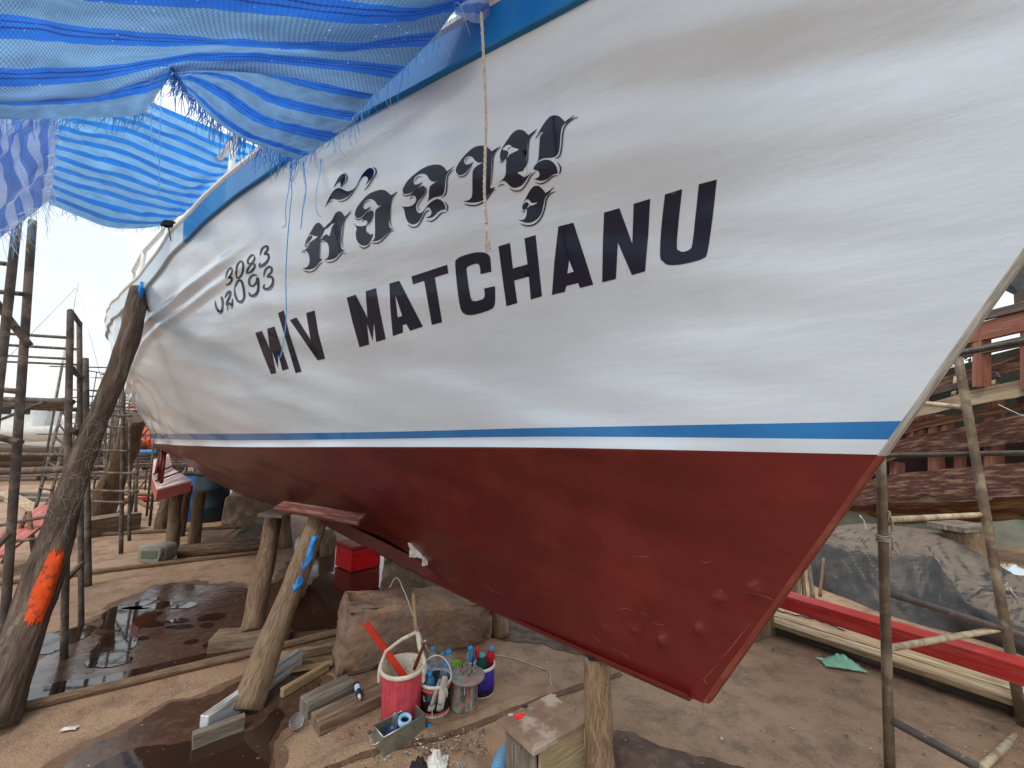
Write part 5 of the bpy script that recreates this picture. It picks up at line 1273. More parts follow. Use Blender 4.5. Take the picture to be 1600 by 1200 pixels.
blot(829, 1107, .022, tin2, 'paint_blot', bench, .241, 3); blot(820, 1104, .016, blk, 'paint_blot', bench, .2412, 7); blot(798, 1117, .012, whitep, 'paint_blot', bench, .241, 9)
# ---- red cool box under the hull
cbx = Vector(G(556, 893)); cbx = G(552, 890)+Vector((0, .14, 0))
redbox = mat('red_cool_box', (.55, .008, .01, 1), (.45, .006, .01, 1), .4, 8, .05)
t0 = G(548, 897); t1 = G(594, 886); t2 = G(523, 885)
e = empty('cool_box', t0, 'bright red cool box standing on wet ground under the hull', 'cool box')
dx = t1-t0; dy = (t2-t0); H = .29
def hbox(o0, ex, ey, h0, h1, m, nm, e, bev=.012):
    mb = MB(); mb.box(o0+ex/2+ey/2+Vector((0, 0, (h0+h1)/2)), ex/2, ey/2, Vector((0, 0, (h1-h0)/2)), bev); return mb.build(nm, m, e)
ey_ = Vector((-dx.y, dx.x, 0)).normalized()*.28; ey_ = dy
hbox(t0, dx, ey_, .012, .24, redbox, 'body', e); hbox(t0-dx*.02-ey_*.02, dx*1.04, ey_*1.04, .243, .29, mat('dark_red_lid', (.30, .015, .02, 1), (.22, .012, .015, 1), .45, 8, .05), 'lid', e)
for q in (.06, .94):
    hbox(t0+dx*q-dx*.04, dx*.08, ey_*.1, .0, .05, blackp, 'foot', e, .004)
# clutter deep under the hull
gclt = 'clutter stored in the shade under the hull'
hexa('concrete_block', [P_ for P_ in [G(345, 826), G(432, 826), G(450, 805), G(360, 805)]]+[Vector((p.x, p.y, .52)) for p in [G(347, 825), G(430, 825), G(450, 806), G(362, 806)]], concrete, 'dark stained concrete block standing far back under the hull', 'concrete block', sub=4, amp=.03, seed=9, chip_=.03)
log_thing('ground_log', G(280, 862, .07), G(420, 850, .07), .085, .08, log_bark, 'thick log lying on the ground behind the jerrycan and rail', 'log', seed=21)
for k, (u0, v0, u1, v1) in enumerate([(372, 842, 398, 818), (390, 842, 412, 820), (352, 838, 372, 826)]):
    plk('grey_board', G(u0, v0, .12), G(u1, v1, .22), .16, .02, plank_grey, ['left grey board leaning on the log under the hull', 'right grey board leaning on the log under the hull', 'short grey board left of the two leaning boards'][k], seed=k+3, group='grey boards under the hull', cat='board')
log_thing('prop_log', G(446, 855, 0), P(444, 805, 5.6), .09, .08, log_grey, 'dim log prop standing behind the rear prop in the shade', 'log prop', 'round log props wedged under the hull', seed=22)
tyre_m = blk
mb = MB(); p = G(480, 856)+Vector((0, .1, .12)); mb.lathe(p, [(.08, -.05), (.13, -.05), (.14, 0), (.13, .05), (.08, .05), (.08, -.05)], 28, (.2, -1, .2)); o = mb.build('old_tyre', blk); tag(o, 'small black rubber tyre in the shade behind the split log prop', 'tyre')  # small old rubber tyre standing on its edge
mb = MB(); p = G(462, 862)+Vector((0, 0, .1)); mb.lathe(p, [(.0001, .02), (.05, .015), (.09, 0), (.1, -.006)], 24, (-.8, -.5, .2)); o = mb.build('white_dish', whitep); tag(o, 'white dish tipped on edge behind the split log prop', 'dish')
hexa('timber_crate', [G(500, 872), G(524, 866), G(520, 850), G(498, 852)]+[Vector((p.x, p.y, .22)) for p in [G(500, 872), G(524, 866), G(520, 850), G(498, 852)]], plank_wood, 'brown crate in the shade left of the red cool box', 'crate', sub=2, amp=.004, chip_=.008)
# ================================================================ right side: scaffold, beams, covered heap, old hull
pipe_m = mat('rusty_scaffold_pipe', (.17, .125, .085, 1), (.085, .06, .042, 1), .6, 14, .3, c3=(.34, .29, .2, 1), scale3=7, amt3=.6, metal=.25, bdist=.003)
pipe_c = mat('worn_cream_pipe', (.50, .43, .29, 1), (.34, .27, .17, 1), .5, 18, .2, c3=(.16, .10, .06, 1), scale3=12, amt3=.6)
pipe_d = mat('dark_painted_pipe', (.045, .042, .042, 1), (.09, .075, .065, 1), .45, 16, .2, c3=(.3, .25, .2, 1), scale3=30, amt3=.7, c3edge=(.62, .66))
def seg(a, b, r, m, nm, e, n=10, k=10, bend=.0, seed=0):
    a = Vector(a); b = Vector(b); mb = MB(); pts = [a.lerp(b, i/(k-1)) for i in range(k)]
    if bend:
        for i, p in enumerate(pts): pts[i] = p+Vector((0, 0, -bend*sin(pi*i/(k-1))))
    mb.tube(pts, r, n, wob=.06, seed=seed); return mb.build(nm, m, e)
LB = P(1391, 1212, 1.76); LT = PY(1376, 716, LB.y*.985)
def rp(v):  # right pole: pixel column by row, leaning away towards the top
    u = interp([560, 801, 895, 976, 1077, 1150], [1497, 1538, 1559, 1571, 1587, 1601], v)
    t = interp([560, 800, 976, 1160], [2.55, 2.35, 2.2, 2.04], v); return P(u, v, t)
RB = rp(1160); RB.z = 0
lp = lambda v: LB.lerp(LT, (1212-v)/(1212-716))
fr = empty('pipe_scaffold', (LB+RB)/2*Vector((1, 1, 0)) if False else Vector(((LB.x+RB.x)/2, (LB.y+RB.y)/2, 0)), 'rusty pipe scaffold frame with cream rungs standing right of the bow', 'scaffold')
lb0 = Vector((LB.x, LB.y, 0)); seg(lb0, LT, .0205, pipe_m, 'upright', fr, 12, 14)
rt = rp(560); seg(RB, rt, .0225, pipe_m, 'upright', fr, 12, 14, seed=3)
rail_r = P(1680, 702, 2.2)
for (v0, v1, m, r) in ((820, 804, pipe_c, .015), (1025, 981, pipe_c, .015)):
    seg(lp(v0), rp(v1), r, m, 'rung', fr)
a = lp(936); b = rp(985); seg(a, b+(b-a)*.35, .018, pipe_d, 'long_rail', fr)
a = lp(1130); b = P(1530, 1200, 1.58); seg(a, b, .018, pipe_d, 'long_rail', fr)
seg(P(1533, 1200, 1.75), rp(1140), .015, pipe_c, 'rung', fr)
seg(P(1425, 628, 2.9), rp(637), .017, pipe_c, 'rung', fr)
a = P(1370, 712, 2.9); b = P(1536, 709, 2.42); seg(a, a+(b-a)*1.9, .016, pipe_d, 'long_rail', fr)
a = P(1495, 553, 2.62); seg(a, P(1660, 522, 2.1), .019, pipe_d, 'long_rail', fr)
rope2 = mat('old_rope', (.40, .36, .29, 1), (.25, .22, .17, 1), .9, 50, .6, bdist=.003)
def knot(c, r, seed, label):
    e = empty('rope_lashing', c, label, 'rope'); rnd = random.Random(seed)
    for k in range(4):
        mb = MB(); pts = [Vector(c)+Vector((cos(a)*r*1.1, sin(a)*r*1.1, (k-1.5)*.009+.004*sin(a*2+k))) for a in [2*pi*i/16 for i in range(17)]]
        mb.tube(pts, .0042, 6); mb.build('coil', rope2, e)
    for k in range(3):
        mb = MB(); p = Vector(c)+Vector((r, -r, 0)); q = [p]
        for i in range(5): p = p+Vector((rnd.gauss(.002, .006), rnd.gauss(0, .004), -.018)); q.append(p.copy())
        mb.tube(q, [.004, .004, .0036, .003, .0025, .002], 5); mb.build('loose_end', rope2, e)
knot(lp(850)+Vector((0, 0, 0)), .024, 2, 'grey rope tied round the left leg of the right-hand scaffold frame')
knot(rp(915), .026, 5, 'rope tied round the right leg of the right-hand scaffold frame')
wire('rope', [lp(805)+Vector((.012, -.02, 0)), lp(830)+Vector((.03, -.02, 0)), lp(850)+Vector((.012, -.025, 0))], .006, rope2, 'short slack rope loop above the lashing on the left leg', 'rope')
# ---- beams
a = Pz(1188, 925, .33); b = Pz(1640, 1062, .33)
mb = MB(); mb.plank(a+(a-b)*.25, b+(b-a)*.25, .13, .10, bev=.004, seed=3); o = mb.build('red_beam', red_beam); tag(o, 'long freshly painted red beam passing behind the scaffold leg', 'beam')
for f in (-.06, 1.12):
    p = a.lerp(b, f); mb = MB(); mb.box(Vector((p.x, p.y, .14)), (.12, .06, 0), (-.04, .09, 0), (0, 0, .139), .006); o = mb.build('support_block', plank_wood); tag(o, ['timber block under the far end of the red beam', 'timber block under the near end of the red beam'][f > .5], 'timber block')
a = Pz(1150, 952, .085); b = Pz(1660, 1116, .085); d = (b-a).normalized(); s = Vector((-d.y, d.x, 0))
new2 = wood('sun_bleached_plank', (.36, .27, .16, 1), (.23, .155, .09, 1), (.55, .46, .30, 1), amt3=.7)
mb = MB(); mb.plank(a+s*.0-d*.3, b+d*.5, .12, .035, seed=2, jit=.004); o = mb.build('floor_plank', new2); tag(o, 'front one of two long bleached planks below the red beam', 'plank', 'pair of long planks right of the bow')
mb = MB(); mb.plank(a+s*.13-d*.3, b+s*.13+d*.5, .11, .035, seed=6, jit=.004); o = mb.build('floor_plank', new2); tag(o, 'rear one of two long bleached planks below the red beam', 'plank', 'pair of long planks right of the bow')
mb = MB(); mb.plank(a+s*.06+Vector((0, 0, -.048))-d*.3, b+s*.06+Vector((0, 0, -.048))+d*.5, .17, .05, seed=8, jit=.006); o = mb.build('plank_shadow_strip', wood('plank_shadow_dark', (.035, .028, .022, 1), (.07, .055, .04, 1), (.16, .13, .1, 1), amt3=.4)); tag(o, 'dark strip drawn for the shadow under the two bleached planks', 'beam')  # dark strip standing in for the shadow beneath the raised planks
wire('cable', [G(1190, 945, .01), G(1230, 958, .012), G(1275, 968, .01), G(1320, 985, .012)], .005, blk, 'black cable lying beside the bleached planks')
# ---- covered heap
cov = mat('dusty_black_tarp', (.026, .027, .029, 1), (.05, .048, .046, 1), .55, 3.5, .8, c3=(.20, .155, .115, 1), scale3=4.0, amt3=.9, bdist=.03, rough2=.8, bscale=8)
t = cov.node_tree; N = t.nodes; K = t.links.new  # dust settles on what faces up
gn = N.new('ShaderNodeNewGeometry'); sx_ = N.new('ShaderNodeSeparateXYZ'); K(gn.outputs['True Normal'], sx_.inputs[0])
mrn = N.new('ShaderNodeMapRange'); mrn.inputs[1].default_value = .80; mrn.inputs[2].default_value = 1.0; mrn.inputs[4].default_value = .65; K(sx_.outputs['Z'], mrn.inputs[0])
for n_ in list(N):
    if n_.type == 'MIX' and n_.inputs[6].is_linked:
        l_ = n_.inputs[0].links[0].from_socket; mm = N.new('ShaderNodeMath'); mm.operation = 'MULTIPLY_ADD'; K(l_, mm.inputs[0]); mm.inputs[1].default_value = .14; K(mrn.outputs[0], mm.inputs[2]); mm.use_clamp = True; K(mm.outputs[0], n_.inputs[0]); break
heap_rows = [
 [(1262, 905, 0), (1278, 918, 0), (1330, 938, 0), (1375, 957, 0), (1440, 977, 0), (1500, 992, 0), (1560, 1010, 0), (1650, 1045, 0), (1750, 1080, 0)],
 [(1264, 885, .12), (1280, 893, .14), (1330, 905, .15), (1375, 915, .16), (1442, 935, .16), (1500, 965, .13), (1560, 990, .10), (1650, 1020, .1), (1750, 1050, .08)],
 [(1266, 858, .30), (1280, 852, .36), (1330, 862, .36), (1374, 872, .35), (1449, 873, .41), (1490, 925, .27), (1550, 958, .22), (1650, 995, .16), (1750, 1020, .12)],
 [(1270, 846, .36), (1284, 842, .41), (1335, 848, .41), (1390, 858, .40), (1453, 868, .43), (1500, 905, .34), (1560, 930, .28), (1650, 965, .2), (1750, 990, .15)],
 [(1280, 836, .40), (1293, 832, .45), (1340, 832, .46), (1400, 838, .46), (1458, 850, .45), (1549, 905, .33), (1600, 928, .26), (1680, 955, .2), (1750, 970, .15)],
 [(1300, 826, .36), (1320, 822, .40), (1360, 820, .40), (1420, 826, .40), (1480, 838, .38), (1560, 885, .25), (1620, 905, .18), (1690, 930, .15), (1760, 945, .1)],
]
ctrl = [vcurve([Pz(*q) for q in r], 90) for r in heap_rows]
last = [Vector((p.x*1.03, p.y*1.05, 0)) for p in ctrl[-1]]; ctrl.append(last)
g = []
for i in range(61):
    t_ = i/60*(len(ctrl)-1); row = []
    for j in range(90):
        p = Vector([interp(list(range(len(ctrl))), [c[j][a] for c in ctrl], t_) for a in range(3)])
        f = min(1, p.z*8)
        fold = noise.noise(Vector((j*.16, t_*.7, 1)))*.030+noise.noise(Vector((j*.4+t_*1.2, t_*1.6, 5)))*.018
        fold += .03*(abs(noise.noise(Vector((j*.22+t_*.9, t_*1.3, 9))))-.2)+.014*(abs(noise.noise(Vector((j*.6-t_*1.5, t_*2.3, 19))))-.2)
        p.y -= fold*f; p.z = max(.0, p.z+fold*.6*f); row.append(p)
    g.append(row)
mb = MB(); mb.grid(g, uvs=[[(j*.06, i*.04) for j in range(90)] for i in range(61)]); o = mb.build('covered_heap', cov); tag(o, 'heap of gear under a dusty black tarpaulin with a pointed fold', 'covered heap')
# upright slats left of the heap
gs = 'rough sticks left of the covered heap'
for k, (u, v0, v1, r, lx) in enumerate([(1246, 940, 893, .022, 3), (1258, 938, 880, .018, -6), (1270, 936, 868, .02, -8), (1281, 932, 872, .014, 6), (1236, 936, 900, .03, 8)]):
    b = G(u, v0); log_thing('rough_stick', b, PY(u+lx, v1, b.y+.03), r, r*.8, [plank_grey, log_grey, plank_grey, post_wood, log_bark][k], ['second rough stick from the left, by the stem', 'middle rough stick leaning left beside the covered heap', 'tallest rough stick leaning left beside the covered heap', 'thinnest rough stick, closest to the covered heap', 'thick short stick closest to the red stem'][k], 'stick', gs, seed=k+40, n=8)
# stump under the old hull
b = G(1522, 906); log_thing('hull_stump', b, b+Vector((-.04, .02, .53)), .15, .155, post_wood, 'broad weathered stump propping the old brown hull', 'stump', seed=50, n=12, wobble=.08)
mb = MB(); mb.box(b+Vector((-.04, .02, .56)), (.22, .05, 0), (-.03, .16, 0), (0, 0, .03), .004, seed=3, jit=.01); o = mb.build('cap_board', plank_grey); tag(o, 'grey board laid on top of the broad stump', 'board')
# low concrete wall
conc2 = mat('mossy_concrete_wall', (.30, .30, .25, 1), (.19, .20, .16, 1), .9, 3, .5, c3=(.16, .24, .14, 1), scale3=2.2, amt3=.7)
a = G(1330, 843); b = G(1760, 905)
mb = MB(); mb.plank(Vector((a.x, a.y+.3, .38)), Vector((b.x+1.5, b.y+1.0, .38)), .2, .76, up=(0, 0, 1), seed=3); o = mb.build('low_wall', conc2); tag(o, 'low mossy concrete wall beyond the black-covered heap', 'wall')
# rubbish near the stump
pinkc = mat('pink_cloth', (.5, .25, .22, 1), (.36, .18, .15, 1), .9, 9, .5)
crumple('rubbish_bag', 1586, 905, .5, .35, mat('pale_blue_sack', (.45, .6, .75, 1), (.6, .55, .45, 1), .6, 5, .4), 'pale blue sack among rubbish by the right edge', 'sack', .09, 31, peak=.08)
crumple('cloth_heap', 1596, 930, .6, .3, pinkc, 'dusty pink cloth lying at the right edge behind the heap', 'cloth', .08, 32, peak=.06)
crumple('straw_heap', 1572, 893, .5, .25, mat('straw', (.5, .42, .25, 1), (.3, .24, .14, 1), .9, 40, 1), 'small pile of yellow shavings beside the broad stump', 'shavings', .06, 33, peak=.03)
# ---- old hull
hw = wood('peeling_hull_plank', (.10, .042, .030, 1), (.032, .018, .014, 1), (.26, .155, .10, 1), amt3=.65, k=1.5, bump=1)
hw2 = wood('red_flaking_hull_plank', (.20, .07, .05, 1), (.06, .03, .022, 1), (.36, .26, .12, 1), amt3=.6, k=.7, bump=1)
hbeige = wood('beige_sheer_plank', (.34, .27, .19, 1), (.22, .165, .11, 1), (.15, .10, .07, 1), amt3=.3, k=.4)
hrib = wood('pinkish_rib', (.27, .11, .075, 1), (.16, .065, .045, 1), (.4, .25, .18, 1), amt3=.4, k=.5)
hgrey = wood('grey_hull_beam', (.12, .10, .09, 1), (.06, .05, .045, 1), (.3, .27, .22, 1), amt3=.4, k=.5)
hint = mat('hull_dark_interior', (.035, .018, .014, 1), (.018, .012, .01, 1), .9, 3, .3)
US = [1250, 1330, 1400, 1500, 1600, 1750, 1950]
TT = [6.4, 6.0, 5.6, 5.0, 4.5, 3.9, 3.3]
tt = lambda u: interp(US, TT, u)
base_old = P(1600, 900, 5.0); base_old.z = 0
old = empty('old_wooden_hull', base_old, 'derelict brown planked hull with open ribs behind the bow', 'old boat')
def band(top, bot, m, nm, dt=0, th=.05, nu=50, bulge=.0, e=None, seed=0):
    mb = MB(); F_ = []; B_ = []; uv = []
    for i in range(nu+1):
        u = US[0]+(US[-1]-US[0])*i/nu; v0 = interp(US, top, u)+1.5*noise.noise(Vector((u*.03, seed, 1))); v1 = interp(US, bot, u)+2.5*noise.noise(Vector((u*.03, seed, 7)))
        f = []; b_ = []
        for k in range(5):
            v = v0+(v1-v0)*k/4; t_ = tt(u)+dt-bulge*sin(pi*(k/4)*.5)+.02*noise.noise(Vector((u*.02, v*.05, seed)))
            f.append(P(u, v, t_)); b_.append(P(u, v, t_+th))
        F_.append(f); B_.append(b_)
    rows = [[*f, *reversed(b)] for f, b in zip(F_, B_)]
    L0 = 0; uvs = []
    for i, r in enumerate(rows):
        if i: L0 += (r[0]-rows[i-1][0]).length
        uvs.append([(seed*1.3+k*.06, L0) for k in range(10)])
    mb.grid(rows, True, uvs=[u_+[u_[0]] for u_ in uvs] if False else uvs, sm=False)
    mb.face(range(10)); mb.face([nu*10+k for k in range(10)])
    return mb.build(nm, m, e or old)
band([700, 670, 648, 615, 592, 555, 500], [710, 680, 659, 637, 618, 590, 545], hbeige, 'sheer_plank', dt=-.03, seed=1)
band([735, 692, 668, 646, 630, 600, 560], [742, 702, 680, 658, 640, 610, 570], hw2, 'hull_plank', dt=.05, seed=11)
band([752, 726, 690, 668, 645, 610, 560], [775, 752, 716, 703, 690, 670, 640], hw, 'hull_plank', seed=2)
band([775, 757, 741, 731, 722, 705, 690], [800, 790, 785, 783, 775, 770, 765], hw, 'hull_plank', dt=-.02, bulge=.06, seed=3)
band([800, 791, 786, 784, 776, 772, 767], [812, 815, 818, 817, 812, 800, 790], hw2, 'hull_plank', dt=.02, bulge=-.25, seed=4)
band([716, 712, 706, 700, 693, 680, 660], [728, 722, 716, 708, 702, 692, 680], hgrey, 'stringer', dt=.15, seed=5)
def rib(u, v0, v1, wpx, dt=.12, m=hrib, nm='rib', skew=0):
    t_ = tt(u)+dt; a = P(u, v0, t_); b = P(u+skew, v1, t_-.02); mb = MB(); mb.plank(a, b, wpx/601*t_, .09, up=(0, -1, 0.1), bev=.006, seed=random.random()*5); mb.build(nm, m, old)
for u, v0, v1, w_ in [(1428, 655, 700, 15), (1402, 722, 765, 16), (1463, 648, 740, 17), (1480, 655, 700, 13), (1553, 600, 740, 20), (1500, 700, 745, 9), (1620, 590, 740, 16), (1660, 570, 730, 14), (1700, 560, 720, 16)]: rib(u, v0, v1, w_)
rib(1441, 600, 700, 12); rib(1534, 506, 605, 18, dt=.0); rib(1610, 470, 610, 18, dt=0)
seg_ = lambda u0, v0, u1, v1, hpx, m, nm, dt=0: (lambda a, b: MB().plank(a, b, .09, hpx/601*tt((u0+u1)/2), up=(0, 0, 1), bev=.006, seed=random.random()*5).build(nm, m, old))(P(u0, v0, tt(u0)+dt), P(u1, v1, tt(u1)+dt))
band([620, 640, 612, 580, 548, 505, 440], [640, 655, 632, 604, 578, 540, 480], hw, 'hull_plank', dt=.45, seed=21)
seg_(1500, 527, 1700, 478, 30, hrib, 'top_beam', -.02); seg_(1480, 508, 1700, 455, 13, hgrey, 'top_beam', -.04)
seg_(1490, 556, 1700, 512, 14, hgrey, 'top_beam', -.02); seg_(1420, 625, 1560, 585, 10, hgrey, 'top_beam', .2)
# dark sheet standing in for the shade inside the old hull
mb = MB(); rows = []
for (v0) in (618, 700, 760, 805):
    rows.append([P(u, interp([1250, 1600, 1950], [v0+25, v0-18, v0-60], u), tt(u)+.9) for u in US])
mb.grid(rows, sm=False); mb.grid([[p+Vector((0, .05, 0)) for p in reversed(r)] for r in rows], sm=False); mb.build('interior_shade', hint, old)
green = mat('dark_green_net', (.022, .028, .020, 1), (.035, .040, .028, 1), .9, 16, .6)
def slab(pts, th, m, nm, e, label=None):
    n = len(pts); mb = MB(); d = Vector((0, th, 0)); mb.v = [Vector(p) for p in pts]+[Vector(p)+d for p in pts]
    mb.face(range(n)); mb.face([2*n-1-k for k in range(n)])
    for k in range(n): mb.face([k, n+k, n+(k+1) % n, (k+1) % n])
    o = mb.build(nm, m, e)
    return o
slab([P(1440, 590, 6.0), P(1560, 552, 5.6), P(1760, 500, 4.9), P(1760, 640, 4.9), P(1440, 680, 6.0)], .05, green, 'net_screen', old)
slab([P(1530, 470, 6.2), P(1566, 446, 6.0), P(1592, 458, 5.7), P(1600, 470, 5.7), P(1760, 430, 5), P(1760, 250, 5), P(1500, 360, 6.2)], .06, mat('dark_awning', (.05, .05, .055, 1), (.09, .09, .09, 1), .8, 6, .3), 'awning', old)
slab([P(1592, 458, 5.6), P(1602, 455, 5.6), P(1604, 500, 5.6), P(1594, 500, 5.6)], .06, hgrey, 'awning_post', old)
for (u, v0, v1) in ((1550, 565, 612), (1489, 588, 622)):
    o_, _ = log_thing('white_pole', PY(u, v1, 5.3), PY(u+5, v0, 5.3), .022, .02, pipe_c, 'x', 'pole', seed=u, n=6)
    for k in ('label', 'category'): del o_[k]
    o_.parent = old; o_.location = o_.location-old.location; o_.name = 'white_pole'
wire('white_cable', [P(1344, 806, 4.6), P(1350, 815, 4.6), P(1353, 828, 4.6), P(1349, 836, 4.6)], .008, whitep, 'short white cable curl above the covered heap', 'cable')
wire('white_line', [P(1560, 632, 4.2), P(1600, 650, 4.0), P(1660, 668, 3.9)], .003, whitep, 'thin pale line slung across the old hull', 'line', wob=.002)
# ---- trees
leaf = mat('leaf_green', (.030, .065, .018, 1), (.055, .10, .03, 1), .6, 3, 0)
bark = wood('tree_bark', (.10, .075, .055, 1), (.05, .04, .03, 1), None)
def tree(x, y, h, cr, label, seed, nleaf=2600, group=None, ls=.13, mleaf=None):
    rnd = random.Random(seed); e = empty('broadleaf_tree', (x, y, 0), label, 'tree', group)
    mb = MB(); top = Vector((x+rnd.gauss(0, .3), y, h*.6)); mb.tube(vcurve([Vector((x, y, 0)), Vector((x+.1, y, h*.3)), top], 8), [h*.03, h*.026, h*.024, h*.022, h*.02, h*.018, h*.015, h*.012], 9, wob=.1)
    cl = []
    for k in range(11):
        a = rnd.random()*2*pi; rr = cr*rnd.uniform(.2, .85); c = Vector((x+cos(a)*rr, y+sin(a)*rr, h*rnd.uniform(.5, .95))); cl.append((c, cr*rnd.uniform(.28, .5)))
        mb.tube([Vector((x, y, h*.35))+Vector((0, 0, h*.2*rnd.random())), (top+c)/2+Vector((0, 0, -.2)), c], [h*.010, h*.007, h*.003], 6)
    mb.build('trunk', bark, e)
    mb = MB()
    for i in range(nleaf):
        c, r = rnd.choice(cl); d = Vector((rnd.gauss(0, 1), rnd.gauss(0, 1), rnd.gauss(0, .75))).normalized()*r*rnd.random()**.4; p = c+d
        a = Vector((rnd.gauss(0, 1), rnd.gauss(0, 1), rnd.gauss(0, .6))).normalized(); b = a.cross(Vector((rnd.random(), rnd.random(), rnd.random()))).normalized(); s = ls*rnd.uniform(.6, 1.5)
        k = len(mb.v); mb.v += [p-a*s, p+b*s*.45, p+a*s, p-b*s*.45]; mb.face((k, k+1, k+2, k+3))
    mb.build('crown', mleaf or leaf, e)
tree(9.2, 11.5, 7.5, 2.6, 'leafy tree showing through the gaps of the old hull', 3)
tree(14, 15, 8.5, 3.4, 'tall leafy tree standing behind the old hull to the right', 8)
# ================================================================ left side: big prop, scaffolds, yard
# ---- thick dark slanting prop with an orange mark
TP = P(219, 452, 3.50); BP = G(-24, 1148); 
bp_ = empty('slanting_prop', BP, 'thick dark slanting log against the hull with an orange paint mark and cobweb fibres', 'log prop', 'round log props wedged under the hull')
pp = vcurve([BP, P(68, 900, 2.52), P(135, 700, 2.95), P(192, 560, 3.25), TP], 60); mb = MB()
mb.tube(pp, [interp([0, 15, 30, 45, 59], [.108, .090, .069, .067, .070], i)*(1+.10*noise.noise(Vector((i*.16, 61, 3)))) for i in range(60)], 26, wob=.16, seed=61)
print('LOGW', [(round(pix(pp[i])[0]), round(pix(pp[i])[1]), round(.11*2*601/((pp[i].y)*cos(CP)+(pp[i].z-EYE)*sin(CP)))) for i in (0, 15, 30, 45, 59)])
mb.build('log', log_dark, bp_)
orange = mat('orange_spray_paint', (.72, .085, .012, 1), (.55, .06, .012, 1), .7, 16, .5, (1, 1, .4), c3=(.06, .04, .03, 1), scale3=26, amt3=.6, c3edge=(.56, .6))
# the painted patch: a skin on the log's viewer side
n = 26; segs = 26; base = mb.v; rows = []
def ringpt(i, j, off):
    i0 = int(i); f = i-i0; c = pp[i0].lerp(pp[min(i0+1, len(pp)-1)], f); p = base[i0*segs+j % segs].lerp(base[min(i0+1, len(pp)-1)*segs+j % segs], f)
    return p+(p-c).normalized()*off
best = min(range(segs), key=lambda j: (base[14*segs+j]-Vector((0, 0, EYE))).length)
iA, iB = None, None; ORO = 0
for i in range(len(pp)):
    v = pix(pp[i])[1]
    if v > 975: iA = i
    if v > 865: iB = i
rows = []; m_ = 18
for q in range(m_+1):
    i = iA+(iB-iA)*q/m_; wj = 2.3*(1-.25*abs(q/m_-.45)*2)
    l = -wj+.5*noise.noise(Vector((q*.9, 1, 0))); r = wj+.5*noise.noise(Vector((q*.9, 7, 0)))
    row = []
    for k in range(13):
        i = iA+(iB-iA)*q/m_+(2*q/m_-1)*(1.5*noise.noise(Vector((k*.8, 3, q > 9)))+.7*noise.noise(Vector((k*2.3, 5, q > 9)))-.25*abs(k/6-1)**2)*abs(2*q/m_-1); i = max(1, i)
        jj = best+ORO+l+(r-l)*k/12; j0 = math.floor(jj); f = jj-j0
        row.append(ringpt(min(i, len(pp)-1.01), j0, .0025).lerp(ringpt(min(i, len(pp)-1.01), j0+1, .0025), f))
    rows.append(row)
mo = MB(); mo.grid(rows)
oo = mo.build('orange_mark', orange, bp_)
nn_ = (rows[3][3]-rows[2][3]).cross(rows[2][4]-rows[2][3])
fib = mat('grey_fibres', (.5, .47, .42, 1), (.3, .28, .25, 1), .9, 20, 0)
mb = MB(); rnd = random.Random(9)
for k in range(46):
    i = rnd.uniform(iB+2, iB+14); j = best+rnd.uniform(-6, 6); q = []
    for s in range(9):
        i += rnd.gauss(.25, .5); j += rnd.gauss(.2, 1.1); i = max(1, min(len(pp)-2, i)); q.append(ringpt(i, int(round(j)), .004+.006*rnd.random()))
    mb.tube(vcurve(q, 20), .0007, 3, caps=False)
mb.build('cobweb_fibres', fib, bp_)
mb = MB(); q = along(pp, .985); mb.tube([q+Vector((.07, -.06, .08)), q+Vector((.085, -.07, .0)), q+Vector((.08, -.06, -.07))], [.012, .02, .01], 8, wob=.3); mb.build('blue_smear', blue_rag, bp_)
# ---- near scaffold at the left edge
pipe_g = mat('grey_brown_scaffold_pole', (.12, .098, .08, 1), (.058, .047, .039, 1), .7, 12, .4, c3=(.28, .22, .165, 1), scale3=8, amt3=.5, bdist=.003)
def vpole(e, u0, v0, u1, v1, Y, r, m=pipe_g, nm='upright', Y2=None, ext=True, r2=None):
    a = PY(u0, v0, Y2 or Y); b = PY(u1, v1, Y)
    if ext and b.z > .0: d = b-a; b = a+d*(a.z/(a.z-b.z))
    mb = MB(); pts = [b.lerp(a, i/15) for i in range(16)]; mb.tube(pts, [r+((r2 or r)-r)*i/15 for i in range(16)], 10, wob=.08, seed=u0); mb.build(nm, m, e); return a, b
def hbar(e, u0, v0, Y0, u1, v1, Y1, r, m=pipe_g, nm='rail'):
    mb = MB(); a = PY(u0, v0, Y0); b = PY(u1, v1, Y1); mb.tube([a.lerp(b, i/9) for i in range(10)], r, 8, wob=.06, seed=u0+v0); mb.build(nm, m, e)
s1 = empty('scaffold_tower', (-3.3, 2.55, 0), 'dark pole scaffold at the left edge under the mauve tarpaulin', 'scaffold', 'scaffolds in the yard')
vpole(s1, 27, 345, 0, 590, 2.45, .023, Y2=2.45); vpole(s1, 51, 345, 23, 750, 2.6, .023, Y2=2.6); vpole(s1, -60, 340, -95, 700, 2.9, .03)
for (u0, v0, u1, v1, r) in [(-60, 404, 16, 413, .016), (-60, 450, 42, 460, .016), (-60, 602, 30, 612, .018), (-60, 668, 32, 692, .022)]: hbar(s1, u0, v0, 2.5, u1, v1, 2.52, r)
hbar(s1, -8, 470, 2.46, 46, 540, 2.6, .022); hbar(s1, -20, 870, 2.4, 12, 835, 2.52, .018)
s2 = empty('scaffold_tower', G(100, 1036), 'tall pole scaffold standing in the puddle just left of the slanting log', 'scaffold', 'scaffolds in the yard')
vpole(s2, 110, 485, 100, 1034, 2.93, .021); vpole(s2, 124, 503, 127, 984, 3.42, .019); vpole(s2, 133, 560, 134, 640, 4.3, .03)
hbar(s2, 110, 486, 2.93, 125, 506, 3.42, .018)
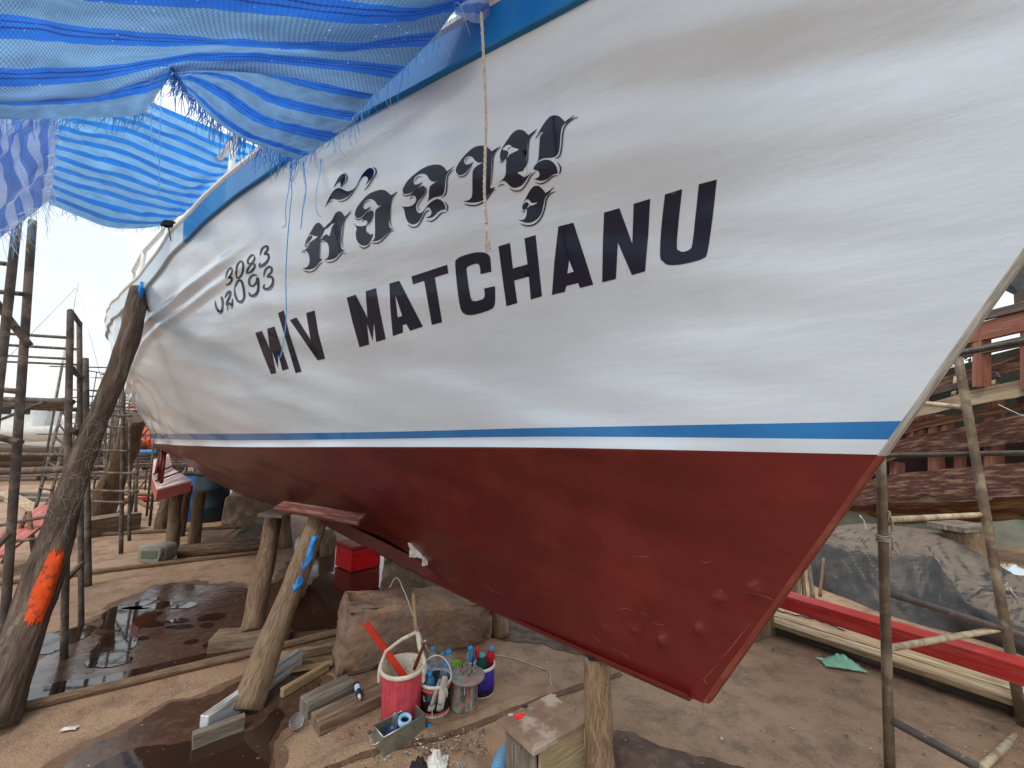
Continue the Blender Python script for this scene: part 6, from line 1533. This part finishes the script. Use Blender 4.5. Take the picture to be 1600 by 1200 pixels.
for (u0, v0, u1, v1, r) in [(-40, 518, 112, 528, .013), (-40, 536, 124, 546, .013), (-40, 553, 112, 561, .010), (-40, 563, 124, 570, .010), (-40, 622, 112, 628, .024), (-40, 634, 124, 640, .02), (-40, 709, 112, 711, .014), (-40, 737, 112, 733, .026), (-40, 828, 112, 800, .014), (-40, 852, 124, 835, .014)]: hbar(s2, u0, v0, 3.6, u1, v1, 3.0 if u1 < 120 else 3.42, r)
hbar(s2, 110, 575, 2.93, 128, 590, 3.42, .022); hbar(s2, 113, 672, 2.93, 130, 682, 3.42, .022); hbar(s2, 70, 628, 3.1, -30, 668, 3.5, .012); hbar(s2, 104, 905, 2.95, 128, 880, 3.4, .02)
mb = MB(); mb.tube([PY(-40, 630, 3.75), PY(112, 633, 3.1)], .03, 8, sq=.4); mb.build('walk_board', plank_grey, s2)
# pair of poles right of the big prop
s3 = empty('scaffold_tower', G(190, 866), 'thin pipe scaffold just right of the slanting log, left of the stern', 'scaffold', 'scaffolds in the yard')
for (u0, v0, u1, v1, r) in [(193, 612, 189, 865, .024), (203, 655, 202, 845, .022), (216, 668, 212, 800, .03), (165, 640, 163, 790, .028)]:
    b = G(u1, v1); vpole(s3, u0, v0, u1, v1-1, b.y, r)
for (u0, u1, v, Y) in [(125, 193, 635, 4.9), (130, 200, 705, 5.0), (130, 216, 740, 5.2), (120, 216, 768, 5.2), (110, 200, 785, 5.0), (150, 205, 650, 5.0), (120, 195, 668, 5)]: hbar(s3, u0, v-2, Y, u1, v, Y, .015)
# ---- a thin ladder leaning
ld = empty('ladder', G(75, 800), 'thin long ladder leaning behind the scaffold rails on the left', 'ladder')
for (u0, v0, u1, v1) in [(97, 640, 62, 770), (107, 655, 80, 775)]:
    a = PY(u0, v0, 7.2); b = PY(u1, v1, 6.6); b = a+(b-a)*(a.z/(a.z-b.z)); MB().tube([a, b], .024, 6).build('stile', pipe_g, ld)
for k in range(7):
    f = k/6; hbar(ld, 97-35*f, 642+120*f, 7.2-.6*f, 106-27*f, 656+110*f, 7.2-.6*f, .016, nm='rung')
# ---- thick prop beyond, beams and blocks
b = G(157, 812); log_thing('prop_log', b, PY(212, 652, b.y-.9), .20, .15, log_bark, 'thick distant log prop leaning right, beyond the slanting log', 'log prop', gp if False else 'round log props wedged under the hull', seed=71, bend=.03)
a = G(118, 842); b = G(208, 826)
mb = MB(); mb.plank(a+Vector((0, 0, .14)), b+Vector((0, 0, .14)), .35, .28, seed=4, jit=.01); o = mb.build('timber_baulk', plank_wood); tag(o, 'heavy squared timber lying at the foot of the distant thick prop', 'timber')
crumple('white_sack', 143, 808, .5, .35, whitep, 'white sack beside the foot of the distant thick prop', 'sack', .12, 41, peak=.2)
# ---- stern supports
for k, (ub, vb, ut, vt, r, lab) in enumerate([
   (268, 866, 276, 768, .075, 'front prop under the stern, standing behind the grey jerrycan'),
   (252, 830, 263, 772, .10, 'splayed prop at the far left under the pink board'),
   (279, 838, 293, 758, .075, 'slim prop leaning right between the front stern prop and the barrels'),
   (303, 850, 314, 768, .075, 'prop in front of the blue barrel')]):
    b = G(ub, vb); log_thing('prop_log', b, PY(ut, vt, b.y), r, r*.9, [log_grey, log_bark, log_bark, log_grey][k], lab, 'log prop', 'round log props wedged under the hull', seed=80+k)
# jerrycan
jc_m = mat('grey_green_jerrycan', (.27, .26, .22, 1), (.17, .16, .135, 1), .65, 5, .1)
b = G(245, 880); jc = empty('jerrycan', b, 'grey-green plastic jerrycan lying on its side by the stern prop', 'jerrycan')
mb = MB(); rows = []
W_, H_, D_ = .20, .13, .10
for i in range(13):
    f = -1+2*i/12; k = (1-abs(f)**5)**.2 if abs(f) < 1 else 0
    rows.append([b+Vector((cos(a)*W_*(abs(cos(a))**-.45 if abs(cos(a)) > .01 else 1)*.86*(.86+.14*k), f*D_, H_+sin(a)*H_*(abs(sin(a))**-.45 if abs(sin(a)) > .01 else 1)*.86*(.86+.14*k))) for a in [2*pi*q/28+.01 for q in range(28)]])
rows = [[p+Vector((.055 if False else 0, 0, 0)) for p in r] for r in rows]
mb.grid(rows, True); mb.face(range(28)); mb.face([12*28+27-k for k in range(28)]); mb.build('body', jc_m, jc)
mb = MB(); mb.box(b+Vector((-.02, -.100, H_)), (.10, 0, 0), (0, .006, 0), (0, 0, .045), .004); mb.build('embossed_panel', mat('dark_jerrycan_panel', (.11, .115, .09, 1), None, .6, 5, 0), jc)
mb = MB(); mb.tube([b+Vector((.115, -.104, .06)), b+Vector((.135, -.110, .13)), b+Vector((.12, -.104, .20))], .013, 8); mb.build('handle', mat('dark_jerrycan_panel', (.10, .105, .08, 1), None, .6, 5, 0), jc)
# barrels
for (u, vb, m, lab) in ((309, 811, mat('blue_drum', (.02, .14, .50, 1), (.03, .10, .35, 1), .45, 5, .05), 'bright blue plastic drum behind the stern props'), (326, 813, mat('dark_drum', (.02, .035, .045, 1), (.03, .05, .06, 1), .5, 5, .05), 'dark teal drum standing right of the blue one')):
    b = G(u, vb); e = empty('plastic_drum', b, lab, 'drum', 'drums by the stern')
    mb = MB(); mb.lathe(b, [(.0001, 0), (.27, 0), (.29, .03), (.29, .25), (.30, .27), (.29, .29), (.29, .58), (.30, .60), (.29, .62), (.29, .84), (.27, .88), (.0001, .89)], 28); mb.build('body', m, e)
    mb = MB(); mb.lathe(b, [(.28, .85), (.295, .86), (.295, .90), (.27, .91), (.0001, .91)], 28); mb.build('lid', blk, e)
# pale pink board platform under the stern
pk = mat('pale_pink_paint', (.70, .55, .54, 1), (.6, .42, .41, 1), .5, 4, .1, c3=(.75, .66, .62, 1), scale3=2, amt3=.6)
pk2 = mat('pink_edge_paint', (.42, .12, .10, 1), (.34, .09, .075, 1), .5, 4, .1)
sp = [P(240, 718, 6.0), P(264, 709, 6.3), P(270, 732, 5.9), P(300, 750, 5.2), P(246, 764, 4.9), P(238, 745, 5.3)]
plat = empty('stern_board', Vector((sp[4].x, sp[4].y, sp[4].z)), 'pale pink planked board with red edge hung at the stern', 'board')
mb = MB(); mb.v = [Vector(p) for p in sp]+[Vector(p)-Vector((0, 0, .02)) for p in sp]; mb.face(range(6)); mb.face([11-k for k in range(6)])
for k in range(6): mb.face([k, 6+k, 6+(k+1) % 6, (k+1) % 6])
mb.build('planked_top', pk, plat)
mb = MB(); lo_ = [Vector(p)-Vector((0, 0, .02)) for p in sp]; mb.v = lo_+[p-Vector((0, 0, .13)) for p in lo_]
mb.face([11-k for k in range(6)])
for k in range(6): mb.face([k, 6+k, 6+(k+1) % 6, (k+1) % 6])
mb.build('red_edge', pk2, plat)
for (u0, v0, t0, u1, v1, t1) in [(240, 742, 5.32, 270, 729, 5.9), (243, 753, 5.1, 283, 738, 5.6)]:
    MB().tube([P(u0, v0, t0)+Vector((0, 0, .012)), P(u1, v1, t1)+Vector((0, 0, .012))], .012, 6).build('board_joint', blk, plat)
for (u0, v0, u1, v1) in [(254, 700, 248, 752), (258, 705, 252, 755), (249, 712, 244, 738)]:
    MB().tube([P(u0, v0, 5.2), P(u1, v1, 5.0)], .02, 6).build('dark_bar', brn, plat)
# ---- small clutter on the ground in the middle distance
rnd = random.Random(31)
gd = 'loose timbers scattered over the far yard'
poss = ['brown', 'bleached', 'grey', 'reddish']
mats_ = [plank_wood, new2, plank_grey, red_beam]
cnt = 0
place = ['near the far scaffolds', 'by the white boat', 'behind the thick distant prop', 'beyond the ground rails', 'between the scaffold legs', 'in the far left yard', 'by the distant sheds', 'left of the pink board']
LT_ = []
for k in range(46):
    u = rnd.uniform(-60, 330); v = rnd.choice([rnd.uniform(706, 735), rnd.uniform(725, 790), rnd.uniform(712, 760)])
    p = G(u, v); l = rnd.uniform(.8, 3.4)*min(2.2, .5+p.y/12); a = rnd.gauss(0, .35); z = rnd.uniform(.03, .35 if v < 760 else .06); d = Vector((cos(a), sin(a), rnd.gauss(0, .04)))*l/2
    mi = rnd.randrange(4) if rnd.random() < .35 else rnd.randrange(3)
    if rnd.random() < .3: o, _ = log_thing('loose_timber', p-d+Vector((0, 0, z)), p+d+Vector((0, 0, z)), .05, .045, log_grey, 'x', 'timber', gd, seed=k, n=8, segs=7)
    else:
        o = MB().plank(p-d+Vector((0, 0, z)), p+d+Vector((0, 0, z)), rnd.uniform(.1, .3), rnd.uniform(.03, .12), seed=k).build('loose_timber', mats_[mi])
    LT_.append((p.y, pix(p)[0], o, mi))
LT_.sort(key=lambda q: q[0])
ordn = ['first', 'second', 'third', 'fourth', 'fifth', 'sixth', 'seventh', 'eighth', 'ninth', 'tenth', 'eleventh', 'twelfth', 'thirteenth', 'fourteenth', 'fifteenth', 'sixteenth']
for bi, bn in enumerate(('nearest', 'middle', 'farthest')):
    grp = sorted(LT_[bi*16:(bi+1)*16], key=lambda q: q[1])
    for k, q in enumerate(grp):
        tag(q[2], '%s from the left of the %s row of loose timbers on the left, %s' % (ordn[k], bn, ['brown', 'bleached', 'grey', 'reddish'][q[3]] if not q[2].name.startswith('x') else ''), 'timber', gd)
plk('red_plank', P(-25, 872, 4.2), P(86, 790, 5.6), .30, .04, wood('pink_red_plank', (.45, .13, .11, 1), (.35, .09, .08, 1), (.55, .3, .26, 1), amt3=.5), 'long pinkish-red plank raised on trestles at the left edge', group=None, cat='plank')
for (u, v) in ((30, 880), (66, 845)):
    b = G(u, v); MBo = MB(); MBo.tube([b+Vector((-.2, 0, 0)), b+Vector((0, 0, .62))], .025, 6); MBo.tube([b+Vector((.2, 0, 0)), b+Vector((0, 0, .62))], .025, 6); o = MBo.build('trestle', log_grey); tag(o, ['front crossed-pole trestle under the pinkish-red plank', 'rear crossed-pole trestle under the pinkish-red plank'][u > 40], 'trestle')
# ---- far scaffolds
def far_tower(x, y, w_, d_, h, label, seed, r=.03, levels=None):
    rnd = random.Random(seed); mb = MB(); lean = rnd.gauss(0, .02)
    for sx in (0, 1):
        for sy in (0, 1): mb.tube([Vector((x+sx*w_, y+sy*d_, 0)), Vector((x+sx*w_+lean*h, y+sy*d_, h*rnd.uniform(.9, 1.05)))], r, 6)
    n = levels or int(h/.9)
    for k in range(1, n+1):
        z = k*h/(n+.3)
        for sy in (0, 1): mb.tube([Vector((x-.3, y+sy*d_, z)), Vector((x+w_+.3, y+sy*d_, z+rnd.gauss(0, .05)))], r*.8, 5)
        for sx in (0, 1): mb.tube([Vector((x+sx*w_, y, z)), Vector((x+sx*w_, y+d_, z))], r*.7, 5)
        if rnd.random() < .5: mb.tube([Vector((x, y, z-h/n)), Vector((x+w_, y, z))], r*.6, 5)
    o = mb.build('far_scaffold', pipe_g); tag(o, label, 'scaffold', 'scaffolds in the yard'); return o
ft = [(-11.2, 9.4, 1.6, 1.2, 3.6, 'far scaffold behind the rails at the left edge'), (-9.3, 10.8, 1.5, 1.2, 2.6, 'low far scaffold beside the thin ladder'), (-8.2, 8.6, 1.1, 1.0, 3.3, 'far scaffold seen just left of the slanting log'), (-14, 14, 2.2, 1.5, 4.5, 'tall far scaffold by the white boat'), (-11.3, 13.2, 2.0, 1.5, 3.8, 'far scaffold in front of the orange boat, left'), (-10.4, 12.0, 1.2, 1.2, 2.8, 'far scaffold in front of the orange boat, right'), (-17, 16, 2.4, 1.5, 3.6, 'far scaffold at the extreme left'), (-18, 23, 3, 2, 5.0, 'most distant scaffold, beyond the boats'), (-14.2, 19, 2.4, 1.6, 3.2, 'distant scaffold to the left of the stern')]
ft += [(-12.6, 11.2, 1.2, 1.1, 3.3, 'narrow far scaffold behind the tall one in the puddle'), (-13.5, 17.2, 1.8, 1.3, 3.4, 'far scaffold right behind the thick distant prop'), (-20, 19.5, 2.4, 1.6, 4.6, 'wide distant scaffold left of the mast'), (-22.5, 20.5, 1.6, 1.4, 5.2, 'tallest distant scaffold at the extreme left'), (-15.8, 21.5, 1.6, 1.2, 3.9, 'distant scaffold between the two far props'), (-7.4, 7.2, .9, .9, 2.4, 'low thin scaffold closest behind the slanting log')]
for k, (x, y, w_, d_, h, lab) in enumerate(ft): far_tower(x, y, w_, d_, h, lab, k+3, r=.022)
# ---- far boats
def far_boat(x, y, L_, b_, h, ang, mh, mstripe, mcab, label, cab=True, mast=0, seed=0, z0=.8):
    e = empty('moored_boat', (x, y, 0), label, 'boat', 'boats ashore across the yard')
    ca, sa = cos(ang), sin(ang); W = lambda X, Y_, Z: Vector((x+X*ca-Y_*sa, y+X*sa+Y_*ca, Z))
    def hs(w0, w1, m, nm):
        mb = MB(); rows = []
        for i in range(25):
            t_ = i/24; s_ = (t_-.5)*L_; wd = b_/2*min(1, (1-t_)*3.2)**.6*(.75+.25*min(1, t_*4)); sh = h*(1+.35*(2*t_-1)**2)
            rows.append([W(s_+ (q*.12*L_*max(0, t_-.7)), sgn*wd*(.25+.75*q**.5), z0+q*sh) for sgn, q in [(1, w1), (1, (w0+w1)/2), (1, w0), (-1, w0), (-1, (w0+w1)/2), (-1, w1)]])
        mb.grid(rows, True); mb.face(range(6)); mb.build(nm, m, e)
    hs(0, .45, mstripe, 'lower_hull'); hs(.45, 1, mh, 'upper_hull')
    if cab:
        mb = MB(); mb.box(W(-L_*.12, 0, z0+h*1.0+.75), W(L_*.2, 0, 0)-W(0, 0, 0), W(0, b_*.3, 0)-W(0, 0, 0), Vector((0, 0, .75)), .08); mb.build('cabin', mcab, e)
        mb = MB(); mb.box(W(-L_*.12, 0, z0+h+1.55), W(L_*.24, 0, 0)-W(0, 0, 0), W(0, b_*.36, 0)-W(0, 0, 0), Vector((0, 0, .05)), .02); mb.build('cabin_roof', mh, e)
        for k in range(4):
            for sg in (1, -1):
                mb = MB(); mb.box(W(-L_*.26+k*L_*.095, sg*b_*.302, z0+h+1.0), W(L_*.032, 0, 0)-W(0, 0, 0), W(0, .01, 0)-W(0, 0, 0), Vector((0, 0, .25)), 0); mb.build('window', dk, e)
    if mast:
        mb = MB(); q = W(L_*.1, 0, z0+h); mb.tube([q, q+Vector((.15, 0, mast))], [.09, .04], 8); mb.build('mast', cap_white, e)
        mb = MB()
        for X in (-L_*.45, L_*.45, L_*.2): mb.tube([W(X, 0, z0+h), q+Vector((.15, 0, mast*.97))], .018, 4)
        mb.build('rigging', metal, e)
        mb = MB(); mb.tube([q+Vector((0, 0, 1)), q+Vector((-2.6, 0, 1.3))], .06, 6); mb.build('boom', cap_white, e)
    for k in range(3):
        mb = MB(); mb.tube([W((k-1)*L_*.28, 0, 0), W((k-1)*L_*.28, 0, z0+.3)], .14, 7); mb.build('keel_block', log_bark, e)
far_boat(-28.6, 23, 9, 3, 1.5, .25, cap_white, mat('off_white_bottom', (.6, .58, .5, 1), None, .6, 3, 0), cap_white, 'large white boat with a cabin and tall mast, far left', mast=9.2)
far_boat(-18.5, 15.5, 6.5, 2, .9, .1, log_dark, log_dark, cap_white, 'low dark hull with a blue cover in front of the white boat', cab=False, z0=.35)
far_boat(-15.6, 17.5, 6, 2.2, 1.1, -.5, mat('orange_hull', (.62, .11, .03, 1), None, .5, 3, 0), mat('maroon_hull', (.14, .03, .03, 1), None, .5, 3, 0), mat('orange_cab', (.65, .13, .04, 1), None, .5, 3, 0), 'orange and maroon boat just left of the white stern', z0=.5)
far_boat(-33, 36, 13, 4, 2, .15, cap_white, rail_blue, cap_white, 'most distant white boat with a blue bottom', mast=11)
far_boat(-22, 30, 10, 3.4, 1.6, .0, mat('pale_green_hull', (.35, .5, .42, 1), None, .5, 3, 0), redbox, cap_white, 'pale green boat with red bottom in the far distance', mast=7)
b = P(55, 704, 19); mb = MB(); mb.box(b, (1.6, .3, 0), (-.1, .8, 0), (0, 0, .14), .05, jit=.12); o = mb.build('blue_cover', blue_rag); tag(o, 'bright blue cover thrown over the low dark hull', 'cover')
b = P(62, 716, 17); mb = MB(); mb.box(b, (.35, 0, 0), (0, .3, 0), (0, 0, .16), .04); o = mb.build('yellow_crate', mat('yellow_crate_plastic', (.7, .5, .03, 1), None, .5, 3, 0)); tag(o, 'small yellow crate among the far timbers', 'crate')
hbar(s3, 178, 707, 9, 246, 706, 9, .05, rail_blue, 'blue_rail')
# ---- distance: sheds and trees
shed_m = mat('pale_shed_wall', (.55, .55, .52, 1), (.42, .42, .40, 1), .8, 1, 0); roof_m = mat('tin_roof', (.30, .31, .32, 1), (.20, .14, .11, 1), .6, 2, .1)
def shed(x, y, w_, d_, h, label):
    e = empty('shed', (x, y, 0), label, 'shed'); 
    mb = MB(); mb.box((x, y, h/2), (w_/2, 0, 0), (0, d_/2, 0), (0, 0, h/2), 0); mb.build('wall', shed_m, e)
    mb = MB(); z = Vector((0, 0, 1)); a = [Vector((x+sx*w_*.54, y+sy*d_*.56, h+.02)) for sx, sy in ((-1, -1), (1, -1), (1, 1), (-1, 1))]; r0 = Vector((x-w_*.54, y, h+w_*.16)); r1 = Vector((x+w_*.54, y, h+w_*.16))
    mb.v = a+[r0, r1]; 
    for f in ((0, 1, 5, 4), (2, 3, 4, 5), (3, 0, 4), (1, 2, 5), (3, 2, 1, 0)): mb.face(f)
    mb.build('roof', roof_m, e)
    for k in range(4):
        mb = MB(); mb.box((x-w_*.36+k*w_*.24, y-d_/2-.02, h*.55), (w_*.07, 0, 0), (0, .03, 0), (0, 0, h*.2), 0); mb.build('window', dk, e)
shed(-62, 62, 16, 8, 3.4, 'long pale shed far beyond the yard at the left'); shed(-38, 58, 9, 6, 3.0, 'smaller pale shed beyond the yard near the stern')
shed(40, 50, 18, 9, 4.5, 'pale shed far behind the bow, hidden by the old hull')
pale_leaf = mat('hazy_leaf', (.10, .15, .09, 1), (.15, .20, .13, 1), .7, 2, 0)  # paler green, the washed-out distance is put into the leaf colour
def belt(name, x0, x1, y, h, n, seed, m):
    rnd = random.Random(seed); mb = MB()
    for i in range(n):
        x = rnd.uniform(x0, x1); hh = h*(.55+.45*noise.noise(Vector((x*.06, seed, 0)))+.2*noise.noise(Vector((x*.3, seed, 0)))); z = hh*rnd.random()**.6
        p = Vector((x, y+rnd.gauss(0, 3), z)); a = Vector((rnd.gauss(0, 1), rnd.gauss(0, .5), rnd.gauss(0, .7))).normalized(); b = a.cross(Vector((rnd.random(), rnd.random(), rnd.random()))).normalized(); s = rnd.uniform(.5, 1.1)
        k = len(mb.v); mb.v += [p-a*s, p+b*s*.6, p+a*s, p-b*s*.6]; mb.face((k, k+1, k+2, k+3))
    struct(mb.build(name, m, None, (0, 0, 0)), 'stuff')
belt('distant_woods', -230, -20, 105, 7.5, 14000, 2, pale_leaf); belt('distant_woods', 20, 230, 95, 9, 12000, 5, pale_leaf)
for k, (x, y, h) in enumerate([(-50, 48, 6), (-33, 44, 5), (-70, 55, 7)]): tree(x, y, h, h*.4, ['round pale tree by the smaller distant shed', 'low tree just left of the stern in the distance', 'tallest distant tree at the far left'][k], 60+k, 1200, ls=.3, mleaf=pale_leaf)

# ---- scuffs and scraps on the underbody
scuff = mat('pale_scuff', (.20, .05, .045, 1), (.28, .11, .10, 1), .6, 40, 0)
def decal_red(quads, name, m, off=.0012):
    mb = MB()
    for q in quads:
        pts = [on_red(u, v) for u, v in q]
        if any(p is None for p in pts): continue
        r = [p+(Vector((0, 0, EYE))-p).normalized()*off for p in pts]
        b = len(mb.v); mb.v += r; mb.face((b, b+1, b+2, b+3))
    if mb.f: mb.build(name, m, o_red)
rnd = random.Random(12)
for pts in ([(985, 869), (1005, 870), (1020, 869)], [(1094, 874), (1103, 880), (1112, 877)], [(968, 951), (980, 950), (990, 955)], [(1001, 956), (1012, 961)], [(1018, 971), (1030, 976), (1042, 974)], [(922, 990), (932, 998), (940, 1005)], [(955, 1012), (975, 1022), (983, 1030)],
            [(1178, 968), (1160, 990), (1140, 1015), (1125, 1032)], [(1098, 1062), (1112, 1048), (1122, 1038)], [(1122, 923), (1130, 922)], [(1160, 925), (1195, 932), (1212, 940)], [(1098, 1060), (1106, 1068)], [(745, 905), (770, 922), (790, 930)]):
    q = [(u+rnd.gauss(0, .6), v+rnd.gauss(0, .6)) for u, v in pts]
    if len(q) == 2: q = [q[0], ((q[0][0]+q[1][0])/2, (q[0][1]+q[1][1])/2+.5), q[1]]
    decal_red(stroke(q, .8, n=16), 'scuff_mark', scuff)
def keel_scrap(u, v, w_, h_, seed, label):
    p0 = on_red(u, v)
    if p0 is None: p0 = P(u, v, 3.2)
    c_ = p0+(Vector((0, 0, EYE))-p0).normalized()*.02; rows = []
    for i in range(9):
        r = []
        for j in range(9):
            x = (j/8-.5)*w_; z = (i/8-.5)*h_; a = math.atan2(z, x); ed = 1+.5*noise.noise(Vector((cos(a)*2+seed, sin(a)*2, 1)))
            r.append(c_+Vector((x*ed, .012*noise.noise(Vector((i*.8, j*.8, seed)))-.01, z*ed)))
        rows.append(r)
    mb = MB(); mb.grid(rows); mb.grid([[p+Vector((0, .003, 0)) for p in reversed(r)] for r in rows]); o = mb.build('paper_scrap', whitep); tag(o, label, 'scrap')
keel_scrap(650, 860, .09, .085, 3, 'larger torn white scrap stuck to the keel above the rear concrete block')
keel_scrap(664, 874, .035, .08, 5, 'narrow white scrap stuck to the keel right of the larger one')
